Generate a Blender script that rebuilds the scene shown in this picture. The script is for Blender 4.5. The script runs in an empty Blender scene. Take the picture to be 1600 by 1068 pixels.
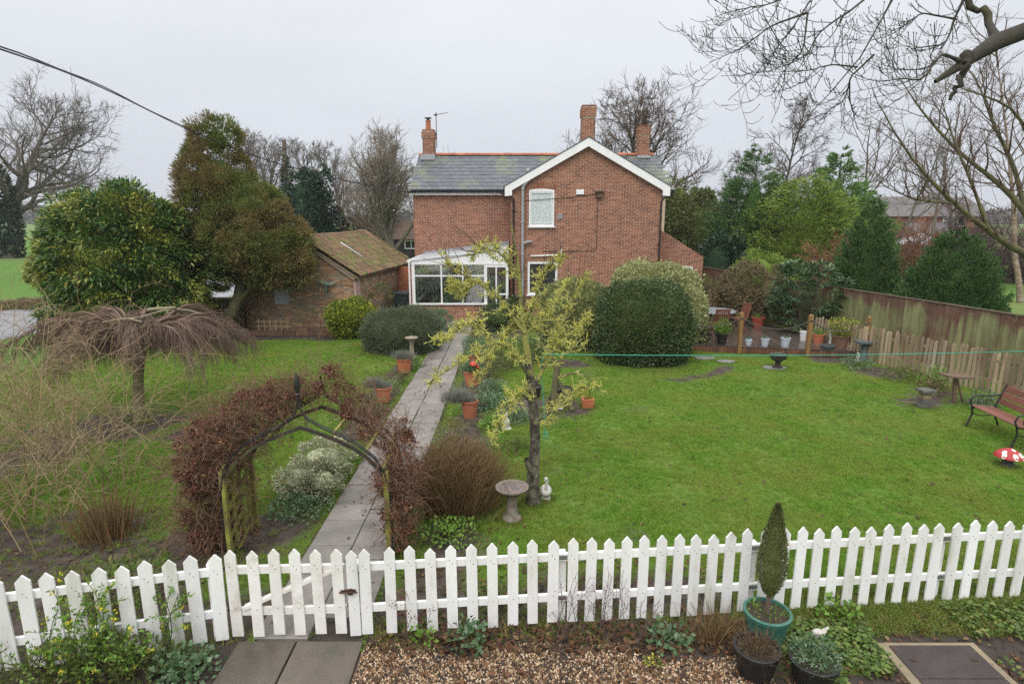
import bpy, math, random
import numpy as np
from mathutils import Vector, Matrix, Euler

random.seed(7)
R = np.random.RandomState(7)
rad = math.radians
SC = bpy.context.scene
COL = SC.collection

# ------------------------------------------------------------------ camera
cam = bpy.data.objects.new('camera', bpy.data.cameras.new('camera'))
COL.objects.link(cam)
cam.location = (0, 0, 4.0)
cam.rotation_euler = (rad(90 - 11.86), 0, 0)
cam.data.sensor_width = 36
cam.data.lens = 20.99
cam.data.clip_start = 0.05
cam.data.clip_end = 3000
SC.camera = cam

# ------------------------------------------------------------------ sky (overcast)
SUN_EL, SUN_AZ = 48, 200
W = bpy.data.worlds.new('World'); SC.world = W; W.use_nodes = True
nt = W.node_tree; nt.nodes.clear()
def wn(t, **k):
    n = nt.nodes.new(t)
    for a, b in k.items(): setattr(n, a, b)
    return n
out = wn('ShaderNodeOutputWorld'); bg = wn('ShaderNodeBackground')
sky = wn('ShaderNodeTexSky', sky_type='NISHITA', sun_disc=False)
sky.sun_elevation = rad(SUN_EL); sky.sun_rotation = rad(SUN_AZ); sky.dust_density = 4.0
tc = wn('ShaderNodeTexCoord'); sep = wn('ShaderNodeSeparateXYZ')
nt.links.new(tc.outputs['Generated'], sep.inputs[0])
ramp = wn('ShaderNodeValToRGB')                      # cloud deck: luminance rises from horizon to zenith
cr = ramp.color_ramp
cr.elements[0].position = 0.0; cr.elements[0].color = (.54, .57, .635, 1)
cr.elements[1].position = 1.0; cr.elements[1].color = (2.15, 2.16, 2.18, 1)
e = cr.elements.new(.12); e.color = (.62, .65, .705, 1)
e = cr.elements.new(.32); e.color = (.735, .755, .79, 1)
nt.links.new(sep.outputs['Z'], ramp.inputs[0])
mp = wn('ShaderNodeMapping'); mp.inputs['Scale'].default_value = (1.2, 1.2, 4.0)
nt.links.new(tc.outputs['Generated'], mp.inputs[0])
nz = wn('ShaderNodeTexNoise'); nz.inputs['Scale'].default_value = 1.9; nz.inputs['Detail'].default_value = 3
nt.links.new(mp.outputs[0], nz.inputs['Vector'])
mr = wn('ShaderNodeMapRange'); mr.inputs['From Min'].default_value = .3; mr.inputs['From Max'].default_value = .7
mr.inputs['To Min'].default_value = .945; mr.inputs['To Max'].default_value = 1.05
nt.links.new(nz.outputs['Fac'], mr.inputs[0])
mul = wn('ShaderNodeVectorMath', operation='SCALE')
nt.links.new(ramp.outputs[0], mul.inputs[0]); nt.links.new(mr.outputs[0], mul.inputs['Scale'])
sk = wn('ShaderNodeVectorMath', operation='SCALE'); sk.inputs['Scale'].default_value = .08
nt.links.new(sky.outputs[0], sk.inputs[0])
mx = wn('ShaderNodeMix', data_type='VECTOR'); mx.inputs[0].default_value = .08
nt.links.new(mul.outputs[0], mx.inputs[4]); nt.links.new(sk.outputs[0], mx.inputs[5])
nt.links.new(mx.outputs[1], bg.inputs['Color']); bg.inputs['Strength'].default_value = 1.0
nt.links.new(bg.outputs[0], out.inputs[0])

sl = bpy.data.lights.new('sun', 'SUN'); sl.energy = 1.3; sl.angle = rad(35); sl.color = (1, .97, .93)
sun = bpy.data.objects.new('sun', sl); COL.objects.link(sun)
sun.rotation_euler = (rad(90 - SUN_EL), 0, rad(-20))

SC.view_settings.view_transform = 'Standard'; SC.view_settings.look = 'None'
SC.view_settings.gamma = 1; SC.view_settings.use_curve_mapping = False
SC.view_settings.exposure = 0.3
SC.render.engine = 'CYCLES'
SC.cycles.max_bounces = 6; SC.cycles.diffuse_bounces = 3; SC.cycles.glossy_bounces = 3
SC.cycles.transparent_max_bounces = 12; SC.cycles.volume_bounces = 0
SC.cycles.use_denoising = False; SC.cycles.sample_clamp_indirect = 5; SC.cycles.use_adaptive_sampling = False
try: SC.cycles.denoiser = 'OPENIMAGEDENOISE'
except Exception: pass

# ------------------------------------------------------------------ materials
MATS, LEAFC = {}, {}
class NT:
    def __init__(s, m): s.t = m.node_tree
    def n(s, t, ins=None, **k):
        n = s.t.nodes.new(t)
        for a, b in k.items(): setattr(n, a, b)
        for a, b in (ins or {}).items():
            if hasattr(b, 'is_output'): s.t.links.new(b, n.inputs[a])
            else: n.inputs[a].default_value = b
        return n
    def ramp(s, fac, stops, interp='LINEAR'):
        n = s.t.nodes.new('ShaderNodeValToRGB'); r = n.color_ramp; r.interpolation = interp
        while len(r.elements) > 1: r.elements.remove(r.elements[-1])
        r.elements[0].position = stops[0][0]; r.elements[0].color = (*stops[0][1], 1)
        for p, c in stops[1:]:
            e = r.elements.new(p); e.color = (*c, 1)
        s.t.links.new(fac, n.inputs[0]); return n.outputs[0]
    def mix(s, f, a, b, mode='MIX'):
        n = s.t.nodes.new('ShaderNodeMix'); n.data_type = 'RGBA'; n.blend_type = mode
        for i, v in ((0, f), (6, a), (7, b)):
            if hasattr(v, 'is_output'): s.t.links.new(v, n.inputs[i])
            elif i == 0: n.inputs[0].default_value = v
            else: n.inputs[i].default_value = (*v, 1)
        return n.outputs[2]
    def noise(s, scale, detail=4, vec=None, rough=.55, dist=0):
        n = s.n('ShaderNodeTexNoise', {'Scale': scale, 'Detail': detail, 'Roughness': rough, 'Distortion': dist})
        if vec is not None: s.t.links.new(vec, n.inputs['Vector'])
        return n.outputs['Fac']
    def mrange(s, v, a, b, c=0, d=1):
        return s.n('ShaderNodeMapRange', {0: v, 1: a, 2: b, 3: c, 4: d}).outputs[0]

def newmat(name):
    m = bpy.data.materials.new(name); m.use_nodes = True
    b = m.node_tree.nodes['Principled BSDF']
    MATS[name] = m
    return m, NT(m), b

def mat(name, c, rough=.7, c2=None, scale=6, metal=0, bump=0, bscale=40, island=.0, spec=.4, stretch=None, obj_rand=0, thr=(.35, .65), third=None, thr3=(.55, .7), scale3=2.5):
    """A weathered surface: base colour, second colour in noise patches, small relief, per-piece value shift."""
    m, N, b = newmat(name)
    co = N.n('ShaderNodeNewGeometry').outputs['Position'] if obj_rand else N.n('ShaderNodeTexCoord').outputs['Object']
    co0 = co
    if stretch: co = N.n('ShaderNodeMapping', {'Vector': co, 'Scale': stretch}).outputs[0]
    col = None
    if c2: col = N.mix(N.mrange(N.noise(scale, 5, co), *thr), c, c2)
    else: col = N.mix(N.mrange(N.noise(scale, 5, co), .3, .7), tuple(x * .82 for x in c), tuple(min(1, x * 1.12) for x in c))
    if third: col = N.mix(N.mrange(N.noise(scale3, 6, co0 if obj_rand and not stretch else co, .65), *thr3), col, third)
    if island or obj_rand:
        r = N.n('ShaderNodeNewGeometry').outputs['Random Per Island'] if island else N.n('ShaderNodeObjectInfo').outputs['Random']
        k = island or obj_rand
        v = N.mrange(r, 0, 1, 1 - k, 1 + k * .8)
        col = N.n('ShaderNodeVectorMath', {0: col, 'Scale': v}, operation='SCALE').outputs[0]
    N.t.links.new(col, b.inputs['Base Color'])
    b.inputs['Roughness'].default_value = rough; b.inputs['Metallic'].default_value = metal
    b.inputs['Specular IOR Level'].default_value = spec
    if bump:
        bp = N.n('ShaderNodeBump', {'Strength': bump, 'Distance': .02, 'Height': N.noise(bscale, 5, co)})
        N.t.links.new(bp.outputs[0], b.inputs['Normal'])
    return m

def leafmat(name, cols, rough=.5, spec=.3, trans=.25, patch=None, pscale=1.2, inst=False, pthr=(.42, .62), pmix=.35):
    """Foliage: each leaf takes one of several colours; part of the light passes through."""
    LEAFC[name] = cols; m, N, b = newmat(name)
    r = N.n('ShaderNodeObjectInfo').outputs['Random'] if inst else N.n('ShaderNodeNewGeometry').outputs['Random Per Island']
    k = len(cols)
    col = N.ramp(r, [(i / max(1, k - 1), c) for i, c in enumerate(cols)])
    if patch:
        pos = N.n('ShaderNodeNewGeometry').outputs['Position']
        col = N.mix(N.mrange(N.noise(pscale, 4, pos), *pthr), col, N.mix(pmix, patch, col))
    N.t.links.new(col, b.inputs['Base Color'])
    b.inputs['Roughness'].default_value = rough; b.inputs['Specular IOR Level'].default_value = spec
    if trans:
        tr = N.n('ShaderNodeBsdfTranslucent', {'Color': col})
        ms = N.n('ShaderNodeMixShader', {0: trans, 1: b.outputs[0], 2: tr.outputs[0]})
        N.t.links.new(ms.outputs[0], N.t.nodes['Material Output'].inputs[0])
    return m

INNER = {}
def inner(name):
    """The inside of a dense crown: the same leaf colours, mottled, on the mass behind the leaves."""
    if name not in INNER:
        cs = LEAFC[name]; av = tuple(sum(c[i] for c in cs) / len(cs) for i in range(3))
        m, N, b = newmat(name + '_mass'); pos = N.n('ShaderNodeNewGeometry').outputs['Position']
        N.t.links.new(N.ramp(N.noise(16, 5, pos), [(.3, cs[0]), (.5, av), (.7, cs[-1])]), b.inputs['Base Color']); b.inputs['Roughness'].default_value = .9; b.inputs['Specular IOR Level'].default_value = .1
        bp = N.n('ShaderNodeBump', {'Strength': 1, 'Distance': .12, 'Height': N.noise(11, 5, pos)}); N.t.links.new(bp.outputs[0], b.inputs['Normal'])
        INNER[name] = name + '_mass'
    return INNER[name]

# ------------------------------------------------------------------ objects
def tag(o, label=None, cat=None, group=None, kind=None):
    if label: o['label'] = label
    if cat: o['category'] = cat
    if group: o['group'] = group
    if kind: o['kind'] = kind
    return o
def thing(name, label, cat, loc=(0, 0, 0), group=None, rotz=0):
    o = bpy.data.objects.new(name, None); COL.objects.link(o)
    o.location = loc; o.rotation_euler = (0, 0, rotz); o.empty_display_size = .2
    return tag(o, label, cat, group)
def origin_of(o):
    v = Vector((0, 0, 0))
    while o is not None: v += Vector(o.location); o = o.parent
    return v
def link(name, me, material, parent=None, kind=None):
    o = bpy.data.objects.new(name, me); COL.objects.link(o)
    if material is not None and len(me.materials) == 0:
        for mm in (material if isinstance(material, (list, tuple)) else [material]):
            me.materials.append(MATS[mm] if isinstance(mm, str) else mm)
    if parent is not None: o.parent = parent
    if kind: o['kind'] = kind
    return o
def copy_thing(o, loc=None, rotz=None, label=None, scale=None, parent=None):
    c = o.copy(); COL.objects.link(c)
    if parent is not None: c.parent = parent
    if loc is not None: c.location = loc
    if rotz is not None: c.rotation_euler = (0, 0, rotz)
    if scale is not None: c.scale = scale if isinstance(scale, (tuple, list)) else (scale,) * 3
    if label: c['label'] = label
    for ch in list(o.children): copy_thing(ch, parent=c)
    return c
def np_mesh(name, V, F, smooth=False, mi=None):
    """V (n,3); F (m,3) or (m,4) int array."""
    V = np.asarray(V, dtype=np.float32); F = np.asarray(F, dtype=np.int32)
    me = bpy.data.meshes.new(name)
    me.vertices.add(len(V)); me.vertices.foreach_set('co', V.ravel())
    k = F.shape[1]
    me.loops.add(F.size); me.loops.foreach_set('vertex_index', F.ravel())
    me.polygons.add(len(F)); me.polygons.foreach_set('loop_start', np.arange(0, F.size, k, dtype=np.int32))
    me.polygons.foreach_set('loop_total', np.full(len(F), k, dtype=np.int32))
    if smooth: me.polygons.foreach_set('use_smooth', np.ones(len(F), dtype=bool))
    if mi is not None: me.polygons.foreach_set('material_index', np.asarray(mi, dtype=np.int32))
    me.update(calc_edges=True); me.validate()
    return me
def np_obj(name, V, F, material, parent=None, smooth=False, world=True, kind=None, mi=None):
    V = np.asarray(V, dtype=np.float64)
    if parent is not None and world: V = V - np.array(origin_of(parent))
    return link(name, np_mesh(name, V, F, smooth, mi), material, parent, kind)

class MB:
    """Collects simple shapes into ONE mesh."""
    def __init__(s): s.v, s.f, s.m = [], [], []
    def add(s, vs, fs, mi=0):
        k = len(s.v); s.v += [tuple(map(float, p)) for p in vs]
        s.f += [tuple(k + i for i in f) for f in fs]; s.m += [mi] * len(fs); return s
    def obox(s, o, a, b, c, mi=0):
        o, a, b, c = map(Vector, (o, a, b, c))
        vs = [o, o + a, o + a + b, o + b, o + c, o + a + c, o + a + b + c, o + b + c]
        if a.cross(b).dot(c) < 0: vs = vs[4:] + vs[:4]
        return s.add(vs, [(3, 2, 1, 0), (4, 5, 6, 7), (0, 1, 5, 4), (1, 2, 6, 5), (2, 3, 7, 6), (3, 0, 4, 7)], mi)
    def box(s, x0, y0, z0, x1, y1, z1, mi=0):
        return s.obox((x0, y0, z0), (x1 - x0, 0, 0), (0, y1 - y0, 0), (0, 0, z1 - z0), mi)
    def bar(s, p, q, w, h, up=(0, 0, 1), mi=0):
        p, q = Vector(p), Vector(q); d = q - p; side = d.cross(Vector(up))
        if side.length < 1e-6: side = d.cross(Vector((0, 1, 0)))
        side.normalize(); u = side.cross(d).normalized()
        return s.obox(p - side * w / 2 - u * h / 2, d, side * w, u * h, mi)
    def prism(s, poly, ext, mi=0):
        """poly: 3D points in a plane; ext: extrusion vector."""
        n = len(poly); P = [Vector(p) for p in poly]; ext = Vector(ext)
        nn = Vector((0, 0, 0))
        for i in range(n): nn += P[i].cross(P[(i + 1) % n])
        if nn.dot(ext) > 0: P = P[::-1]
        vs = P + [p + ext for p in P]
        return s.add(vs, [tuple(range(n)), tuple(reversed(range(n, 2 * n)))] + [(i, i + n, (i + 1) % n + n, (i + 1) % n) for i in range(n)], mi)
    def tube(s, pts, r, S=8, cap=True, mi=0):
        P = [Vector(p) for p in pts]; n = len(P)
        r = [r] * n if isinstance(r, (int, float)) else list(r)
        vs, up = [], None
        for i in range(n):
            d = (P[min(i + 1, n - 1)] - P[max(i - 1, 0)])
            d = d.normalized() if d.length > 1e-9 else Vector((0, 0, 1))
            if up is None: up = d.orthogonal().normalized()
            a = up - d * up.dot(d); a = a.normalized() if a.length > 1e-6 else d.orthogonal().normalized()
            up = a; b = d.cross(a)
            for j in range(S):
                t = 2 * math.pi * j / S; vs.append(P[i] + (a * math.cos(t) + b * math.sin(t)) * r[i])
        fs = [(i * S + j, i * S + (j + 1) % S, (i + 1) * S + (j + 1) % S, (i + 1) * S + j) for i in range(n - 1) for j in range(S)]
        if cap: fs += [tuple(reversed(range(S))), tuple(range((n - 1) * S, n * S))]
        return s.add(vs, fs, mi)
    def lathe(s, prof, c=(0, 0, 0), S=20, mi=0, sx=1, sy=1, cap=True):
        vs = [(c[0] + r * sx * math.cos(2 * math.pi * j / S), c[1] + r * sy * math.sin(2 * math.pi * j / S), c[2] + z) for r, z in prof for j in range(S)]
        n = len(prof)
        fs = [(i * S + j, i * S + (j + 1) % S, (i + 1) * S + (j + 1) % S, (i + 1) * S + j) for i in range(n - 1) for j in range(S)]
        if cap: fs += [tuple(reversed(range(S))), tuple(range((n - 1) * S, n * S))]
        return s.add(vs, fs, mi)
    def ball(s, c, rr, n=10, mi=0):
        rx, ry, rz = (rr,) * 3 if isinstance(rr, (int, float)) else rr
        prof = [(max(1e-4, math.sin(math.pi * i / n)), -math.cos(math.pi * i / n)) for i in range(n + 1)]
        k = len(s.v); s.lathe(prof, (0, 0, 0), n + 4, mi, cap=False)
        s.v[k:] = [(c[0] + x * rx, c[1] + y * ry, c[2] + z * rz) for x, y, z in s.v[k:]]
        return s
    def mesh(s, name, smooth=False):
        me = bpy.data.meshes.new(name); me.from_pydata(s.v, [], s.f)
        me.polygons.foreach_set('material_index', s.m)
        if smooth:
            me.polygons.foreach_set('use_smooth', [True] * len(s.f))
            me.update()
            try: me.set_sharp_from_angle(angle=rad(40))
            except Exception: pass
        me.update(); return me
    def build(s, name, material, parent=None, smooth=False, world=True, kind=None):
        if parent is not None and world:
            o = origin_of(parent); s.v = [(x - o.x, y - o.y, z - o.z) for x, y, z in s.v]
        return link(name, s.mesh(name, smooth), material, parent, kind)

def bevel(o, w=.006, seg=1):
    m = o.modifiers.new('bevel', 'BEVEL'); m.width = w; m.segments = seg; m.limit_method = 'ANGLE'; return o

# ------------------------------------------------------------------ noise and vegetation geometry
def _h(ix, iy, iz, s):
    n = (ix * 374761393 + iy * 668265263 + iz * 2147483647 + s * 974634) & 0xffffffff
    n = ((n ^ (n >> 13)) * 1274126177) & 0xffffffff
    return ((n ^ (n >> 16)) & 0xffff) / 65535.0
def vnoise(P, s=0):
    P = np.asarray(P, float)
    if P.shape[1] == 2: P = np.c_[P, np.zeros(len(P))]
    i = np.floor(P).astype(np.int64); f = P - i; f = f * f * (3 - 2 * f); r = 0
    for dx in (0, 1):
        for dy in (0, 1):
            for dz in (0, 1):
                w = (f[:, 0] if dx else 1 - f[:, 0]) * (f[:, 1] if dy else 1 - f[:, 1]) * (f[:, 2] if dz else 1 - f[:, 2])
                r = r + w * _h(i[:, 0] + dx, i[:, 1] + dy, i[:, 2] + dz, s)
    return r
def fbm(P, s=0, o=4):
    P = np.asarray(P, float); r = 0; a = .5; t = 0
    for k in range(o): r = r + a * vnoise(P * 2 ** k + 17.3 * k, s + k); t += a; a *= .5
    return r / t
def unit(v): return v / np.maximum(1e-9, np.linalg.norm(v, axis=1, keepdims=True))
def rdir(n): return unit(R.normal(size=(n, 3)))

def leaf_geo(P, D, L, Wd, N=None, fold=.25):
    """Diamond leaves at P pointing along D; N = preferred face normal."""
    n = len(P); L = np.broadcast_to(L, (n,)).reshape(n, 1) * R.uniform(.7, 1.25, (n, 1)); Wd = np.broadcast_to(Wd, (n,)).reshape(n, 1) * R.uniform(.75, 1.2, (n, 1))
    D = unit(D); N = rdir(n) if N is None else N
    B = unit(np.cross(D, N) + 1e-6); Nn = np.cross(B, D)
    a = P; b = P + D * L * .45 + B * Wd * .5 + Nn * fold * Wd; c = P + D * L; d = P + D * L * .45 - B * Wd * .5 + Nn * fold * Wd
    V = np.stack([a, b, c, d], 1).reshape(-1, 3)
    F = np.arange(4 * n).reshape(n, 4)
    return V, F
def blade_geo(P, D, L, Wd, droop=.3):
    """Tapered strips of two segments, bending down (or up when droop < 0)."""
    n = len(P); L = np.broadcast_to(L, (n,)).reshape(n, 1); Wd = np.broadcast_to(Wd, (n,)).reshape(n, 1)
    D = unit(D); B = unit(np.cross(D, rdir(n)) + 1e-6); dn = np.array([[0, 0, -1.]])
    m = P + D * L * .55; t = P + D * L + dn * L * droop
    V = np.stack([P - B * Wd / 2, P + B * Wd / 2, m + B * Wd * .38 + dn * L * droop * .25, m - B * Wd * .38 + dn * L * droop * .25, t + B * Wd * .06, t - B * Wd * .06], 1).reshape(-1, 3)
    k = np.arange(n)[:, None] * 6
    F = np.concatenate([k + np.array([[0, 1, 2, 3]]), k + np.array([[3, 2, 4, 5]])])
    return V, F
def join(parts):
    V, F, o = [], [], 0
    for v, f in parts: V.append(v); F.append(np.asarray(f) + o); o += len(v)
    return np.concatenate(V), np.concatenate(F)
def tubes(PT, RD, S=3):
    """PT (B,n,3), RD (B,n): all polylines of equal length, as tubes."""
    B, n, _ = PT.shape
    D = np.empty_like(PT); D[:, 1:-1] = PT[:, 2:] - PT[:, :-2]; D[:, 0] = PT[:, 1] - PT[:, 0]; D[:, -1] = PT[:, -1] - PT[:, -2]
    D = D / np.maximum(1e-9, np.linalg.norm(D, axis=2, keepdims=True))
    ref = np.broadcast_to(np.array([.36, .48, .8]), D.shape); A = np.cross(D, ref)
    bad = np.linalg.norm(A, axis=2) < .1
    A[bad] = np.cross(D[bad], np.array([1., 0, 0])); A /= np.maximum(1e-9, np.linalg.norm(A, axis=2, keepdims=True))
    C = np.cross(D, A)
    t = np.arange(S) * 2 * math.pi / S
    V = PT[:, :, None] + (A[:, :, None] * np.cos(t)[None, None, :, None] + C[:, :, None] * np.sin(t)[None, None, :, None]) * RD[:, :, None, None]
    V = V.reshape(-1, 3)
    b = (np.arange(B) * n * S)[:, None, None]; i = (np.arange(n - 1) * S)[None, :, None]; j = np.arange(S)[None, None, :]; j2 = (j + 1) % S
    F = np.stack([b + i + j, b + i + j2, b + i + S + j2, b + i + S + j], -1).reshape(-1, 4)
    return V, F
def grow(P, D, L, r0, r1, n, wob=.2, trop=0., up=None):
    """Grow B curved shoots; returns points (B,n+1,3), radii (B,n+1)."""
    B = len(P); L = np.broadcast_to(L, (B,)); r0 = np.broadcast_to(r0, (B,)); r1 = np.broadcast_to(r1, (B,))
    up = np.array([[0, 0, 1.]]) if up is None else up
    PT = np.empty((B, n + 1, 3)); PT[:, 0] = P; d = unit(D)
    for k in range(n):
        d = unit(d + R.normal(size=(B, 3)) * wob + up * np.reshape(np.broadcast_to(trop, (B,)), (B, 1)))
        PT[:, k + 1] = PT[:, k] + d * (L / n)[:, None]
    t = np.linspace(0, 1, n + 1)[None]
    return PT, r0[:, None] * (1 - t) + r1[:, None] * t
def spawn(PT, RD, K, t0=.3, t1=1., ang=(35, 65), bias=None):
    """K children per parent: start points, directions, parent radius, parameter t."""
    B, n, _ = PT.shape
    t = (np.arange(K)[None] + R.uniform(0, 1, (B, K))) / K * (t1 - t0) + t0
    x = np.clip(t * (n - 1), 0, n - 1.001); i = x.astype(int); f = (x - i)[..., None]; bi = np.arange(B)[:, None]
    P = PT[bi, i] * (1 - f) + PT[bi, i + 1] * f
    D = PT[bi, i + 1] - PT[bi, i]; D = D / np.maximum(1e-9, np.linalg.norm(D, axis=2, keepdims=True))
    rr = RD[bi, i]
    D = D.reshape(-1, 3); P = P.reshape(-1, 3)
    ax = unit(np.cross(D, rdir(len(D))) + 1e-9); a = np.radians(R.uniform(ang[0], ang[1], (len(D), 1)))
    nd = D * np.cos(a) + ax * np.sin(a)
    if bias is not None: nd = unit(nd + np.asarray(bias))
    return P, nd, rr.reshape(-1), t.reshape(-1)
def shell(n, c, rr, depth=.3, lump=.18, fr=2.2, zmin=None, seed=1, low=-1., sq=0):
    """n points in the outer layer of a lumpy ellipsoid; returns points, outward directions."""
    d = rdir(int(n * 1.6)); d = d[d[:, 2] > low][:n]
    k = 1 + lump * (fbm(d * fr + seed * 3.7, seed, 3) - .5) * 2
    if sq: k = k * ((1 - sq) + sq * .92 / (np.abs(d) ** 5).sum(1) ** .2)
    k = k * (1 - depth * R.uniform(0, 1, len(d)) ** 2)
    P = np.array(c) + d * np.array(rr) * k[:, None]; N = unit(d / np.array(rr))
    if zmin is not None:
        ok = P[:, 2] > zmin; P, N = P[ok], N[ok]
    return P, N
def core_geo(c, rr, lump=.15, fr=2.2, seed=1, k=.8, zmin=0, n=24, sq=0):
    """Dense inner mass of a clipped shrub."""
    th = np.linspace(0, np.pi, n // 2 + 1); ph = np.arange(n) * 2 * np.pi / n
    T, Pp = np.meshgrid(th, ph, indexing='ij')
    d = np.stack([np.sin(T) * np.cos(Pp), np.sin(T) * np.sin(Pp), np.cos(T)], -1).reshape(-1, 3)
    r = k * (1 + lump * (fbm(d * fr + seed * 3.7, seed, 3) - .5) * 2)
    if sq: r = r * ((1 - sq) + sq * .92 / (np.abs(d) ** 5).sum(1) ** .2)
    V = np.array(c) + d * np.array(rr) * r[:, None]; V[:, 2] = np.maximum(V[:, 2], zmin)
    F = [(i * n + j, (i + 1) * n + j, (i + 1) * n + (j + 1) % n, i * n + (j + 1) % n) for i in range(n // 2) for j in range(n)]
    return V, np.array(F)

# ------------------------------------------------------------------ scattered ground cover ('stuff' only)
def scatter(name, P, rot, scl, src, material, smooth=False):
    """Small uncountable things (grass tufts, pebbles) instanced on the vertices of one object."""
    me = bpy.data.meshes.new(name); me.vertices.add(len(P)); me.vertices.foreach_set('co', np.asarray(P, np.float32).ravel())
    a = me.attributes.new('rot', 'FLOAT_VECTOR', 'POINT'); a.data.foreach_set('vector', np.asarray(rot, np.float32).ravel())
    a = me.attributes.new('scl', 'FLOAT', 'POINT'); a.data.foreach_set('value', np.asarray(scl, np.float32).ravel())
    sm = np_mesh(name + '_piece', src[0], src[1], smooth); sm.materials.append(MATS[material])
    so = bpy.data.objects.new(name + '_piece', sm)
    o = bpy.data.objects.new(name, me); COL.objects.link(o); me.materials.append(MATS[material])
    g = bpy.data.node_groups.new(name + '_nodes', 'GeometryNodeTree')
    g.interface.new_socket('Geometry', in_out='INPUT', socket_type='NodeSocketGeometry')
    g.interface.new_socket('Geometry', in_out='OUTPUT', socket_type='NodeSocketGeometry')
    gi = g.nodes.new('NodeGroupInput'); go = g.nodes.new('NodeGroupOutput')
    ip = g.nodes.new('GeometryNodeInstanceOnPoints'); oi = g.nodes.new('GeometryNodeObjectInfo'); oi.inputs['Object'].default_value = so
    ar = g.nodes.new('GeometryNodeInputNamedAttribute'); ar.data_type = 'FLOAT_VECTOR'; ar.inputs['Name'].default_value = 'rot'
    er = g.nodes.new('FunctionNodeEulerToRotation')
    sc_ = g.nodes.new('GeometryNodeInputNamedAttribute'); sc_.data_type = 'FLOAT'; sc_.inputs['Name'].default_value = 'scl'
    Lk = g.links.new
    Lk(gi.outputs[0], ip.inputs['Points']); Lk(oi.outputs['Geometry'], ip.inputs['Instance'])
    Lk(ar.outputs['Attribute'], er.inputs[0]); Lk(er.outputs[0], ip.inputs['Rotation']); Lk(sc_.outputs['Attribute'], ip.inputs['Scale'])
    Lk(ip.outputs[0], go.inputs[0])
    md = o.modifiers.new('scatter', 'NODES'); md.node_group = g
    return tag(o, kind='stuff')

# ================================================================== SETTING
def fence_y(x): return np.where(np.asarray(x) < -2.7, 5.04 + (np.asarray(x) + 2.75) * .24, 5.2 + (np.asarray(x) + .38) * .088)
def spot(x, y, cx, cy, r, s=1.): return s * np.clip(1.25 - np.hypot(x - cx, y - cy) / r, 0, 1)
def mud_mask(x, y):
    """Where the lawn is worn to bare soil."""
    P2 = np.c_[x, y]; n = fbm(P2 * .9, 3, 4); n2 = fbm(P2 * 2.6, 9, 4)
    fy = fence_y(x); m = np.zeros_like(x)
    strip = np.clip(1.4 - (y - fy) / 1.0, 0, 1) * np.where(x < 2.0, 1, np.clip(1 - (x - 2.0) / 1.2, 0, 1))
    m = np.maximum(m, strip * np.where(y < fy, 1, 1.05))
    m = np.maximum(m, np.clip((-3.0 - x) / .7, 0, 1) * np.clip((8.6 - y) / 1.8, 0, 1) * .92)      # worn corner behind the left fence
    m = np.maximum(m, np.clip(1.2 - np.abs(x + 2.95) / .5, 0, 1) * np.clip((y - 9.8) / .8, 0, 1) * np.clip((17.6 - y), 0, 1))   # bed left of path
    m = np.maximum(m, np.clip(1.15 - np.abs(x + .85) / .75, 0, 1) * np.clip((19.5 - y), 0, 1))    # bed right of path
    for cx, cy, r, s in ((.3, 12.2, 1.5, .85), (.95, 12.2, 1.0, 1), (2.45, 12.2, .7, .5), (-7.5, 11.2, 1.5, .8), (-5.9, 10.7, 1.1, .75), (-8.6, 9.6, 1.6, .9),
                         (1.6, 16.0, .8, .9), (.62, 9.0, .38, .5), (.75, 7.9, .35, .6), (1.6, 7.0, .4, .6), (1.15, 7.25, .35, .6), (3.7, 8.9, .3, .5),
                         (-3.2, 7.0, 1.0, .9), (8.9, 12.6, .7, .8), (10.0, 13.0, 1.3, .9), (9.5, 15.2, 1.1, .9), (9.2, 16.5, 1.0, .9), (9.9, 10.6, .9, .6)):
        m = np.maximum(m, spot(x, y, cx, cy, r, s))
    ring = np.clip(1.2 - np.abs(np.hypot((x - 3.7) * .92, y - 16.6) - 2.15) / .4, 0, 1) * np.clip((16.6 - y), 0, 1)
    m = np.maximum(m, ring * .66)
    m = np.maximum(m, np.clip((y - 19.0) / .6, 0, 1) * np.clip((-5.0 - x), 0, 1) * np.clip(x + 10.5, 0, 1) * .9)
    m = np.maximum(m, np.clip((y - 19.2) / .5, 0, 1) * np.clip((1.0 - x), 0, 1) * np.clip(x + 5, 0, 1))
    left = np.clip((-3.2 - x) / 2, 0, 1) * .16
    return np.clip(m * 1.25 + (n - .5) * 1.1 + (n2 - .5) * .7 - .2 + left * .8, 0, 1)

# base ground out to the horizon
m, N, b = newmat('field_grass')
pos = N.n('ShaderNodeNewGeometry').outputs['Position']
c1 = N.ramp(N.noise(.035, 6, pos), [(.3, (.075, .15, .028)), (.5, (.10, .19, .035)), (.62, (.17, .17, .06)), (.75, (.07, .12, .03))])
st = N.n('ShaderNodeMapping', {'Vector': pos, 'Scale': (.004, .03, 1)}).outputs[0]
c1 = N.mix(N.mrange(N.noise(1, 3, st), .5, .62), c1, (.2, .2, .09))
c1 = N.mix(N.mrange(N.noise(6, 5, pos), .35, .8, 0, .5), c1, (.05, .09, .02))
N.t.links.new(c1, b.inputs['Base Color']); b.inputs['Roughness'].default_value = .95; b.inputs['Specular IOR Level'].default_value = .1
bp = N.n('ShaderNodeBump', {'Strength': .6, 'Distance': .05, 'Height': N.noise(14, 5, pos)}); N.t.links.new(bp.outputs[0], b.inputs['Normal'])
g = MB(); g.add([(-1500, -30, -.06), (1500, -30, -.06), (1500, 2200, -.06), (-1500, 2200, -.06)], [(0, 1, 2, 3)])
tag(g.build('ground', 'field_grass'), kind='structure')

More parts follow.
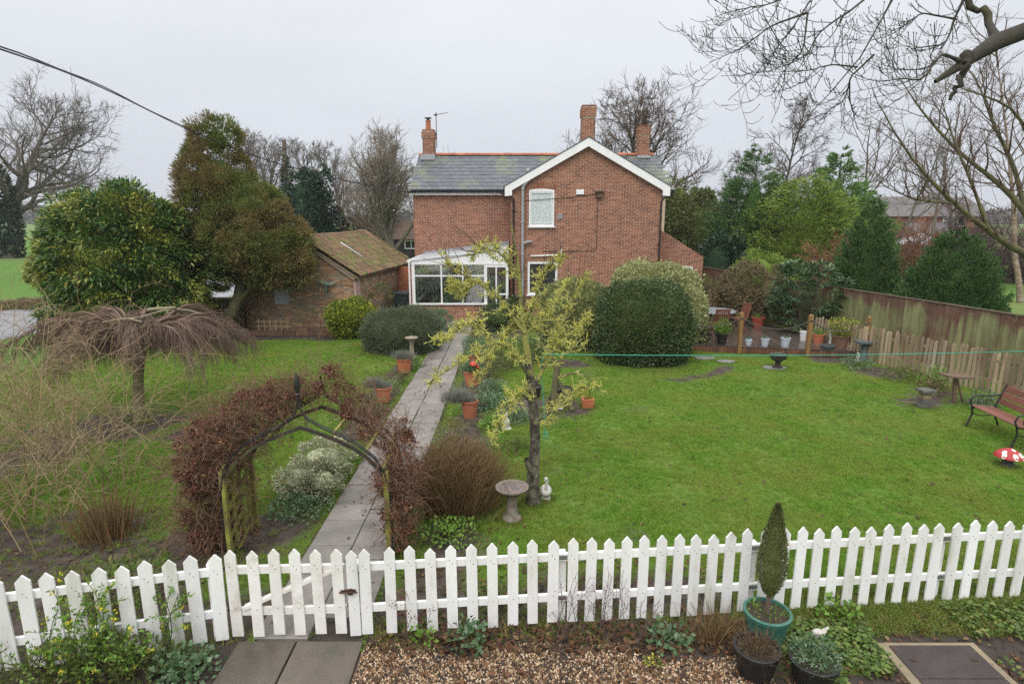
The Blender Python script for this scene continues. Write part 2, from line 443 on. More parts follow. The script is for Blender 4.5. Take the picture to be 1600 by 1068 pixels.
# garden soil and lawn sheet: relief and wear in the mesh
m, N, b = newmat('lawn_soil')
pos = N.n('ShaderNodeNewGeometry').outputs['Position']
at = N.n('ShaderNodeAttribute', attribute_name='mud').outputs['Fac']
soil = N.ramp(N.noise(5, 6, pos), [(.3, (.030, .022, .017)), (.5, (.062, .047, .038)), (.7, (.10, .08, .066))])
soil = N.mix(N.mrange(N.noise(40, 3, pos), .55, .7, 0, .6), soil, (.035, .05, .015))
turf = N.ramp(N.noise(1.1, 5, pos), [(.3, (.065, .12, .016)), (.5, (.105, .19, .024)), (.68, (.15, .20, .035))])
turf = N.mix(N.mrange(N.noise(28, 4, pos), .35, .75, 0, .7), turf, (.04, .065, .012))
c = N.mix(N.mrange(at, .28, .78), turf, soil)
N.t.links.new(c, b.inputs['Base Color']); b.inputs['Roughness'].default_value = .85; b.inputs['Specular IOR Level'].default_value = .25
bp = N.n('ShaderNodeBump', {'Strength': .9, 'Distance': .03, 'Height': N.noise(22, 6, pos)}); N.t.links.new(bp.outputs[0], b.inputs['Normal'])
def lawn_height(x, y):
    P2 = np.c_[x, y]
    z = (fbm(P2 * .55, 21, 3) - .5) * .07 + (fbm(P2 * 4.5, 22, 3) - .5) * .025 * (1 + 1.6 * (mud_mask(x, y) > .5))
    path = np.clip(1.25 - np.abs(x + 1.97) / .8, 0, 1) * (y < 25); deck = (x > 5.2) * (y > 15)
    return z * (1 - np.clip(path * 4, 0, 1)) * np.where(deck, .3, 1) - .012 - .03 * np.clip(path * 4, 0, 1)
nx, ny = 250, 215
gx, gy = np.meshgrid(np.linspace(-13.5, 12.6, nx), np.linspace(3.4, 29, ny)); gx, gy = gx.ravel(), gy.ravel()
ii = (np.arange(ny - 1)[:, None] * nx + np.arange(nx - 1)[None]).ravel()
lawn = np_obj('lawn', np.c_[gx, gy, lawn_height(gx, gy)], np.c_[ii, ii + 1, ii + nx + 1, ii + nx], 'lawn_soil', smooth=True)
a = lawn.data.attributes.new('mud', 'FLOAT', 'POINT'); a.data.foreach_set('value', mud_mask(gx, gy).astype(np.float32))
tag(lawn, kind='structure')

# grass
leafmat('grass_blade', [(.085, .168, .02), (.145, .285, .032), (.20, .37, .042), (.17, .32, .036), (.34, .37, .10)], rough=.65, spec=.15, trans=.35, patch=(.28, .31, .065), pscale=.85, pmix=.4, inst=True)
def in_view(x, y, k=.93, e=.8): return np.abs(x) < k * y + e
n = 330000
x = R.uniform(-13, 11.6, n); y = 4.4 + 15.2 * R.uniform(0, 1, n) ** 1.25
mud = mud_mask(x, y)
keep = in_view(x, y) & (np.abs(x + 1.97) > .56) & (y > fence_y(x) - .05) & (R.uniform(0, 1, n) > np.clip(mud * 1.5 - .2, 0, .97)) & ~((x > 5.4) & (y > 17.8 - (x - 5.5) * .22)) & (R.uniform(0, 1, n) < .62)
keep &= ~((x > 10.0 + (16.5 - y) * .338 - .1))
x, y = x[keep], y[keep]; n = len(x)
k = 34
bp_ = np.c_[R.normal(size=(k, 2)) * .03, np.zeros(k)]; bd = np.c_[R.normal(size=(k, 2)) * .65, np.ones(k)]
V, F = blade_geo(bp_, bd, R.uniform(.022, .05, k), .0042, .3)
sc = R.uniform(.7, 1.35, n) * (1 + .55 * (fbm(np.c_[x, y] * 1.6, 5, 3) - .5) * 2)
scatter('grass', np.c_[x, y, lawn_height(x, y) - .002], np.c_[R.normal(size=(n, 2)) * .12, R.uniform(0, 6.28, n)], sc, (V, F), 'grass_blade')

# coarser grass along the front fence, on both sides, and along the borders
leafmat('coarse_grass', [(.09, .15, .018), (.15, .23, .03), (.26, .24, .08), (.12, .19, .024)], rough=.6, spec=.2, trans=.3, inst=True)
n = 5200
x = R.uniform(-5.2, 6.4, n); y = fence_y(x) + R.normal(size=n) * .16 + .02
keep = (np.abs(x + 2.02) > .66) & (R.uniform(0, 1, n) < np.where(x > 2.9, .9, .22))
x, y = x[keep], y[keep]
x2 = R.uniform(2.9, 6.4, 3400); y2 = fence_y(x2) - R.uniform(0, 1, 3400) ** 1.6 * .9
kk = ~((x2 > 3.3) & (x2 < 5.1) & (y2 < 5.1)); x2, y2 = x2[kk], y2[kk]
x3 = R.uniform(-9, -3.1, 2600); y3 = R.uniform(5, 9, 2600); kk = R.uniform(0, 1, 2600) < .35 * (fbm(np.c_[x3, y3], 2, 3) > .5); x3, y3 = x3[kk], y3[kk]
x, y = np.r_[x, x2, x3], np.r_[y, y2, y3]; n = len(x)
k = 14
V, F = blade_geo(np.c_[R.normal(size=(k, 2)) * .02, np.zeros(k)], np.c_[R.normal(size=(k, 2)) * .5, np.ones(k)], R.uniform(.07, .16, k), .006, .45)
scatter('long_grass', np.c_[x, y, np.full(n, -.01)], np.c_[R.normal(size=(n, 2)) * .15, R.uniform(0, 6.28, n)], R.uniform(.5, 1.15, n), (V, F), 'coarse_grass')

# road beyond the left hedge
mat('wet_road', (.17, .17, .18), .35, (.24, .24, .25), 1.2, bump=.2, bscale=30)
rd = MB(); pl = [(-30, 4), (-17.2, 19.5), (-14.8, 28), (-14.2, 45), (-15, 120), (-21, 120), (-19.5, 45), (-20.5, 30), (-23.6, 24), (-36, 4)]
rd.add([(p[0], p[1], -.045) for p in pl], [tuple(range(len(pl)))]); tag(rd.build('road', 'wet_road'), kind='structure')
mat('verge_earth', (.12, .10, .06), .95, (.17, .12, .07), 2, bump=.5, bscale=12, third=(.07, .11, .03))
vg = MB(); pl = [(-23.6, 24.2), (-20.6, 30), (-19.6, 45), (-22, 45), (-24, 31), (-38, 12), (-36, 4.2)]
vg.add([(p[0], p[1], -.052) for p in pl], [tuple(range(len(pl)))]); tag(vg.build('verge', 'verge_earth'), kind='structure')
leafmat('dry_verge', [(.19, .13, .06), (.12, .085, .045), (.10, .12, .04), (.25, .19, .10)], rough=.8, inst=True)
n = 1800; t = R.uniform(0, 1, n); x = -37 + 16.5 * t + R.normal(size=n) * .5; y = 10 + 19.5 * t + R.normal(size=n) * .6
k = 12; V, F = blade_geo(np.c_[R.normal(size=(k, 2)) * .12, np.zeros(k)], np.c_[R.normal(size=(k, 2)) * .5, np.ones(k)], R.uniform(.25, .6, k), .03, .35)
scatter('verge_grass', np.c_[x, y, np.full(n, -.06)], np.c_[np.zeros((n, 2)), R.uniform(0, 6.28, n)], R.uniform(.6, 1.3, n), (V, F), 'dry_verge')

# garden path of concrete slabs, two abreast: every slab an object
mat('slab', (.225, .20, .18), .42, (.155, .14, .125), 2.2, bump=.25, bscale=60, obj_rand=.16, third=(.10, .11, .085), thr3=(.58, .75), scale3=1.4, spec=.45)
mat('slab_damp', (.115, .095, .075), .3, (.085, .07, .055), 2.2, bump=.25, bscale=60, obj_rand=.15, third=(.06, .065, .04), spec=.5)
mat('bed_soil', (.055, .042, .034), .9, (.035, .027, .021), 8, bump=.8, bscale=30)
pb = MB(); pb.box(-2.56, 3.9, -.05, -1.40, 23.1, -.03)
path = tag(pb.build('path', 'bed_soil'), kind='structure')
slab_mesh = {}
def slab_at(x0, y0, w, l, mt, dz=0, tilt=0):
    key = (round(w, 2), round(l, 2), mt)
    if key not in slab_mesh:
        q = MB(); e_ = .006
        for (a0, z0, a1, z1) in ((0, 0, 0, .044), (0, .044, e_, .05)): pass
        q.add([(0, 0, 0), (w, 0, 0), (w, l, 0), (0, l, 0), (0, 0, .044), (w, 0, .044), (w, l, .044), (0, l, .044), (e_, e_, .05), (w - e_, e_, .05), (w - e_, l - e_, .05), (e_, l - e_, .05)],
              [(0, 1, 5, 4), (1, 2, 6, 5), (2, 3, 7, 6), (3, 0, 4, 7), (4, 5, 9, 8), (5, 6, 10, 9), (6, 7, 11, 10), (7, 4, 8, 11), (8, 9, 10, 11)])
        slab_mesh[key] = q.mesh('slab')
    o = link('slab', slab_mesh[key], mt, path); o.location = (x0, y0, -.034 + dz); o.rotation_euler = (tilt, R.normal() * .004, R.normal() * .004); return o
y = 5.06; 
while y < 23.0:
    l = .62 if R.rand() < .75 else .45
    for x0, w in ((-2.505, .525), (-1.965, .51)):
        off = .3 if x0 > -2 else 0
        slab_at(x0 + R.normal() * .004, y + off, w, l - .012, 'slab', R.normal() * .003, R.normal() * .004)
    y += l
for x0, w in ((-2.62, .55), (-2.055, .63)):
    slab_at(x0, 4.42, w, .6, 'slab_damp'); slab_at(x0, 3.8, w, .6, 'slab_damp')

for nm in ('slab', 'slab_damp'):                                  # wet sheen in patches
    N = NT(MATS[nm]); b = N.t.nodes['Principled BSDF']; N.t.links.new(N.mrange(N.noise(1.6, 4, N.n('ShaderNodeNewGeometry').outputs['Position']), .38, .62, .16, .6), b.inputs['Roughness'])
# gravel strip in front of the fence
gb = MB(); gb.add([(-1.42, 3.4, .0), (2.6, 3.4, .0), (2.5, 5.02, .0), (-1.42, 4.98, .0)], [(0, 1, 2, 3)]); tag(gb.build('gravel_bed', 'bed_soil'), kind='structure')
fb = MB(); fb.add([(2.605, 3.2, .002), (7.5, 3.2, .002), (7.5, 5.75, .002), (2.505, 5.2, .002)], [(0, 1, 2, 3)]); tag(fb.build('front_border', 'bed_soil'), kind='structure')
fb = MB(); fb.add([(-7, 3.2, .002), (-2.63, 3.2, .002), (-2.63, 5.0, .002), (-7, 4.2, .002)], [(0, 1, 2, 3)]); tag(fb.build('front_border', 'bed_soil'), kind='structure')
leafmat('pebble', [(.08, .05, .03), (.24, .14, .07), (.42, .29, .16), (.58, .48, .36), (.28, .15, .07), (.11, .08, .065), (.46, .32, .19), (.07, .05, .04)], rough=.4, trans=0, inst=True)
q = MB(); q.ball((0, 0, 0), (1, .75, .55), 5); V = np.array(q.v); V *= (1 + .25 * (fbm(V * 1.3 + 5, 4, 2) - .5))[:, None] * .0105
F = np.array([f for f in q.f if len(f) == 4])
n = 21000; x = R.uniform(-1.40, 2.3, n); y = 3.6 + R.uniform(0, 1, n) * 1.4
kp = fbm(np.c_[x, y] * 2.2, 31, 3) + np.clip((4.86 - y) * 1.2, -.3, .25) - np.clip((x - 1.5) * .3, 0, .4) > R.uniform(.33, .57, n); x, y = x[kp], y[kp]; n = len(x)
scatter('gravel', np.c_[x, y, R.uniform(.001, .014, n)], R.uniform(-3, 3, (n, 3)), R.uniform(.55, 1.5, n), (V, F), 'pebble', True)

# dead leaves lying about
leafmat('dead_leaf', [(.05, .028, .018), (.10, .05, .025), (.17, .08, .035), (.035, .024, .02), (.22, .15, .07)], rough=.6, inst=True)
V, F = leaf_geo(np.zeros((1, 3)), np.array([[1., 0, .05]]), .05, .032, np.array([[0, 0, 1.]]), .2)
x_ = 0
V = np.array([(0, 0, 0), (.022, .018, .008), (.05, .002, .004), (.024, -.016, .012)]); F = np.array([[0, 1, 2, 3]])
xs, ys = [], []
for (x0, x1, y0, y1, k) in ((-1.3, 2.8, 4.4, 5.15, 950), (2.4, 6, 4.3, 5.4, 900), (-1.35, 2.6, 4.86, 5.3, 1500), (-5, -2.7, 4.0, 4.8, 300), (-8, -3, 5.2, 9.5, 900), (-1.3, 2.4, 5.2, 6.4, 600), (-1.35, 0, 7, 16, 500), (-3.4, -2.5, 9.6, 17, 350), (-9, 9, 6, 17, 1200), (-2.45, -1.5, 5, 15, 40)):
    xs.append(R.uniform(x0, x1, k)); ys.append(R.uniform(y0, y1, k))
x, y = np.concatenate(xs), np.concatenate(ys); n = len(x)
z = np.where((np.abs(x + 1.97) < .56) | (y < fence_y(x)), .02, lawn_height(x, y) + .02)
scatter('fallen_leaves', np.c_[x, y, z], np.c_[R.normal(size=(n, 2)) * .3, R.uniform(0, 6.28, n)], R.uniform(.6, 1.5, n), (V, F), 'dead_leaf')

# moss and grass in the slab joints, longer grass round the feet of things on the lawn
xs, ys = [], []
for xj, k in ((-2.515, 900), (-1.97, 260), (-1.435, 900)): xs.append(xj + R.normal(size=k) * .018); ys.append(4.9 + 13 * R.uniform(0, 1, k) ** 1.3)
x, y = np.concatenate(xs), np.concatenate(ys); n = len(x)
k = 16; V, F = blade_geo(np.c_[R.normal(size=(k, 2)) * .02, np.zeros(k)], np.c_[R.normal(size=(k, 2)) * .8, np.ones(k)], R.uniform(.015, .045, k), .005, .35)
scatter('joint_moss', np.c_[x, y, np.full(n, .0)], np.c_[np.zeros((n, 2)), R.uniform(0, 6.28, n)], R.uniform(.4, 1.2, n) * (fbm(np.c_[x, y] * 2, 4, 3) + .3), (V, F), 'grass_blade')
xs, ys = [], []
for cx, cy, r, k in ((0, 7.4, .14, 70), (.3, 7.9, .17, 90), (.49, 8.0, .09, 40), (8.15, 9.2, .11, 60), (7.15, 15.6, .3, 60), (9.0, 11.05, .12, 30), (8.9, 9.9, .12, 30), (9.35, 10.9, .1, 20), (8.85, 12.3, .2, 50), (9.75, 12.6, .2, 40), (1.62, 12.25, .15, 50), (.9, 12.1, .25, 90), (-7.48, 11.42, .2, 70), (6.02, 16.35, .25, 50), (-2.83, 12.65, .2, 40), (3.72, 16.75, 1.42, 500), (-3.36, 18, 1.2, 260), (-3.36, 6.45, .1, 30), (-1.46, 6.45, .1, 30)):
    a = R.uniform(0, 6.283, k); xs.append(cx + np.cos(a) * r * R.uniform(.85, 1.25, k)); ys.append(cy + np.sin(a) * r * R.uniform(.85, 1.25, k))
x, y = np.concatenate(xs), np.concatenate(ys); n = len(x)
k = 12; V, F = blade_geo(np.c_[R.normal(size=(k, 2)) * .02, np.zeros(k)], np.c_[R.normal(size=(k, 2)) * .5, np.ones(k)], R.uniform(.04, .10, k), .0055, .4)
scatter('edge_grass', np.c_[x, y, lawn_height(x, y)], np.c_[np.zeros((n, 2)), R.uniform(0, 6.28, n)], R.uniform(.6, 1.3, n), (V, F), 'coarse_grass')

# ================================================================== HOUSE
def brickmat(name, stops, soot=(.06, .05, .045), sootamt=.5, green=None):
    m, N, b = newmat(name)
    g = N.n('ShaderNodeNewGeometry'); pos = g.outputs['Position']
    oi = N.n('ShaderNodeObjectInfo').outputs['Random']
    r = N.n('ShaderNodeMath', {0: N.n('ShaderNodeMath', {0: g.outputs['Random Per Island'], 1: oi}, operation='ADD').outputs[0], 1: 1.0}, operation='MODULO').outputs[0]
    col = N.ramp(r, stops)
    col = N.mix(N.mrange(N.noise(.9, 5, pos), .45, .75, 0, .35), col, tuple(x * .6 for x in stops[0][1]))
    col = N.mix(N.mrange(N.noise(2.6, 6, pos, .7), .58, .8, 0, sootamt), col, soot); stv = N.n('ShaderNodeMapping', {'Vector': pos, 'Scale': (1.6, 1.6, .28)}).outputs[0]; col = N.mix(N.mrange(N.noise(1.3, 5, stv, .65),   .54, .72, 0, .65), col, tuple(x * .45 for x in stops[1][1]))
    if green: col = N.mix(N.mrange(N.noise(1.7, 6, pos, .7), .52, .75, 0, .7), col, green)
    col = N.mix(N.mrange(N.noise(60, 3, pos), .3, .8, 0, .3), col, tuple(x * 1.5 for x in stops[-1][1]))
    N.t.links.new(col, b.inputs['Base Color']); b.inputs['Roughness'].default_value = .85; b.inputs['Specular IOR Level'].default_value = .2
    bp = N.n('ShaderNodeBump', {'Strength': .4, 'Distance': .01, 'Height': N.noise(90, 4, pos)}); N.t.links.new(bp.outputs[0], b.inputs['Normal'])
brickmat('house_brick', [(0, (.155, .062, .042)), (.2, (.25, .098, .06)), (.6, (.31, .125, .074)), (.85, (.37, .165, .105)), (1, (.20, .085, .06))], sootamt=.35)
brickmat('old_brick', [(0, (.20, .10, .06)), (.3, (.34, .185, .10)), (.55, (.42, .26, .14)), (.75, (.48, .34, .19)), (.9, (.29, .13, .08)), (1, (.24, .165, .12))], sootamt=.35, green=(.13, .13, .07))
brickmat('chimney_brick', [(0, (.14, .05, .03)), (.5, (.26, .095, .055)), (1, (.31, .14, .08))], sootamt=.6, green=(.14, .13, .05))
mat('mortar', (.66, .55, .42), .95, (.54, .44, .33), 5, bump=.3)
mat('old_mortar', (.26, .21, .155), .95, (.18, .15, .11), 5, bump=.3)
mat('white_upvc', (.80, .80, .80), .3, (.74, .74, .73), 3, spec=.5)
mat('white_wood', (.82, .82, .82), .45, (.75, .75, .745), 4, spec=.4, bump=.1)
mat('black_plastic', (.012, .012, .013), .35, spec=.5)
mat('grey_pipe', (.34, .35, .36), .5, (.26, .27, .27), 3)
mat('lead', (.36, .37, .40), .45, (.27, .28, .30), 6)
mat('ridge_tile', (.44, .15, .075), .8, (.34, .11, .06), 5, obj_rand=.2, third=(.16, .13, .07), thr3=(.6, .8))
mat('slate', (.070, .080, .095), .55, (.10, .11, .122), 4, obj_rand=.14, third=(.17, .18, .085), thr3=(.50, .70), scale3=.6, bump=.15)
mat('dark_void', (.02, .018, .016), .9)
mat('terracotta', (.46, .155, .075), .75, (.38, .12, .06), 5, bump=.1, obj_rand=.15, third=(.30, .22, .16), thr3=(.58, .8))

def glassmat(name, tint=(.9, .95, .95), refl=.34, rough=.03):
    m, N, b = newmat(name)
    tr = N.n('ShaderNodeBsdfTransparent', {'Color': (*tint, 1)}); gl = N.n('ShaderNodeBsdfGlossy', {'Color': (.9, .93, .95, 1), 'Roughness': rough})
    fr = N.n('ShaderNodeFresnel', {'IOR': 1.5}); f = N.n('ShaderNodeMath', {0: fr.outputs[0], 1: refl}, operation='ADD')
    ms = N.n('ShaderNodeMixShader', {0: f.outputs[0], 1: tr.outputs[0], 2: gl.outputs[0]})
    N.t.links.new(ms.outputs[0], N.t.nodes['Material Output'].inputs[0])
glassmat('window_glass')

def lay_bricks(mb, mo, origin, u, nrm, spans, z0, z1, bl=.213, bh=.0615, mj=.0135, dep=.1, jit=.002, seed=0, rough=0., single=None):
    """Courses of separate bricks; mo takes the recessed mortar bed. spans(z) -> list of (a, b) along u."""
    rr = random.Random(seed); u = Vector(u).normalized(); nrm = Vector(nrm).normalized(); o = Vector(origin); z = z0; k = 0
    while z + bh <= z1 + 1e-6:
        for a, b in spans(z + bh / 2):
            if b - a < .03: continue
            mo.obox(o + u * a - nrm * (dep - .002) + Vector((0, 0, z - mj)), u * (b - a), nrm * (dep - .009), (0, 0, bh + mj))
            x = a - ((a + (bl + mj) / 2 * (k % 2)) % (bl + mj)) - rr.uniform(0, rough)
            while x < b - .015:
                l = bl + rr.uniform(-rough, rough); xa, xb = max(a, x), min(b, x + l)
                if xb - xa > .02:
                    j = rr.uniform(-jit, jit * .3); dz = rr.uniform(-rough, rough) * .12
                    p = o + u * xa + nrm * (j - dep) + Vector((0, 0, z + dz))
                    if single is not None: single.append((p, u * (xb - xa), nrm * dep, bh))
                    else: mb.obox(p, u * (xb - xa), nrm * dep, (0, 0, bh))
                x += l + mj
        z += bh + mj; k += 1
def cut(a, b, holes):
    out = [(a, b)]
    for h0, h1 in holes:
        nx_ = []
        for p, q in out:
            if h1 <= p or h0 >= q: nx_.append((p, q)); continue
            if h0 > p: nx_.append((p, h0))
            if h1 < q: nx_.append((h1, q))
        out = nx_
    return out

house = thing('brick_house', 'red brick two storey house with white bargeboard gable, grey slate wing and three chimneys', 'house', (1, 26, 0))
GX0, GX1, GY, EV, APX, APZ = -.06, 5.90, 24.0, 5.06, 2.92, 6.72
WX0, WX1, WY = -4.32, 6.75, 26.8
wall = MB(); wall.prism([(GX0 + .02, GY + .1, 0), (GX1 - .02, GY + .1, 0), (GX1 - .02, GY + .1, EV), (APX, GY + .1, APZ - .03), (GX0 + .02, GY + .1, EV)], (0, 5.0, 0))
wall.prism([(WX0 + .02, WY + .1, 0), (WX0 + .02, WY + 5.9, 0), (WX0 + .02, WY + 5.9, EV), (WX0 + .02, WY + 3.0, 6.8), (WX0 + .02, WY + .1, EV)], (WX1 - WX0 - .04, 0, 0))
LX1, LY = 8.02, 25.2
wall.prism([(GX1, LY + .1, 0), (LX1 - .02, LY + .1, 0), (LX1 - .02, LY + .1, 2.35), (GX1, LY + .1, 3.62)], (0, 4, 0))
hw = wall.build('wall', 'mortar', house)
bk, mo = MB(), MB()
UW = (.655, 1.665, 3.62, 5.02); LW = (.62, 1.83, .92, 2.24)
def gspan(z):
    a, b = (0, GX1 - GX0)
    if z > EV:
        t = (z - EV) / (APZ - EV); a, b = (APX - GX0) * t, (GX1 - GX0) - (GX1 - APX) * t
    h = []
    if UW[2] < z < UW[3] + .22: h.append((UW[0] - GX0, UW[1] - GX0))
    if LW[2] < z < LW[3]: h.append((LW[0] - GX0, LW[1] - GX0))
    return cut(a, b, h)
lay_bricks(bk, mo, (GX0, GY, 0), (1, 0, 0), (0, -1, 0), gspan, .01, APZ, seed=1)
lay_bricks(bk, mo, (GX0, WY, 0), (0, -1, 0), (-1, 0, 0), lambda z: [(0, WY - GY - .1)], .01, EV, seed=2)
lay_bricks(bk, mo, (GX1, GY + .1, 0), (0, 1, 0), (1, 0, 0), lambda z: [(0, 4.6)], .01, EV, seed=5)
lay_bricks(bk, mo, (WX0, WY, 0), (1, 0, 0), (0, -1, 0), lambda z: [(0, GX0 - WX0)], .01, EV, seed=3)
lay_bricks(bk, mo, (WX0, WY + 5.9, 0), (0, -1, 0), (-1, 0, 0), lambda z: [(0, 5.8)] if z < EV else [((z - EV) * 1.63, 5.8 - (z - EV) * 1.63)], .01, 6.6, seed=4)
lay_bricks(bk, mo, (GX1 + .01, LY, 0), (1, 0, 0), (0, -1, 0), lambda z: cut(0, LX1 - GX1 - .01 if z < 2.35 else max(0, (LX1 - GX1) * (3.6 - z) / 1.25), [(1.0, 1.7)] if .9 < z < 1.96 else []), .01, 3.55, seed=6)
lay_bricks(bk, mo, (LX1, LY + .1, 0), (0, 1, 0), (1, 0, 0), lambda z: [(0, 3.8)], .01, 2.33, seed=7)
for i in range(15):                                              # soldier arch over the upper window
    x = UW[0] - .07 + i * .0765
    zz = UW[3] + .02 + .05 * (1 - ((i - 7) / 7.5) ** 2)
    bk.obox((x + .005, GY + .02, zz - .03), (.066, 0, 0), (0, -.024, 0), ((i - 7) * .004, 0, .21)); mo.obox((x - .005, GY + .025, zz - .05), (.086, 0, 0), (0, -.02, 0), (0, 0, .23))
bk.build('brick', 'house_brick', hw, kind='stuff'); mo.build('mortar_bed', 'mortar', hw, kind='stuff')

# gable verge
br = MB()
for sx, xe in ((-1, GX0 - .22), (1, GX1 + .22)):
    z_e = EV + (APX - xe if sx < 0 else xe - APX) * 0 - .03
    slope = (APZ - EV) / (APX - GX0)
    ze = EV - .22 * slope
    br.prism([(xe, GY - .20, ze - .10), (APX, GY - .20, APZ - .10), (APX, GY - .20, APZ + .22), (xe, GY - .20, ze + .20)], (0, .045, 0))
    br.prism([(xe, GY - .155, ze - .10), (APX, GY - .155, APZ - .10), (APX, GY - .155, APZ - .07), (xe, GY - .155, ze - .07)], (0, .2, 0))
    br.prism([(xe, GY - .20, ze - .10), (xe + .0 - sx * .28, GY - .20, ze - .10 + .28 * slope), (xe - sx * .28, GY - .20, ze - .16 + .02), (xe, GY - .20, ze - .17)], (0, .04, 0))
br.build('bargeboard', 'white_wood', house)
sl_ = MB()
for sx, xe in ((-1, GX0 - .28), (1, GX1 + .28)):
    slope = (APZ - EV) / (APX - GX0); ze = EV - .28 * slope
    sl_.prism([(xe, GY - .22, ze + .20), (APX, GY - .22, APZ + .225), (APX, GY - .22, APZ + .262), (xe, GY - .22, ze + .235)], (0, 6.0, 0))
sl_.build('gable_roof', 'slate', house)

# wing roof: slates in courses, ridge tiles one by one
RY, RZ, EY, EZ = WY + 3.0, 6.86, WY - .26, 5.12
wr = MB(); wr.prism([(WX0 - .12, EY + .02, EZ - .05), (WX0 - .12, RY, RZ - .05), (WX0 - .12, RY + 3.3, EZ - .05)], (WX1 - WX0 + .27, 0, 0)); roof = wr.build('roof', 'slate', house)
NC = 10; sd = Vector((0, RY - EY, RZ - EZ)); sn = Vector((0, -(RZ - EZ), RY - EY)).normalized(); cl = sd.length / NC
sm_ = {}
def slate_mesh(w):
    if w not in sm_:
        q = MB(); d = sd.normalized(); q.obox((0, 0, 0), (w - .006, 0, 0), d * (cl * 1.12), sn * .014); sm_[w] = q.mesh('slate')
    return sm_[w]
o0 = origin_of(house)
for c_ in range(NC):
    for (xa, xb) in ((WX0 - .13, 2.2), (5.45, WX1 + .15)):
        x = xa - (.16 if c_ % 2 else 0)
        while x < xb - .05:
            w = .32; x_, w_ = (xa, .16) if x < xa else (x, w)
            if x_ + w_ > xb + .17: w_ = .16
            gable_z = EZ + (RZ - EZ) * c_ / NC
            # leave out slates wholly inside the gable wing
            if not (x_ > GX0 + (gable_z - EV) * 1.75 + .55 and x_ < 5.0):
                s_ = link('slate', slate_mesh(w_), 'slate', roof)
                p = Vector((x_, EY, EZ)) + sd * (c_ / NC) + sn * (.004 + .006 * R.rand()); s_.location = p - o0
                s_.rotation_euler = (-.035 + R.normal() * .004, 0, R.normal() * .003)
            x += w
rm = MB(); n_ = 8; prof = [(.12 * math.cos(math.pi * i / n_), .11 * math.sin(math.pi * i / n_)) for i in range(n_ + 1)]
rm.add([(0, y, z) for y, z in prof] + [(.44, y, z) for y, z in prof] + [(0, y * .85, z * .85) for y, z in prof] + [(.44, y * .85, z * .85) for y, z in prof],
       [(i, i + 1, i + 10, i + 9) for i in range(n_)] + [(i + 1, i, i + 18, i + 19) for i in range(n_)] + [(i + 9, i + 10, i + 28, i + 27) for i in range(n_)])
rme = rm.mesh('ridge_tile', True)
k = 0; x = WX0 - .14
while x < WX1 - .05:
    if not (1.9 < x < 3.7):
        t_ = link('ridge_tile', rme, 'ridge_tile', roof); t_.location = Vector((x, RY, RZ + .0 + (.006 if k % 2 else 0))) - o0
    x += .45; k += 1
fa = MB(); fa.box(WX0 - .14, EY + .03, EZ - .21, GX0 + .12, EY + .06, EZ - .06); fa.box(WX0 - .14, EY + .06, EZ - .21, GX0, WY - .003, EZ - .18)
fa.prism([(WX0 - .14, EY + .06, EZ - .20), (WX0 - .14, RY, RZ - .22), (WX0 - .14, RY, RZ - .05), (WX0 - .14, EY + .06, EZ - .05)], (.03, 0, 0))
fa.build('fascia', 'white_wood', house)
gu = MB()
n_ = 8; prof = [(-.06 * math.cos(math.pi * i / n_), -.06 * math.sin(math.pi * i / n_)) for i in range(n_ + 1)]
gu.add([(WX0 - .18, EY - .03 + y, EZ - .06 + z) for y, z in prof] + [(GX0 + .05, EY - .03 + y, EZ - .06 + z) for y, z in prof], [(i, i + 1, i + 10, i + 9) for i in range(n_)])
for xx, s_ in ((GX0 - .34, -1), (GX1 + .34, 1)):
    gu.add([(xx + y, GY - .24, EV - .06 + z) for y, z in prof] + [(xx + y, GY + 2.6 if s_ < 0 else GY + 3, EV - .06 + z) for y, z in prof], [(i, i + 1, i + 10, i + 9) for i in range(n_)] + [tuple(range(n_ + 1))])
gu.build('gutter', 'black_plastic', house)
dp = MB(); dp.tube([(GX1 + .34, GY - .16, EV - .1), (GX1 + .34, GY - .16, EV - .2), (GX1 + .02, GY - .10, EV - .36), (GX1 - .07, GY - .10, EV - .5), (GX1 - .07, GY - .10, .05)], .036, 8)
for z in (4.2, 2.9, 1.6): dp.box(GX1 - .12, GY - .105, z, GX1 - .02, GY + .0, z + .03)
dp.build('downpipe', 'black_plastic', house, True)
dp = MB(); dp.tube([(GX0 - .34, GY - .16, EV - .1), (GX0 - .34, GY - .16, EV - .18), (GX0 + .02, GY - .12, EV - .32), (GX0 + .12, GY - .10, EV - .42), (GX0 + .12, GY - .10, .05)], .038, 8)
for z in (4.2, 2.9, 1.6): dp.box(GX0 + .06, GY - .105, z, GX0 + .18, GY, z + .03)
dp.build('downpipe', 'black_plastic', house, True)
sp = MB(); sp.tube([(.62, GY - .14, 5.72), (.62, GY - .14, 5.36), (.44, GY - .12, 5.14), (.42, GY - .12, 5.0), (.42, GY - .12, .05)], .055, 10)
for z in (5.0, 3.75, 2.5): sp.lathe([(.055, 0), (.072, .01), (.072, .09), (.055, .1)], (.42, GY - .12, z), 10)
sp.lathe([(.06, 0), (.075, .02), (.075, .12), (.04, .16)], (.62, GY - .14, 5.66), 10)
sp.tube([(.42, GY - .12, 2.95), (.62, GY - .10, 3.02), (.78, GY - .06, 3.02)], .045, 8)
sp.build('soil_pipe', 'grey_pipe', house, True)
op = MB(); op.tube([(.75, GY - .05, 2.46), (1.93, GY - .05, 2.50), (1.96, GY - .05, 2.53), (1.96, GY - .05, 2.72)], .026, 8); op.build('waste_pipe', 'white_upvc', house, True)

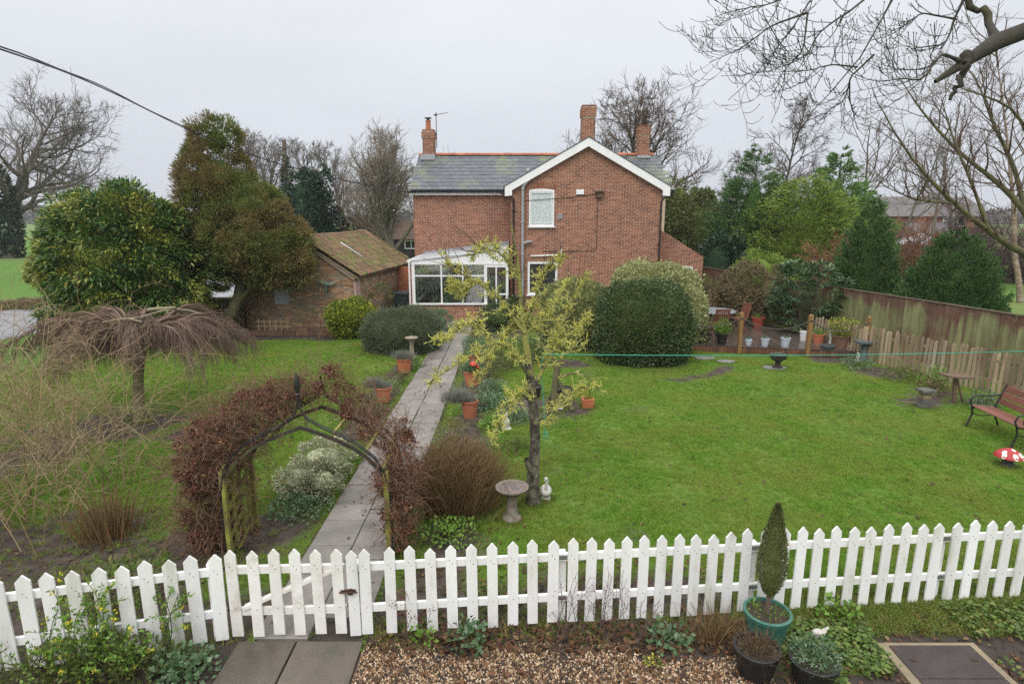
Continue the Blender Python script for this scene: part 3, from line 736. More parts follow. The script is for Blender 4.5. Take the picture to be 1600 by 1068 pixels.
def window(x0, x1, z0, z1, y, nm, fw=.07, glass='dark_glass', sill=True, mull=(), arch=0, depth=.05):
    f = MB()
    f.box(x0, y, z0, x0 + fw, y + depth, z1); f.box(x1 - fw, y, z0, x1, y + depth, z1)
    f.box(x0 + fw, y, z0, x1 - fw, y + depth, z0 + fw); f.box(x0 + fw, y, z1 - fw, x1 - fw, y + depth, z1)
    for t in mull: f.box(t - .02, y + .004, z0 + fw, t + .02, y + depth - .004, z1 - fw)
    if arch: f.prism([(x0 + (x1 - x0) * i / 10, y + .002, z1 + arch * (1 - ((i - 5) / 5) ** 2)) for i in range(11)] + [(x1, y + .002, z1 - .002), (x0, y + .002, z1 - .002)], (0, depth - .004, 0))
    w = f.build('window', 'white_upvc', house)
    p = MB(); p.box(x0 + fw - .01, y + .022, z0 + fw - .01, x1 - fw + .01, y + .03, z1 - fw + .01); p.build('pane', glass, w)
    if sill: s_ = MB(); s_.box(x0 - .05, y - .08, z0 - .05, x1 + .05, y + .04, z0 - .002); s_.build('sill', 'white_upvc', w)
    return w
mat('dark_glass', (.03, .032, .035), .06, (.05, .05, .05), 1.5, spec=.9)
m, N, b = newmat('lace_glass')
co = N.n('ShaderNodeTexCoord').outputs['Object']; mpn = N.n('ShaderNodeMapping', {'Vector': co, 'Scale': (1, .1, 1)}).outputs[0]
w1 = N.n('ShaderNodeTexVoronoi', {'Scale': 9.0, 'Vector': mpn}, feature='DISTANCE_TO_EDGE').outputs['Distance']
N.t.links.new(N.mix(N.mrange(w1, .02, .14), (.62, .66, .65), (.44, .50, .49)), b.inputs['Base Color']); b.inputs['Roughness'].default_value = .12
w = window(UW[0] + .01, UW[1] - .01, UW[2], UW[3] - .02, GY - .012, 'upper', glass='lace_glass', arch=.06)
f = MB(); y_ = GY - .018
for a_ in ((UW[0] + .10, UW[2] + .10, UW[0] + .125, UW[3] - .12), (UW[1] - .125, UW[2] + .10, UW[1] - .10, UW[3] - .12)): f.box(a_[0], y_, a_[1], a_[2], y_ + .02, a_[3])
f.box(UW[0] + .125, y_, UW[2] + .10, UW[1] - .125, y_ + .02, UW[2] + .125); f.box(UW[0] + .125, y_, UW[3] - .145, UW[1] - .125, y_ + .02, UW[3] - .12); f.build('casement', 'white_upvc', w)
w = window(LW[0] + .01, LW[1] - .01, LW[2], LW[3] - .01, GY - .012, 'lower', fw=.085)
window(GX1 + 1.02, GX1 + 1.70, .93, 1.95, LY - .012, 'side', fw=.06, glass='lace_glass')

def part(nm, mt, fn, smooth=False, par=None):
    q = MB(); fn(q); return q.build(nm, mt, par or house, smooth)
part('alarm_box', 'white_upvc', lambda q: q.box(2.50, GY - .09, 4.84, 2.80, GY - .002, 5.03))
part('vent', 'grey_pipe', lambda q: [q.box(1.79, GY - .03, 3.90, 1.99, GY - .002, 4.10)] + [q.box(1.82, GY - .045, 3.93 + i * .045, 1.96, GY - .031, 3.95 + i * .045) for i in range(4)])
mat('weathered_wood', (.16, .10, .06), .85, (.10, .07, .05), 5, bump=.4)
part('nest_box', 'weathered_wood', lambda q: [q.box(3.28, GY - .16, 4.72, 3.52, GY - .004, 4.92), q.obox((3.22, GY - .24, 4.93), (.36, 0, 0), (0, .24, .05), (0, 0, .025))])
part('cable', 'black_plastic', lambda q: [q.tube([(3.35, GY - .012, 4.72), (3.35, GY - .012, 2.75), (3.28, GY - .012, 2.66), (1.2, GY - .012, 2.64)], .012, 5), q.tube([(3.3, GY - .02, 4.86), (2.2, GY - .02, 4.72), (.5, GY - .02, 4.6)], .01, 5)])

def chimney(x0, x1, y0, z0, z1, zshoulder, pot=False):
    c = MB(); w = x1 - x0; d = .55
    c.box(x0 + .02, y0 + .02, z0, x1 - .02, y0 + d - .02, z1 - .02); ch = c.build('chimney', 'mortar', roof)
    q, mo_ = MB(), MB()
    for (o_, u_, n_, l_) in (((x0, y0, 0), (1, 0, 0), (0, -1, 0), w), ((x0, y0 + d, 0), (0, -1, 0), (-1, 0, 0), d), ((x1, y0, 0), (0, 1, 0), (1, 0, 0), d)):
        lay_bricks(q, mo_, o_, u_, n_, lambda z: [(0, l_)], z0, zshoulder, dep=.04, seed=int(x0 * 10) + 50)
        oo = Vector(o_) + Vector(n_) * .035 - Vector(u_) * .03
        lay_bricks(q, mo_, oo, u_, n_, lambda z: [(0, l_ + .06)], zshoulder + .01, z1, dep=.07, seed=int(x0 * 10) + 51)
    q.build('brick', 'chimney_brick', ch, kind='stuff'); mo_.build('mortar_bed', 'mortar', ch, kind='stuff')
    f = MB(); f.box(x0 - .05, y0 - .12, z0 - .02, x1 + .05, y0 + d + .05, z0 + .10) if not pot else f.box(x0 - .05, y0 - .42, z0 - .2, x1 + .05, y0 - .03, z0 + .06)
    f.build('flashing', 'lead', ch)
    t = MB(); t.box(x0 + .0, y0 + .0, z1 - .01, x1 - .0, y0 + d - .0, z1 + .04); t.build('cap', 'chimney_brick', ch)
    if pot:
        p = MB(); cx, cy = (x0 + x1) / 2 - .02, y0 + .28
        p.lathe([(.14, 0), (.13, .06), (.115, .38), (.135, .40), (.135, .44), (.10, .44)], (cx, cy, z1 + .03), 14); p.build('chimney_pot', 'terracotta', ch, True)
        k_ = MB(); k_.lathe([(.07, 0), (.07, .1)], (cx, cy, z1 + .46), 10); k_.lathe([(.17, .1), (.17, .13), (.05, .14)], (cx, cy, z1 + .46), 12); k_.build('cowl', 'black_plastic', ch, True)
    return ch
chimney(-4.24, -3.68, RY - .2, 6.80, 7.98, 7.62, True)
chimney(3.0, 3.58, 27.0, 6.85, 8.62, 8.18)
chimney(5.98, 6.50, RY - .3, 6.72, 8.16, 7.75)
ae = MB(); ae.tube([(-3.60, RY + .1, 7.2), (-3.60, RY + .1, 8.82)], .018, 6); ae.tube([(-3.72, RY + .1, 8.70), (-3.05, RY + .1, 8.80)], .013, 5)
for t in range(7): x = -3.7 + .1 * t; z = 8.703 + .0149 * t * 1.0; ae.tube([(x, RY - .08, z), (x, RY + .28, z)], .006, 4)
ae.box(-3.66, RY + .06, 8.66, -3.56, RY + .14, 8.74); ae.build('aerial', 'black_plastic', house)

m, N, b = newmat('clear_roof'); ms = N.n('ShaderNodeMixShader', {0: .65, 1: b.outputs[0], 2: N.n('ShaderNodeBsdfTranslucent', {'Color': (.85, .86, .87, 1)}).outputs[0]}); b.inputs['Base Color'].default_value = (.75, .76, .77, 1); N.t.links.new(ms.outputs[0], N.t.nodes['Material Output'].inputs[0])
# conservatory on the front of the wing
cs = thing('conservatory', 'white framed lean-to conservatory with brick dwarf wall beside the gable', 'conservatory', (-2, 23.2, 0))
CX0, CX1, CY0, CY1 = -3.88, -.14, 23.2, WY - .02
bk, mo = MB(), MB(); DOOR = -1.02
lay_bricks(bk, mo, (CX0, CY0, 0), (1, 0, 0), (0, -1, 0), lambda z: [(0, DOOR - CX0)], .0, .62, seed=11); lay_bricks(bk, mo, (CX0, CY1, 0), (0, -1, 0), (-1, 0, 0), lambda z: [(0, CY1 - CY0 - .1)], .0, .62, seed=12)
bk.build('brick', 'house_brick', cs, kind='stuff'); mo.build('mortar_bed', 'mortar', cs, kind='stuff')
bt = 2.18
f = MB(); y0, y1 = CY0 - .02, CY0 + .05
for x, w in ((CX0 - .01, .12), (-2.77, .055), (-1.94, .055), (DOOR - .06, .11), (CX1 - .1, .1)): f.box(x, y0, .68 if x < DOOR - .1 else .02, x + w, y1, bt)
f.box(CX0 - .04, y0 - .04, .62, DOOR + .05, y1 + .03, .679)
f.box(CX0 - .06, y0 - .01, bt + .001, CX1, y1, bt + .07)
f.box(CX0 + .11, y0 + .005, 1.72, DOOR - .06, y1 - .005, 1.775)
f.box(DOOR + .05, y0 + .005, .02, CX1 - .1, y1 - .005, .22); f.box(DOOR + .05, y0 + .005, 2.08, CX1 - .1, y1 - .005, bt - .001); f.box(-.64, y0 + .008, .221, -.585, y1 - .008, 2.079); f.box(DOOR + .05, y0 + .009, 1.0, CX1 - .1, y1 - .009, 1.06)
for yy in (24.3, 25.4, 26.5): f.box(CX0 - .01, yy, .68, CX0 + .06, yy + .06, bt)
f.box(CX0 - .04, y1 + .03, .62, CX0 + .1, CY1, .679); f.box(CX0 - .05, y1 + .001, bt + .001, CX0 + .05, CY1, bt + .06); f.box(CX0 - .005, y1, 1.72, CX0 + .055, CY1, 1.775)
f.build('frame', 'white_upvc', cs)
zl, zr = bt + .16, bt + .60
part('gable_panel', 'white_upvc', lambda q: q.prism([(CX0, y0 + .01, bt + .072), (CX1, y0 + .01, bt + .072), (CX1, y0 + .01, zr), (CX0, y0 + .01, zl)], (0, .04, 0)), par=cs)
part('roof', 'clear_roof', lambda q: q.prism([(CX0 - .12, y0 - .05, zl - .02), (CX1, y0 - .05, zr), (CX1, y0 - .05, zr + .05), (CX0 - .12, y0 - .05, zl + .03)], (0, CY1 - y0 + .04, 0)), par=cs)
part('flashing', 'lead', lambda q: q.prism([(CX0 - .05, WY - .10, zl + .03), (CX1, WY - .10, zr + .06), (CX1, WY - .10, zr + .16), (CX0 - .05, WY - .10, zl + .12)], (0, .08, 0)), par=cs)
part('downpipe', 'white_upvc', lambda q: [q.tube([(CX0 - .09, CY0 - .07, bt + .12), (CX0 - .09, CY0 - .07, .02)], .034, 8), q.box(CX0 - .16, CY0 - .1, bt + .09, CX0 - .02, CY1, bt + .17)], par=cs)
for (a, b_, c, d) in ((CX0 + .11, .68, -2.77, 1.72), (-2.715, .68, -1.94, 1.72), (-1.885, .68, DOOR - .06, 1.72), (CX0 + .11, 1.775, -2.77, bt), (-2.715, 1.775, -1.94, bt), (-1.885, 1.775, DOOR - .06, bt), (DOOR + .05, 1.06, -.64, 2.08), (-.585, 1.06, CX1 - .1, 2.08), (DOOR + .05, .22, -.64, 1.0), (-.585, .22, CX1 - .1, 1.0)):
    q = MB(); q.box(a, CY0 + .01, b_, c, CY0 + .02, d); q.build('pane', 'window_glass', cs)
q = MB(); q.box(CX0 + .01, CY0 + .06, .68, CX0 + .02, CY1 - .05, bt); q.build('pane', 'window_glass', cs)
mat('tile_floor', (.45, .40, .35), .5); part('floor', 'tile_floor', lambda q: q.box(CX0 + .1, CY0 + .12, 0, CX1, CY1 - .02, .06), par=cs)
mat('curtain', (.62, .58, .53), .9, (.50, .48, .45), 3)
def folds(q, x0, x1, y, z0, z1):
    n = 26; vs = []
    for i in range(n + 1):
        x = x0 + (x1 - x0) * i / n; yy = y + .03 * math.sin(i * 2.3); vs += [(x, yy, z0), (x, yy, z1)]
    q.add(vs, [(2 * i, 2 * i + 2, 2 * i + 3, 2 * i + 1) for i in range(n)])
mat('cream_wall', (.62, .58, .50), .9); part('lining', 'cream_wall', lambda q: q.box(CX0 + .05, CY1 - .06, .07, CX1 - .02, CY1 - .025, 2.3), par=cs)
q = MB(); folds(q, CX0 + .13, -2.85, CY1 - .35, .7, 2.1); folds(q, -2.5, -1.7, CY1 - .35, .7, 2.1); q.build('curtain', 'curtain', cs)
mat('dark_cane', (.07, .045, .035), .6); mat('brown_wood', (.15, .07, .04), .5)
for cx, lab in ((-2.75, 'dark armchair seen through the left window panes of the conservatory'), (-1.65, 'dark armchair seen through the right window panes of the conservatory')):
    c = thing('armchair', lab, 'chair', (cx, 24.4, .06), 'chairs in the conservatory')
    q = MB(); q.box(cx - .28, 24.1, .2, cx + .28, 24.65, .52); q.build('seat', 'dark_cane', c)
    q = MB(); q.lathe([(.30, .5), (.33, .75), (.30, 1.0), (.16, 1.12)], (cx, 24.65, .06), 12, sy=.35); q.build('backrest', 'dark_cane', c, True)
    for sx in (-1, 1):
        q = MB(); q.box(cx + sx * .32 - .03, 24.1, .4, cx + sx * .32 + .03, 24.7, .68); q.build('armrest', 'dark_cane', c)
        for yy in (24.12, 24.6): q = MB(); q.box(cx + sx * .25 - .025, yy, .06, cx + sx * .25 + .025, yy + .05, .2); q.build('leg', 'dark_cane', c)
t_ = thing('table', 'brown side table standing between the conservatory chairs', 'table', (-2.2, 24.3, .06))
q = MB(); q.box(-2.42, 24.1, .74, -1.98, 24.5, .78); q.build('table_top', 'brown_wood', t_)
for dx in (-.18, .18):
    for dy in (-.16, .16): q = MB(); q.box(-2.2 + dx - .02, 24.3 + dy - .02, .06, -2.2 + dx + .02, 24.3 + dy + .02, .74); q.build('leg', 'brown_wood', t_)

# ================================================================== OUTHOUSE (turned a little from the house)
ov = Vector((.115, .9934, 0)).normalized(); ou = Vector((-ov.y, ov.x, 0)); O0 = Vector((-5.40, 20.5, 0))
OW, OD, OEZ, ORZ = 3.95, 6.5, 1.98, 3.24
oh = thing('brick_outhouse', 'low old brick outhouse with mossy pantile roof and boarded window', 'outbuilding', (-7.3, 22, 0))
q = MB(); q.prism([O0 - ou * -.02 + ov * .1, O0 + ou * (OW - .02) + ov * .1, O0 + ou * (OW - .02) + ov * .1 + Vector((0, 0, OEZ)), O0 + ou * OW / 2 + ov * .1 + Vector((0, 0, ORZ - .05)), O0 + ou * .02 + ov * .1 + Vector((0, 0, OEZ))], ov * (OD - .1))
ow = q.build('wall', 'old_mortar', oh)
bk, mo, sg = MB(), MB(), []
def ospan(z): return [(0, OW)] if z < OEZ else [((z - OEZ) / (ORZ - OEZ) * OW / 2, OW - (z - OEZ) / (ORZ - OEZ) * OW / 2)]
Oleft = O0 + ou * OW
lay_bricks(bk, mo, Oleft, -ou, -ov, ospan, .0, ORZ - .04, seed=21, rough=.02, jit=.012, single=sg)
random.Random(3).shuffle(sg)
sg.sort(key=lambda s_: -((s_[0] - O0).dot(ou) < 3.4 and s_[0].z > .35))
oo = origin_of(oh); bme = {}
for i, (p, u_, d_, h_) in enumerate(sg):
    if i < 296:
        key = round(u_.length / .012)
        if key not in bme: qq = MB(); qq.obox((0, 0, 0), u_, d_, (0, 0, h_)); bme[key] = qq.mesh('brick')
        b_ = link('brick', bme[key], 'old_brick', ow); b_.location = p - oo
    else: bk.obox(p, u_, d_, (0, 0, h_))
lay_bricks(bk, mo, O0, ov, -ou, lambda z: [(0.105, OD)], .0, OEZ, seed=22, rough=.02, jit=.01)
bk.build('brickwork', 'old_brick', ow, kind='stuff'); mo.build('mortar_bed', 'old_mortar', ow, kind='stuff')
mat('pantile', (.22, .12, .075), .85, (.13, .085, .055), 3, bump=.3, obj_rand=.28, third=(.13, .125, .04), thr3=(.42, .60), scale3=1.8)
q = MB(); ed = ou * (OW / 2) + Vector((0, 0, ORZ - OEZ)); es = ed.length; e_ = ed / es; en = Vector(e_.cross(ov)); en = en if en.z > 0 else -en
start = O0 + Vector((0, 0, OEZ)) - e_ * .16 - ov * .1 + en * .05
rb = MB(); rb.prism([start - en * .01, start + e_ * (es + .16) - en * .01, start + e_ * (es + .16) - en * .05, start - en * .05], ov * (OD + .2))
e2 = -ou * (OW / 2) + Vector((0, 0, ORZ - OEZ)); e2n = e2 / es
st2 = O0 + ou * OW - e2n * .16 - ov * .1 + Vector((0, 0, OEZ + .04)); rb.prism([st2, st2 + e2n * (es + .16), st2 + e2n * (es + .16) - Vector((0, 0, .05)), st2 - Vector((0, 0, .05))], ov * (OD + .2))
oroof = rb.build('roof', 'pantile', oh)
ncol, nrow = 34, 8; cw = (OD + .2) / ncol; rl = (es + .16) / nrow
pm = MB(); ns = 6; vs = []
for j, (s0, lift) in enumerate(((0, .022), (1.10, .0))):
    for i in range(ns + 1):
        t = i / ns; h_ = .040 * math.cos(t * 2 * math.pi) + .008
        vs.append(Vector(ov * (cw * t * 1.02) + e_ * (rl * s0) + en * (h_ + lift + .02)))
vs += [v - en * .014 for v in vs[:ns + 1]]
pm.add(vs, [(i, i + 1, i + ns + 2, i + ns + 1) for i in range(ns)] + [(i + 1, i, i + 2 * ns + 2, i + 2 * ns + 3) for i in range(ns)]); pme = pm.mesh('roof_tile', True)
for c_ in range(ncol):
    for r_ in range(nrow):
        if c_ in (12,) and 3 <= r_ <= 5: continue
        sag = -.05 * math.sin(c_ / ncol * math.pi) * (r_ / nrow)
        t_ = link('roof_tile', pme, 'pantile', oroof); t_.location = start + ov * (c_ * cw) + e_ * (r_ * rl) + en * (sag + .05 + R.normal() * .004) - oo; t_.rotation_euler = (R.normal() * .012, R.normal() * .012, R.normal() * .015)
q = MB()
rgm = MB(); rgm.lathe([(.12, 0), (.13, .02), (.115, .06), (.115, .30)], (0, 0, 0), 10); rme2 = rgm.mesh('ridge_tile', True)
for i in range(22):
    p = O0 + ou * (OW / 2) + ov * (-.1 + i * .305) + Vector((0, 0, ORZ + .08 - .05 * math.sin(i / 22 * math.pi) + R.normal() * .01))
    t_ = link('ridge_tile', rme2, 'pantile', oroof); t_.location = p - oo; t_.rotation_euler = (rad(-90), 0, math.atan2(ov.y, ov.x) - rad(90) + R.normal() * .03)
mat('clear_sheet', (.60, .62, .62), .3); q = MB()
p = start + ov * (12 * cw) + e_ * (3 * rl) + en * .085; q.obox(p, ov * cw * .7, e_ * (rl * 3.1), en * .015); q.build('roof_light', 'clear_sheet', oroof)
mat('grey_board', (.36, .37, .40), .6, (.30, .31, .33), 2)
q = MB(); p = Oleft - ou * 1.0 - ov * .03 + Vector((0, 0, .98)); q.obox(p, -ou * .52, ov * .03, (0, 0, .82)); q.build('window_board', 'grey_board', oh)
mat('pink_render', (.42, .28, .25), .8, (.33, .23, .20), 4, bump=.4)
q = MB(); q.obox(O0 + ou * .04 - ov * .02, -ou * .07, ov * .42, (0, 0, 1.86)); q.build('corner_render', 'pink_render', oh)
q = MB(); q.prism([O0 + ou * .0 - ov * .09 + Vector((0, 0, OEZ - .12)), O0 + ou * OW / 2 - ov * .09 + Vector((0, 0, ORZ - .04)), O0 + ou * OW / 2 - ov * .09 + Vector((0, 0, ORZ + .05)), O0 - ou * .1 - ov * .09 + Vector((0, 0, OEZ + .0))], ov * .08); q.build('verge', 'old_mortar', oh)
# wall ornament: three leaf-like wings and a tail
mat('lichen_stone', (.42, .42, .28), .8, (.20, .26, .20), 9)
wo = thing('wall_ornament', 'winged bird ornament fixed to the outhouse wall', 'ornament', tuple(O0 + ou * .95 - ov * .05 + Vector((0, 0, 1.72))))
q = MB(); c0 = O0 + ou * .98 - ov * .05 + Vector((0, 0, 1.70))
def wing(q, base, tip, w, up):
    base, tip = Vector(base), Vector(tip); d = tip - base; n_ = Vector(up); q.prism([base, base + d * .4 + n_ * w, tip, base + d * .5 - n_ * w * .6], -ov * .03)
wing(q, c0, c0 + ou * .36 + Vector((0, 0, .16)), .07, (0, 0, 1)); wing(q, c0 - ov * .031, c0 - ou * .36 + Vector((0, 0, .08)), .07, (0, 0, 1)); q.build('wing', 'lichen_stone', wo)
mat('verdigris', (.13, .22, .19), .7); q = MB(); wing(q, c0 - ov * .062, c0 + Vector((0, 0, -.32)) + ou * .03, .06, ou); q.ball(c0 - ov * .06 + Vector((0, 0, .02)), (.08, .05, .09), 6); q.build('body', 'verdigris', wo)

# ================================================================== FENCES, GATE, ARCH
mat('white_paint', (.80, .80, .79), .5, (.70, .69, .67), 4, bump=.25, bscale=35, stretch=(1, 1, .25), obj_rand=.07, third=(.42, .45, .30), thr3=(.56, .80), scale3=4, spec=.3)
mat('gate_paint', (.78, .765, .74), .5, (.69, .655, .61), 5, bump=.15, obj_rand=.05, third=(.42, .35, .27), thr3=(.58, .82), scale3=4)
mat('rust', (.10, .045, .025), .8, (.05, .03, .02), 20, metal=.3)
mat('steel', (.35, .35, .36), .4, metal=.8)
def picket_mesh(w, h, t=.019, tip=.055):
    q = MB(); q.prism([(-w / 2, 0, 0), (w / 2, 0, 0), (w / 2, 0, h - tip), (.006, 0, h), (-.006, 0, h), (-w / 2, 0, h - tip)], (0, t, 0))
    for zx, zz in ((.012, .70), (-.014, .735), (.004, .29)): q.add([(zx + .0055 * math.cos(k * 1.047), -.0006, zz + .0055 * math.sin(k * 1.047)) for k in range(6)], [tuple(range(6))], 1)
    me = q.mesh('picket'); return me
PK = [picket_mesh(.104, .90), picket_mesh(.104, .885), picket_mesh(.101, .91)]; PKL = [picket_mesh(.118, .91), picket_mesh(.116, .895)]
PKG = [picket_mesh(.104, .90), picket_mesh(.103, .89)]
def panel(name, label, cat, p, q, xs, meshes, mt, z0=.03, group=None, rails=(.26, .70), rw=.075):
    p, q = Vector(p), Vector(q); d = (q - p); L = d.length; d.normalize(); n = Vector((d.y, -d.x, 0))      # n faces the camera
    a = math.atan2(d.y, d.x); t = thing(name, label, cat, tuple(p), group, a)
    for s_ in xs:
        o = link('picket', random.choice(meshes), [mt, 'rust'], t); o.location = (s_, -.021, z0 + R.normal() * .006); o.rotation_euler = (R.normal() * .006, R.normal() * .008, R.normal() * .01)
    for z in rails:
        m_ = MB(); m_.box(.0, .0, z, L - .004, .036, z + rw); m_.build('rail', mt, t, world=False)
    return t, L
FG = 'white picket fence panels along the front of the garden'
pl_ = [np.arange(.06, 3.12, .228), None]
t, L = panel('picket_fence', 'white picket fence panel running left from the gate past the yellow flowering bush', 'fence', (-5.9, 4.30, 0), (-2.72, 5.05, 0), [3.225 - .02 - .192 * k for k in range(17)], PKL, 'white_paint', group=FG)
for x in (3.16, 1.3): m_ = MB(); m_.box(x - .04, .038, .0, x + .04, .11, .80); m_.build('post', 'white_paint', t, world=False)
gate, L = panel('garden_gate', 'white picket gate with diagonal brace and rusty latch across the path', 'gate', (-2.69, 5.06, 0), (-1.59, 5.10, 0), [.055, .252, .450, .648, .846, 1.04], PKG, 'gate_paint', z0=.05)
m_ = MB(); m_.bar((.12, .02, .33), (1.04, .02, .74), .03, .07, (0, 1, 0)); m_.build('brace', 'gate_paint', gate, world=False)
m_ = MB(); m_.box(1.06, -.035, .50, 1.20, -.023, .53); m_.box(1.13, -.05, .485, 1.175, -.036, .545); m_.tube([(1.05, -.05, .515), (1.22, -.05, .515)], .008, 6); m_.build('latch', 'rust', gate, world=False)
for z in (.28, .72): m_ = MB(); m_.box(-.06, .037, z, .18, .042, z + .03); m_.build('hinge', 'rust', gate, world=False)
px_ = [(-1.57, 5.10), (.50, 5.285), (2.46, 5.46), (4.50, 5.635), (6.62, 5.80)]
labs = ['white picket fence panel next to the gate latch, right of the path', 'white picket fence panel between the gate side panel and the green plant pot', 'white picket fence panel right behind the small clipped conifer in the green pot', 'white picket fence panel at the right edge behind the manhole cover']
for i in range(4):
    a, b_ = px_[i], px_[i + 1]; L_ = math.hypot(b_[0] - a[0], b_[1] - a[1])
    xs = list(np.linspace(.1, L_ - .1, 11)) if i else [.055, .168] + list(np.linspace(.40, L_ - .1, 9))
    t, L = panel('picket_fence', labs[i], 'fence', (*a, 0), (*b_, 0), xs, PK, 'white_paint' if i else 'white_paint', group=FG)
    for x in ((.12, L_ + .0) if i == 0 else (L_ + .0,)): m_ = MB(); m_.box(x - .04, .042, .0, x + .04, .12, .76); m_.build('post', 'white_paint', t, world=False)
    for z in (.715, .275): m_ = MB(); m_.box(L_ - .05, -.006, z, L_ + .04, -.001, z + .045); m_.build('hinge', 'steel', t, world=False)

# arch over the path
mat('mossy_wood', (.20, .19, .045), .9, (.13, .10, .04), 7, bump=.5, bscale=60, third=(.28, .30, .05), thr3=(.45, .65), scale3=6, obj_rand=.15)
mat('black_iron', (.014, .014, .015), .4, (.02, .018, .016), 8, spec=.5, bump=.1)
mat('mossy_timber_dark', (.055, .042, .03), .9, (.03, .025, .02), 9, bump=.5, third=(.09, .10, .025))
arch = thing('garden_arch', 'mossy timber trellis arch with black iron ogee hoops and finial over the path', 'arch', (-2.4, 6.7, 0))
AL0, AL1, AR0, AR1, AYF, AYB = -3.36, -3.30, -1.50, -1.44, 6.45, 7.20
for x in (-3.36, -1.46):
    for y in (AYF, AYB):
        q = MB(); q.box(x - .03, y - .03, 0, x + .03, y + .03, 1.12); q.build('post', 'mossy_wood', arch)
    for k in range(4):
        q = MB(); y = AYF + .09 + k * .19; q.box(x - .04, y - .028, .0, x - .022, y + .028, 1.12); q.build('trellis_slat', 'mossy_wood', arch)
    for k in range(8):
        z = -.14 + k * .17; q = MB(); a_, b_ = Vector((x - .01, AYF - .02, z)), Vector((x - .01, AYB + .02, z + .34))
        q.bar(a_, b_, .01, .032, (1, 0, 0)) if False else q.bar(a_, b_, .014, .055, (0, 0, 1)); q.build('trellis_slat', 'mossy_wood', arch)
for y in (AYF, AYB):
    q = MB()
    for s_ in (-1, 1):
        x0, xm = (-3.36 if s_ < 0 else -1.46), -2.40
        ar = [(.97, 1.0), (.90, 1.12), (.78, 1.26), (.60, 1.40), (.40, 1.50), (.20, 1.58), (.0, 1.65)]
        for (a0, z0), (a1, z1) in zip(ar[:-1], ar[1:]): q.bar((xm + s_ * .97 * a0, y + .002, z0), (xm + s_ * .97 * a1, y + .002, z1), .04, .026, (0, 1, 0))
    q.build('timber_arch', 'mossy_timber_dark', arch)
    q = MB()
    for s_ in (-1, 1):
        hw_ = .96; pts = [(1.0, .0), (1.0, .55), (.99, .88), (.94, 1.10), (.84, 1.28), (.67, 1.43), (.46, 1.56), (.24, 1.66), (.08, 1.76), (.02, 1.89), (.0, 2.05)]
        P_ = [(-2.40 + s_ * hw_ * a * 1.03, y - .03 if y < 6.7 else y + .03, b_) for a, b_ in pts]
        q.tube(P_, .011, 6); q.tube([(p[0], p[1], p[2] + .03) for p in P_[2:9]], .008, 5)
    q.build('iron_hoop', 'black_iron', arch, True)
    q = MB(); yy = y - .03 if y < 6.7 else y + .03; q.lathe([(.012, 2.02), (.026, 2.05), (.016, 2.07), (.032, 2.12), (.034, 2.20), (.02, 2.26), (.006, 2.30)], (-2.40, yy, 0), 10); (q.build('finial', 'black_iron', arch, True) if y < 6.7 else None)
for k, (a, b_) in enumerate(((-.72, 1.36), (-.36, 1.58), (.36, 1.58), (.72, 1.36), (-.92, 1.18), (.92, 1.18))):
    q = MB(); q.box(-2.40 + a - .015, AYF - .03, b_ - .012, -2.40 + a + .015, AYB + .03, b_ + .012); q.build('cross_slat', 'mossy_wood', arch)

# tall boundary fence, board by board
m, N, b = newmat('fence_board'); pos = N.n('ShaderNodeNewGeometry').outputs['Position']      # red brown stain worn off, green algae in vertical runs
st = N.n('ShaderNodeMapping', {'Vector': pos, 'Scale': (1, 1, .16)}).outputs[0]; orr = N.n('ShaderNodeObjectInfo').outputs['Random']; zz = N.n('ShaderNodeSeparateXYZ', {0: pos}).outputs['Z']
c = N.mix(N.mrange(N.noise(9, 5, st), .35, .65), (.105, .045, .030), (.145, .085, .055))
f = N.n('ShaderNodeMath', {0: N.n('ShaderNodeMath', {0: N.noise(.55, 4, pos), 1: N.mrange(orr, 0, 1, -.07, .07)}, operation='ADD').outputs[0], 1: N.mrange(zz, 1.3, 1.75, .05, -.12)}, operation='ADD').outputs[0]
c = N.mix(N.mrange(f, .44, .56), c, N.mix(N.mrange(N.noise(7, 5, st), .35, .65), (.13, .135, .055), (.225, .23, .10)))
N.t.links.new(N.n('ShaderNodeVectorMath', {0: c, 'Scale': N.mrange(orr, 0, 1, .85, 1.15)}, operation='SCALE').outputs[0], b.inputs['Base Color']); b.inputs['Roughness'].default_value = .85
bpn = N.n('ShaderNodeBump', {'Strength': .4, 'Distance': .01, 'Height': N.noise(40, 5, st)}); N.t.links.new(bpn.outputs[0], b.inputs['Normal'])
mat('fence_board_grey', (.16, .135, .095), .85, (.21, .19, .12), 2, bump=.35, stretch=(1, 1, .25), obj_rand=.2)
mat('fence_cap', (.10, .065, .05), .85, (.14, .11, .07), 3)
A, B = Vector((8.72, 27.2, 0)), Vector((12.6, 10.6, 0)); fd = (B - A); FL = fd.length; fd.normalize(); fn = Vector((fd.y, -fd.x, 0)); fn = fn if fn.x < 0 else -fn
tf = thing('board_fence', 'tall featheredge board fence, brown streaked with green algae, along the right boundary', 'fence', tuple(A))
bmsh = MB(); bmsh.add([(0, 0, 0), (.118, 0, 0), (.118, .016, 0), (0, .006, 0), (0, 0, 1.70), (.118, 0, 1.70), (.118, .016, 1.70), (0, .006, 1.70)], [(3, 2, 1, 0), (4, 5, 6, 7), (0, 1, 5, 4), (1, 2, 6, 5), (2, 3, 7, 6), (3, 0, 4, 7)]); bmsh = bmsh.mesh('board')
ang = math.atan2(fd.y, fd.x)
nb = int(FL / .104)
for i in range(nb):
    o = link('board', bmsh, 'fence_board', tf); o.location = fd * (i * .104); o.location.z = .03 + R.normal() * .006; o.rotation_euler = (R.normal() * .004, R.normal() * .006, ang + math.pi + (-.03))
    o.location += fd * .104
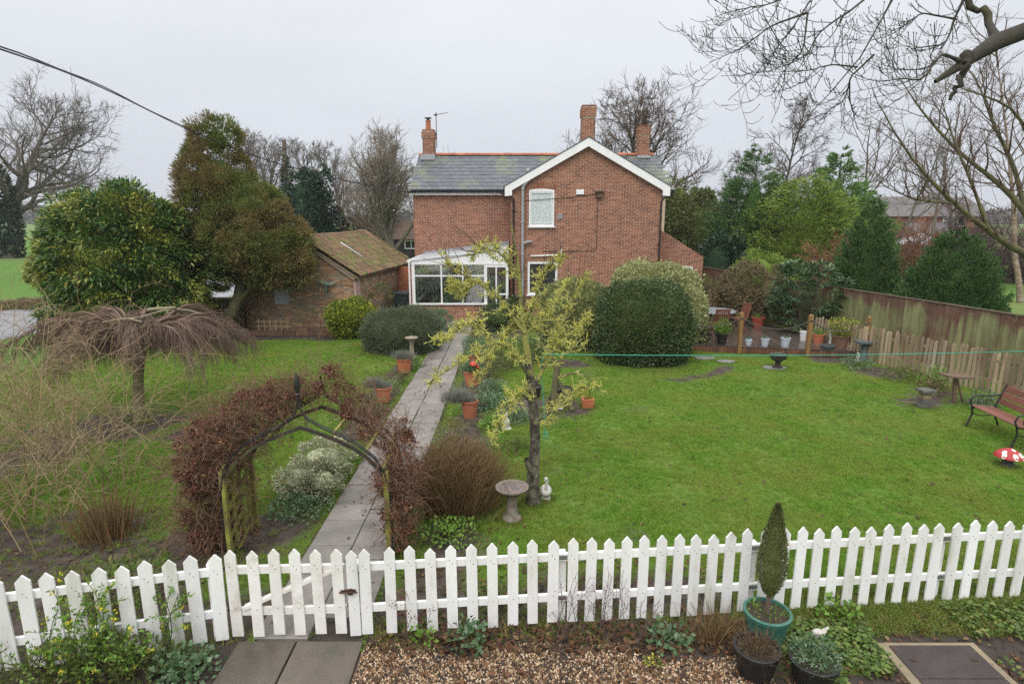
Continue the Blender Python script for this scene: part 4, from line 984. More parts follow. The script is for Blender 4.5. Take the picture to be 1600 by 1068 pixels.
q = MB(); q.obox(A - fn * .04 + Vector((0, 0, 1.735)), fd * FL, fn * .075, (0, 0, .03)); q.build('capping', 'fence_cap', tf)
q = MB()
for z in (.35, .95, 1.5): q.obox(A - fn * .07 + Vector((0, 0, z)), fd * FL, fn * .04, (0, 0, .07))
q.build('rail', 'fence_cap', tf)

# low paling fence in front of it
mat('paling_wood', (.36, .275, .18), .85, (.23, .16, .10), 3, bump=.4, bscale=60, stretch=(1, 1, .3), obj_rand=.35, third=(.36, .33, .25), thr3=(.55, .75), scale3=2)
A2, B2 = Vector((9.32, 18.5, 0)), Vector((11.95, 10.7, 0)); d2 = (B2 - A2); L2 = d2.length; d2.normalize(); n2 = Vector((d2.y, -d2.x, 0)); n2 = n2 if n2.x < 0 else -n2
pf = thing('paling_fence', 'low brown paling fence with pointed tops in front of the tall boards', 'fence', tuple(A2))
pm_ = []
for h in (.98, .95, 1.0):
    q = MB(); q.prism([(-.038, 0, 0), (.038, 0, 0), (.038, 0, h - .04), (.012, 0, h), (-.012, 0, h), (-.038, 0, h - .04)], (0, .02, 0)); pm_.append(q.mesh('paling'))
a2 = math.atan2(d2.y, d2.x)
for i in range(int(L2 / .122)):
    o = link('paling', random.choice(pm_), 'paling_wood', pf); o.location = d2 * (.05 + i * .122) + Vector((0, 0, .01)); o.rotation_euler = (R.normal() * .02, R.normal() * .02, a2 + R.normal() * .05)
for z in (.25, .72): q = MB(); q.obox(A2 - n2 * .05 + Vector((0, 0, z)), d2 * L2, n2 * .03, (0, 0, .07)); q.build('rail', 'paling_wood', pf)

# boarded side gate with pale coping, low trellis, bin
mat('brown_board', (.15, .085, .05), .8, (.10, .06, .04), 3, bump=.4, stretch=(1, 1, .3), obj_rand=.25)
mat('coping', (.66, .66, .66), .6, (.55, .55, .54), 3)
sg_ = thing('side_gate', 'brown boarded side gate with white coping left of the outhouse', 'gate', (-10.4, 21, 0))
for i in range(13):
    q = MB(); x = -11.35 + i * .14; q.box(x, 21 + .12 * (i * .14) - .01, .04, x + .132, 21.02 + .12 * (i * .14), 1.13); q.build('board', 'brown_board', sg_)
q = MB(); q.obox((-11.45, 20.93, 1.14), (1.92, .23, 0), (-.02, .14, 0), (0, 0, .06)); q.build('coping', 'coping', sg_)
q = MB(); q.box(-9.93, 21.08, .74, -9.87, 21.12, .86); q.box(-9.92, 21.09, .3, -9.88, 21.115, .74); q.build('latch', 'black_iron', sg_)
q = MB(); q.box(-9.48, 21.05, 0, -9.22, 21.3, 1.95); br_ = tag(q.build('brick_pier', 'old_brick'), 'old brick pier between the side gate and the outhouse', 'pier')
mat('pale_trellis', (.36, .26, .14), .8, (.28, .20, .11), 6, obj_rand=.15); mat('brown_trellis', (.17, .085, .045), .8, (.12, .07, .04), 6, obj_rand=.2)
tr1 = thing('low_trellis', 'pale yellow low trellis panel at the foot of the outhouse wall', 'trellis', (-8.3, 20.2, 0), 'low trellis panels by the outhouse')
for i in range(6): q = MB(); x = -8.72 + i * .195; q.box(x, 20.2, .02, x + .026, 20.218, .56); q.build('slat', 'pale_trellis', tr1)
for z in (.10, .29, .46): q = MB(); q.box(-8.80, 20.219, z, -7.66, 20.233, z + .024); q.build('slat', 'pale_trellis', tr1)
tr2 = thing('low_trellis', 'brown low trellis panel between the pale trellis and the yellow bush', 'trellis', (-6.9, 20.2, 0), 'low trellis panels by the outhouse')
for i in range(9): q = MB(); x = -7.60 + i * .2; q.box(x, 20.2, .02, x + .024, 20.218, .5); q.build('slat', 'brown_trellis', tr2)
for z in (.24, .44): q = MB(); q.box(-7.62, 20.219, z, -5.9, 20.233, z + .024); q.build('slat', 'brown_trellis', tr2)
bd = thing('bed_edging', 'brown timber edging boards below the low trellis', 'edging', (-7.2, 20.1, 0))
for i in range(8): q = MB(); x = -9.1 + i * .42; q.box(x, 20.1 + .02 * R.rand(), 0, x + .41, 20.14, .17 + .03 * R.rand()); q.build('board', 'brown_board', bd)
mat('slate_stone', (.10, .12, .12), .8, (.07, .085, .08), 5, bump=.4)
q = MB(); q.lathe([(.30, 0), (.33, .05), (.33, .2), (.28, .22), (.27, .12)], (-9.35, 19.9, 0), 14, sx=1.2, sy=.6); tag(q.build('stone_trough', 'slate_stone', smooth=True), 'grey green stone trough at the foot of the brown conifer', 'trough')
mat('bin_green', (.018, .03, .028), .5)
bn = thing('wheelie_bin', 'dark green bin in the gap between outhouse and conservatory', 'bin', (-4.42, 23.6, 0))
q = MB(); q.add([(-4.64, 23.35, .05), (-4.2, 23.35, .05), (-4.2, 23.85, .05), (-4.64, 23.85, .05), (-4.7, 23.3, 1.0), (-4.14, 23.3, 1.0), (-4.14, 23.9, 1.0), (-4.7, 23.9, 1.0)], [(3, 2, 1, 0), (4, 5, 6, 7), (0, 1, 5, 4), (1, 2, 6, 5), (2, 3, 7, 6), (3, 0, 4, 7)]); q.build('body', 'bin_green', bn)
q = MB(); q.obox((-4.73, 23.26, 1.004), (.62, 0, 0), (0, .68, .03), (0, 0, .05)); q.build('lid', 'bin_green', bn)
mat('orange_board', (.42, .15, .06), .7, (.30, .10, .05), 3)
og = thing('slatted_gate', 'orange brown slatted gate behind the bin beside the conservatory', 'gate', (-4.4, 25.2, 0))
for i in range(6): q = MB(); q.box(-4.80 + i * .125, 25.2, .05, -4.69 + i * .125, 25.225, 1.95); q.build('slat', 'orange_board', og)

# deck with edge boards, rope rail
mat('deck_board', (.068, .052, .043), .22, (.105, .082, .07), 2.5, bump=.2, bscale=50, stretch=(1, .3, 1), obj_rand=.2, spec=.6)
mat('deck_edge', (.155, .066, .03), .6, (.10, .048, .025), 5, bump=.3, stretch=(1, 1, .4), obj_rand=.3)
mat('post_wood', (.27, .15, .045), .7, (.20, .115, .04), 6, bump=.3, stretch=(1, 1, .3))
deck = thing('timber_deck', 'raised timber deck with reddish edge boards in the far right corner', 'deck', (7.8, 19, 0))
def dfy(x): return 17.75 - (x - 5.45) * .216
def dbx(y): return 9.0 + (19.5 - y) * .335 - .1
x = 5.45
while x < 10.05:
    y0, y1 = dfy(x + .07), 24.0 if x < 8.6 else min(24.0, 19.5 - (x - 8.9) / .335 + 3.0 if x < 9.3 else 21 - (x - 9.3) * 4.2)
    y1 = max(y1, y0 + .5)
    q = MB(); q.box(x, y0, .165, x + .138, y1, .2); o = q.build('deck_board', 'deck_board', deck); x += .146
x = 5.45
while x < 10.1:
    y = dfy(x); q = MB(); q.obox((x, y - .035, .0), (.098, -.021, 0), (0, .028, 0), (0, 0, .155 + .012 * R.rand())); q.build('edge_board', 'deck_edge', deck); x += .103
rope_rail = thing('rope_rail', 'row of square timber posts with dark rope swags along the deck edge', 'railing', (8.5, 17.2, 0))
mat('rope', (.05, .048, .045), .8, (.08, .075, .06), 30)
pp = [(6.78, 17.40), (8.62, 17.0), (10.12, 16.68)]
for (x, y) in pp: q = MB(); q.box(x - .05, y - .05, 0, x + .05, y + .05, 1.20); q.lathe([(.066, 1.201), (.05, 1.23), (.01, 1.25)], (x, y, 0), 4); q.build('post', 'post_wood', rope_rail)
ends = [(4.9, 17.8)] + pp
for (a, b_) in zip(ends[:-1], ends[1:]):
    q = MB(); q.tube([(a[0] + (b_[0] - a[0]) * t, a[1] + (b_[1] - a[1]) * t - .06, 1.08 - .30 * (1 - (2 * t - 1) ** 2)) for t in np.linspace(0, 1, 17)], .017, 6); q.build('rope', 'rope', rope_rail, True)

# ================================================================== GARDEN OBJECTS
leafmat('lavender_leaf', [(.17, .18, .15), (.27, .28, .25), (.13, .14, .09), (.21, .20, .17)], rough=.7)
leafmat('heather_brown', [(.10, .06, .04), (.15, .09, .05), (.10, .10, .05)], rough=.8)
leafmat('fresh_leaf', [(.09, .19, .025), (.15, .28, .04), (.20, .32, .05), (.08, .15, .025)], rough=.45)
leafmat('bluegreen_leaf', [(.06, .13, .05), (.10, .18, .08), (.14, .22, .11), (.20, .26, .17)], rough=.5)
leafmat('yellow_leaf', [(.11, .17, .02), (.26, .30, .03), (.46, .44, .06), (.07, .13, .02), (.12, .19, .025)], rough=.45)
leafmat('straw', [(.24, .17, .07), (.15, .09, .04), (.30, .22, .11), (.10, .06, .03)], rough=.7)
mat('potting_soil', (.035, .026, .02), .95, (.06, .045, .03), 20, bump=.8)

def tuft(c, n, r, h, w, spread=.5, droop=.25):
    c = np.array(c); b_ = R.normal(size=(n, 2)) * r * .45
    P_ = np.c_[b_, np.zeros(n)] + c; D = np.c_[b_ / r * spread * 1.2 + R.normal(size=(n, 2)) * spread * .5, np.ones(n)]
    return blade_geo(P_, D, R.uniform(.55, 1.1, n) * h, w, droop)
def leafball(c, rr, n, L, Wd, seed=1, depth=.7, zmin=None, up=.25):
    P_, N_ = shell(n, c, rr, depth, .3, 1.6, zmin, seed)
    D = unit(N_ * .8 + rdir(len(P_)) * .8 + np.array([0, 0, up])); return leaf_geo(P_, D, L, Wd, unit(N_ + rdir(len(P_)) * .7 + np.array([0, 0, .4])))
def pot_geo(r, h, S=18, lip=.035, rb=.72): return [(r * rb * .9, 0), (r * rb, .0), (r * .94, h - lip * 1.4), (r * 1.0, h - lip * 1.3), (r * 1.03, h - .005), (r * 1.0, h), (r * .9, h), (r * .88, h - .03), (.001, h - .035)]
def potted(name, label, loc, r, h, potmat, leaf, style, S=18, group=None, cat='plant pot', rb=.72):
    t = thing(name, label, cat, loc, group); q = MB(); q.lathe(pot_geo(r, h, S, rb=rb)[:8], loc, S, cap=False); q.build('pot', potmat, t, S > 12)
    q = MB(); q.lathe([(.001, h - .03), (r * .9, h - .03)], loc, 14, cap=False); q.build('soil', 'potting_soil', t)
    top = (loc[0], loc[1], loc[2] + h - .02); parts = []
    for kind, a in style:
        if kind == 'tuft': parts.append(tuft((top[0] + a.get('dx', 0), top[1] + a.get('dy', 0), top[2]), a['n'], a['r'], a['h'], a.get('w', .008), a.get('s', .5), a.get('d', .2)))
        if kind == 'ball': parts.append(leafball((top[0] + a.get('dx', 0), top[1] + a.get('dy', 0), top[2] + a['z']), a['rr'], a['n'], a['L'], a['w'], a.get('seed', 1)))
    if parts: V_, F_ = join(parts); np_obj('foliage', V_, F_, leaf, t)
    return t
PG = 'terracotta pots along the path'
T = 'terracotta'
potted('terracotta_pot', 'terracotta pot on the left of the path nearest the arch, grey lavender beside it', (-2.83, 12.65, 0), .185, .34, T, 'lavender_leaf', [('tuft', dict(n=260, r=.14, h=.2, w=.008, dx=.02)), ('tuft', dict(n=500, r=.15, h=.30, w=.009, dx=-.22, dy=.05))], 12, PG)
potted('terracotta_pot', 'terracotta pot on the left of the path below the stone birdbath and dark dome bush', (-2.83, 15.2, 0), .21, .38, T, 'lavender_leaf', [('tuft', dict(n=700, r=.22, h=.30, w=.009))], 12, PG)
potted('terracotta_pot', 'terracotta pot on the right of the path holding a silvery plant and red ornament', (-.98, 14.0, 0), .20, .36, T, 'bluegreen_leaf', [('tuft', dict(n=500, r=.2, h=.30, w=.012)), ('ball', dict(z=.12, rr=(.26, .24, .14), n=300, L=.06, w=.02))], 12, PG)
potted('terracotta_pot', 'terracotta pot on the right of the path half hidden by grey lavender', (-.86, 11.6, 0), .175, .36, T, 'lavender_leaf', [('tuft', dict(n=250, r=.14, h=.18, w=.008)), ('tuft', dict(n=700, r=.24, h=.34, w=.009, dx=-.27, dy=.02))], 12, PG)
potted('terracotta_pot', 'terracotta pot furthest up the right border in front of the conservatory', (-1.02, 15.9, 0), .17, .30, T, 'bluegreen_leaf', [('ball', dict(z=.28, rr=(.34, .3, .34), n=900, L=.07, w=.025))], 12, PG)
pl_t = thing('square_planter', 'small square terracotta planter with yellow plant on the lawn', 'planter', (1.62, 12.25, 0))
q = MB(); q.add([(1.51, 12.14, 0), (1.73, 12.14, 0), (1.73, 12.36, 0), (1.51, 12.36, 0), (1.49, 12.12, .2), (1.75, 12.12, .2), (1.75, 12.38, .2), (1.49, 12.38, .2), (1.52, 12.15, .2), (1.72, 12.15, .2), (1.72, 12.35, .2), (1.52, 12.35, .2), (1.52, 12.15, .16), (1.72, 12.15, .16), (1.72, 12.35, .16), (1.52, 12.35, .16)],
      [(3, 2, 1, 0), (0, 1, 5, 4), (1, 2, 6, 5), (2, 3, 7, 6), (3, 0, 4, 7), (4, 5, 9, 8), (5, 6, 10, 9), (6, 7, 11, 10), (7, 4, 8, 11), (8, 9, 13, 12), (9, 10, 14, 13), (10, 11, 15, 14), (11, 8, 12, 15), (12, 13, 14, 15)]); q.build('pot', T, pl_t)
V_, F_ = leafball((1.62, 12.25, .24), (.1, .1, .1), 110, .05, .025); np_obj('foliage', V_, F_, 'yellow_leaf', pl_t)
mat('dark_tub', (.022, .020, .018), .6, (.035, .03, .025), 6)
for (x, y, lb) in ((.48, 13.0, 'dark tub on the lawn just left of the forked mossy stump'), (1.15, 12.85, 'dark tub on the lawn just right of the forked mossy stump')):
    potted('dark_tub', lb, (x, y, 0), .2, .26, 'dark_tub', 'fresh_leaf', [], 16, 'dark tubs by the stump', 'tub')
# red ornament and white ornament in the border
mat('red_paint', (.50, .03, .02), .4); mat('white_stone', (.58, .56, .52), .8, (.40, .38, .33), 8, bump=.3); mat('grey_stone', (.30, .29, .27), .85, (.20, .19, .17), 8, bump=.5, bscale=50, third=(.17, .17, .10), thr3=(.5, .7), scale3=8)
q = MB(); x, y = -.93, 13.9; q.lathe([(.02, .36), (.022, .50), (.10, .52), (.085, .56), (.04, .60), (.001, .61)], (x, y, 0), 12); q.ball((x + .1, y, .47), (.05, .04, .06), 6); tag(q.build('garden_ornament', 'red_paint', smooth=True), 'small red toadstool ornament stuck in the silvery pot', 'ornament')
mat('gnome_white', (.62, .62, .60), .6, (.20, .22, .24), 20)
def statue(name, label, c, h, mt, cat='ornament'):
    q = MB(); q.lathe([(.34 * h, 0), (.34 * h, .06 * h), (.2 * h, .12 * h), (.24 * h, .35 * h), (.2 * h, .58 * h), (.10 * h, .68 * h), (.14 * h, .80 * h), (.11 * h, .93 * h), (.001, h)], c, 12); q.ball((c[0] - .1 * h, c[1] - .16 * h, c[2] + .42 * h), (.09 * h, .11 * h, .12 * h), 6)
    return tag(q.build(name, mt, smooth=True), label, cat)
statue('garden_statue', 'small white figure standing at the foot of the forked stump', (1.02, 12.15, 0), .22, 'gnome_white')
statue('garden_statue', 'small grey and white figure standing beside the deck pedestal', (9.80, 16.45, 0), .24, 'gnome_white')
statue('garden_statue', 'pale stone bird figure among the plants left of the lichen tree', (-.12, 10.9, 0), .34, 'white_stone')

# bird baths
def birdbath(label, c, H_, rb, rs, mt, water=True):
    t = thing('bird_bath', label, 'bird bath', c)
    q = MB(); q.lathe([(rs * 1.75, 0), (rs * 1.75, .05), (rs * 1.3, .075), (rs * 1.15, .10), (rs * .95, .2), (rs * .85, H_ * .55), (rs * 1.05, H_ - .14), (rs * 1.4, H_ - .10)], c, 14); q.build('pedestal', mt, t, True)
    q = MB(); q.lathe([(rs * 1.2, H_ - .105), (rb * .7, H_ - .06), (rb * .97, H_ - .025), (rb, H_), (rb * .94, H_ + .004), (rb * .86, H_ - .012), (rb * .6, H_ - .035), (.001, H_ - .045)], c, 26); q.build('bowl', mt, t, True)
    if water: q = MB(); q.lathe([(rb * .80, H_ - .018), (.001, H_ - .018)], c, 26, cap=False); q.build('water', 'bath_water', t)
    return t
mat('bath_stone', (.26, .235, .20), .8, (.15, .12, .09), 14, bump=.5, bscale=60, third=(.11, .06, .04), thr3=(.55, .7), scale3=12)
mat('bath_water', (.05, .045, .04), .03, (.16, .10, .07), 14, spec=.8)
birdbath('round stone bird bath full of water beside the lichen covered tree', (0.0, 7.40, -.02), .50, .225, .075, 'bath_stone')
mat('tan_stone', (.30, .25, .18), .85, (.20, .165, .12), 8, bump=.4)
birdbath('tan stone bird bath on the left of the path by the dark dome bush', (-2.88, 16.75, 0), .62, .19, .07, 'tan_stone', False)
# goose
go_ = thing('goose_ornament', 'pale stone goose ornament at the foot of the lichen covered tree', 'ornament', (.49, 8.0, 0))
q = MB(); q.ball((.49, 8.0, .13), (.085, .12, .085), 8); q.tube([(.49, 7.93, .17), (.49, 7.90, .25), (.50, 7.92, .32), (.49, 7.91, .36)], [.032, .022, .019, .022], 8); q.ball((.48, 7.89, .365), (.022, .035, .024), 6); q.tube([(.475, 7.87, .362), (.46, 7.83, .352)], [.010, .004], 6); q.lathe([(.07, 0), (.06, .05)], (.49, 8.0, 0), 10); q.build('body', 'white_stone', go_, True)
# toadstool
td = thing('toadstool_ornament', 'red toadstool ornament with white spots on the right of the lawn', 'ornament', (8.15, 9.2, 0))
mat('toad_red', (.42, .03, .035), .5, (.34, .025, .03), 8); mat('toad_white', (.70, .66, .58), .6); mat('toad_stem', (.06, .07, .075), .8, (.04, .05, .04), 8, bump=.4)
q = MB(); prof = [(.001, .11), (.165, .13), (.205, .148), (.197, .178), (.158, .222), (.09, .265), (.035, .29), (.001, .295)]; q.lathe(prof, (8.15, 9.2, 0), 22, sx=1, sy=1); q.build('cap', 'toad_red', td, True)
q = MB(); q.lathe([(.11, -.02), (.075, .04), (.07, .14)], (8.15, 9.2, 0), 12); q.build('stem', 'toad_stem', td, True)
def capz(r):
    for (r0, z0), (r1, z1) in zip(prof[2:-1], prof[3:]):
        if r1 <= r <= r0: return z0 + (z1 - z0) * (r0 - r) / (r0 - r1)
    return .29
for a, r, s in ((-100, .17, .048), (-60, .165, .055), (-150, .175, .04), (-20, .16, .05), (200, .13, .04), (90, .15, .05), (-80, .06, .036), (40, .1, .04), (-38, .19, .03)):
    c = np.array([8.15 + r * math.cos(rad(a)), 9.2 + r * math.sin(rad(a))]); vs = [(c[0], c[1], capz(math.hypot(c[0] - 8.15, c[1] - 9.2)) + .005)]
    for k in range(12): s = s * .85 if k == 0 else s; x_, y_ = c[0] + s * math.cos(k * .5236), c[1] + s * math.sin(k * .5236); vs.append((x_, y_, capz(min(.204, math.hypot(x_ - 8.15, y_ - 9.2))) + .003))
    q = MB(); q.add(vs, [(0, k + 1, (k + 1) % 12 + 1) for k in range(12)]); q.build('spot', 'toad_white', td, True)
# urn
mat('dark_urn', (.035, .025, .024), .5, (.06, .045, .04), 8, bump=.2); mat('paving', (.22, .22, .21), .7, (.15, .155, .14), 5, bump=.4)
ur = thing('stone_urn', 'dark pedestal urn standing on a slab in the lawn before the deck', 'urn', (7.15, 15.6, 0))
q = MB(); q.lathe([(.13, .02), (.13, .07), (.07, .10), (.065, .18), (.12, .22), (.20, .27), (.225, .36), (.235, .385), (.215, .395), (.19, .37), (.001, .34)], (7.15, 15.6, 0), 18); q.build('bowl', 'dark_urn', ur, True)
V_, F_ = leafball((7.15, 15.6, .37), (.17, .17, .03), 90, .05, .025); np_obj('foliage', V_, F_, 'bluegreen_leaf', ur)
for i, (x, y, a, b_, lb) in enumerate(((7.08, 15.62, .32, .2, 'flat grey slab under the dark urn'), (6.02, 16.35, .26, .17, 'flat oval stepping stone on the lawn left of the urn'), (5.55, 16.75, .3, .17, 'flat stepping stone by the dark dome bush and deck corner'))):
    q = MB(); q.prism([(x + a * math.cos(k * .628) * (1 + .1 * math.sin(k * 2.1)), y + b_ * math.sin(k * .628), -.02) for k in range(10)], (0, 0, .045)); tag(q.build('stepping_stone', 'paving'), lb, 'stone', 'flat stones on the lawn')
# bench
bn_ = thing('garden_bench', 'brown slatted bench with black cast iron ends at the right edge of the lawn', 'bench', (9.10, 10.45, 0), None, rad(-95))
mat('bench_wood', (.20, .072, .045), .45, (.15, .055, .038), 5, bump=.2, stretch=(.3, 1, 1), obj_rand=.15, spec=.5)
Lb = 1.28
for k in range(4): q = MB(); y = -.24 + k * .105; q.box(-Lb / 2, y, .405 - k * .008, Lb / 2, y + .088, .43 - k * .008); bevel(q.build('seat_slat', 'bench_wood', bn_, world=False))
for k in range(3): q = MB(); q.obox((-Lb / 2, .20 + k * .042, .49 + k * .125), (Lb, 0, 0), (0, .035, .105), (0, .022, -.007)); bevel(q.build('back_slat', 'bench_wood', bn_, world=False))
for sx in (-1, 1):
    q = MB(); x = sx * (Lb / 2 - .05)
    q.tube([(x, -.30, 0), (x, -.26, .12), (x, -.22, .26), (x, -.24, .38)], [.02, .018, .018, .02], 6); q.tube([(x, .30, 0), (x, .25, .12), (x, .18, .26), (x, .16, .38)], [.02, .018, .018, .02], 6)
    q.tube([(x, -.25, .395), (x, .18, .37)], .018, 6); q.tube([(x, .17, .38), (x, .22, .55), (x, .33, .86)], .018, 6)
    q.tube([(x, -.24, .39), (x, -.29, .50), (x, -.25, .60), (x, -.14, .63), (x, .10, .63), (x, .25, .66)], .017, 6); q.tube([(x, -.22, .26), (x, -.05, .22), (x, .08, .24), (x, .18, .26)], .012, 5)
    for c_ in (-.1, .05): q.tube([(x, c_ + .06 * math.cos(t), .50 + .06 * math.sin(t)) for t in np.linspace(0, 6.28, 10)], .008, 4)
    q.build('end_frame', 'black_iron', bn_, True, world=False)
# bird table and stone lantern by the palings
bt_ = thing('bird_table', 'small rustic timber bird table leaning by the palings behind the bench', 'bird table', (9.75, 12.6, 0))
q = MB(); q.tube([(9.75, 12.6, 0), (9.70, 12.6, .35), (9.68, 12.58, .58)], [.05, .04, .04], 7); q.tube([(9.9, 12.55, 0), (9.72, 12.58, .5)], .025, 6); q.build('stem', 'weathered_wood', bt_)
q = MB(); q.obox((9.42, 12.42, .60), (.55, .02, -.04), (.0, .34, 0), (0, 0, .035)); q.build('top', 'weathered_wood', bt_)
mat('honey_stone', (.30, .24, .13), .85, (.14, .12, .08), 6, bump=.5)
mat('dark_stone', (.13, .125, .11), .9, (.08, .075, .065), 8, bump=.5)
sl2 = thing('stone_lantern', 'little stone lantern with tan faces on the bare soil left of the bench', 'ornament', (8.85, 12.3, 0))
q = MB(); q.box(8.72, 12.18, 0, 8.98, 12.42, .05); q.box(8.76, 12.2, .05, 8.95, 12.4, .19); q.build('base', 'dark_stone', sl2); q = MB(); q.box(8.77, 12.21, .195, 8.94, 12.38, .33); q.build('body', 'honey_stone', sl2); q = MB(); q.box(8.71, 12.15, .334, 9.0, 12.43, .385); q.build('cap', 'dark_stone', sl2)

# things on the deck
mat('black_pot', (.012, .012, .012), .45, (.02, .018, .016), 6); mat('white_bucket', (.48, .53, .60), .45, (.38, .42, .48), 5); mat('brown_pot', (.22, .12, .075), .7, (.16, .09, .06), 5, bump=.2); mat('red_pot', (.34, .07, .045), .5)
Dz = .2
potted('plant_pot', 'black plastic pot with upright fresh green plant at the deck edge', (6.37, 17.75, Dz), .17, .34, 'black_pot', 'fresh_leaf', [('tuft', dict(n=120, r=.14, h=.5, w=.02)), ('ball', dict(z=.28, rr=(.2, .2, .22), n=200, L=.09, w=.03))], 16)
for x, y, r, lb in ((7.13, 17.62, .105, 'smallest white bucket on the deck edge, nearest the left post'), (7.6, 17.55, .125, 'middle white bucket of the three on the deck edge'), (8.17, 17.46, .145, 'largest white bucket on the deck edge, nearest the middle post')):
    t = potted('white_bucket', lb, (x, y, Dz), r, r * 1.85, 'white_bucket', 'bluegreen_leaf', [('tuft', dict(n=24, r=.08, h=.2, w=.012))], 18, 'white buckets on the deck edge', 'bucket')
    q = MB(); q.tube([(x + r * math.cos(a), y, Dz + r * 1.8 + r * .9 * math.sin(a)) for a in np.linspace(0, math.pi, 9)], .005, 4); q.build('handle', 'black_iron', t)
potted('plant_pot', 'widest terracotta brown bowl pot with arching yellow green plant by the right deck post', (9.72, 17.25, Dz), .27, .38, 'brown_pot', 'yellow_leaf', [('tuft', dict(n=160, r=.26, h=.62, w=.02, s=.75, d=.45)), ('ball', dict(z=.36, rr=(.42, .36, .16), n=420, L=.09, w=.03, seed=4))], 20)
potted('plant_pot', 'pinkish terracotta pot beside the white figure on the deck', (9.30, 17.75, Dz), .18, .33, T, 'fresh_leaf', [('tuft', dict(n=80, r=.15, h=.3, w=.015))], 18)
potted('plant_pot', 'pale grey pot on the deck under the palm leaved shrub', (9.12, 18.3, Dz), .13, .30, 'coping', 'fresh_leaf', [], 18)
potted('plant_pot', 'red pot on the deck in front of the brown shrub', (8.62, 20.6, Dz), .23, .36, 'red_pot', 'fresh_leaf', [('tuft', dict(n=40, r=.15, h=.25, w=.015))], 18)
potted('plant_pot', 'tan pot behind the rope on the deck, left of the red pot', (8.15, 20.9, Dz), .16, .34, 'brown_pot', 'fresh_leaf', [('tuft', dict(n=40, r=.15, h=.25, w=.015))], 18)
potted('stone_trough', 'low dark stone trough at the deck edge by the wide brown bowl pot', (9.22, 17.05, Dz), .20, .14, 'slate_stone', 'fresh_leaf', [], 14, cat='trough')
q = MB(); q.tube([(9.46, 17.4, Dz), (9.48, 17.4, .42), (9.46, 17.42, .62)], [.05, .03, .035], 8); q.tube([(9.47, 17.39, .46), (9.56, 17.36, .52)], .02, 6); q.ball((9.46, 17.42, .66), .04, 6); tag(q.build('garden_statue', 'white_stone', smooth=True), 'slim white standing figure between the two brown pots on the deck', 'ornament')
pd = thing('stone_pedestal', 'dark stone pedestal with flat square top at the right deck corner', 'pedestal', (9.95, 16.45, 0))
q = MB(); q.lathe([(.14, 0), (.13, .08), (.08, .14), (.085, .45), (.12, .52)], (9.95, 16.45, 0), 10); q.build('column', 'slate_stone', pd, True); q = MB(); q.box(9.70, 16.26, .52, 10.2, 16.62, .575); q.build('top', 'slate_stone', pd)
# table, chairs
tb = thing('patio_table', 'round grey topped patio table on the deck behind the hedge', 'table', (6.72, 19.7, Dz)); mat('table_grey', (.27, .29, .32), .2, (.23, .25, .27), 4, spec=.6)
q = MB(); q.lathe([(.001, .715), (.70, .715), (.715, .73), (.70, .745), (.001, .745)], (6.72, 19.7, Dz), 32); q.build('table_top', 'table_grey', tb, True)
for k in range(4): q = MB(); a = .78 + k * 1.571; q.bar((6.72 + .1 * math.cos(a), 19.7 + .1 * math.sin(a), Dz + .71), (6.72 + .45 * math.cos(a), 19.7 + .45 * math.sin(a), Dz), .05, .04); q.build('leg', 'bench_wood', tb)
def wchair(label, loc, rz):
    c = thing('patio_chair', label, 'chair', loc, 'brown folding chairs round the patio table', rz)
    for k in range(6): q = MB(); q.box(-.22, -.22 + k * .075, .43, .22, -.16 + k * .075, .45); q.build('seat_slat', 'bench_wood', c, world=False)
    for k in range(7): q = MB(); q.obox((-.19 + k * .058, .215, .47), (.042, 0, 0), (0, .015, 0), (0, .09, .43)); q.build('back_slat', 'bench_wood', c, world=False)
    q = MB(); q.obox((-.23, .305, .895), (.46, 0, 0), (0, .025, 0), (0, .01, .06)); q.obox((-.23, .21, .455), (.46, 0, 0), (0, .025, 0), (0, .01, .04)); q.build('back_rail', 'bench_wood', c, world=False)
    for sx in (-.215, .215):
        q = MB(); q.bar((sx, -.24, 0), (sx, .22, .47), .03, .04); q.build('leg', 'bench_wood', c, world=False); q = MB(); q.bar((sx, .26, 0), (sx, -.16, .47), .03, .04); q.build('leg', 'bench_wood', c, world=False)
        q = MB(); q.bar((sx, .22, .46), (sx, .325, .95), .03, .03); q.build('back_post', 'bench_wood', c, world=False)
wchair('brown folding chair in front of the patio table, its back to the lawn', (6.62, 18.85, Dz), rad(182)); wchair('brown folding chair on the right of the patio table', (7.62, 19.9, Dz), rad(-80)); wchair('brown folding chair at the left of the patio table beside the hedge', (5.95, 19.2, Dz), rad(115))
# ornamental wheel on the deck corner
wc = thing('cart_ornament', 'small black iron wheeled cart ornament at the left deck corner', 'ornament', (5.78, 17.95, Dz))
for (x, y) in ((5.72, 17.85), (5.92, 18.1)):
    q = MB(); c = (x, y, Dz + .24); q.tube([(c[0] + .235 * math.cos(a), c[1] + .02 * math.cos(a), c[2] + .235 * math.sin(a)) for a in np.linspace(0, 6.2832, 21)], .016, 6)
    for k in range(8): a = k * .785; q.tube([c, (c[0] + .23 * math.cos(a), c[1] + .02 * math.cos(a), c[2] + .23 * math.sin(a))], .007, 4)
    q.ball(c, .04, 6); q.build('wheel', 'black_iron', wc, True)
q = MB(); q.box(5.55, 17.9, Dz + .26, 6.05, 18.08, Dz + .30); q.box(5.55, 17.9, Dz + .30, 5.58, 18.08, Dz + .46); q.box(6.02, 17.9, Dz + .30, 6.05, 18.08, Dz + .46); q.box(5.58, 17.9, Dz + .43, 6.02, 17.92, Dz + .46); q.build('bed', 'dark_urn', wc)
ir = thing('iron_fence', 'short run of black iron railings beyond the patio table', 'railing', (8.4, 24.6, 0))
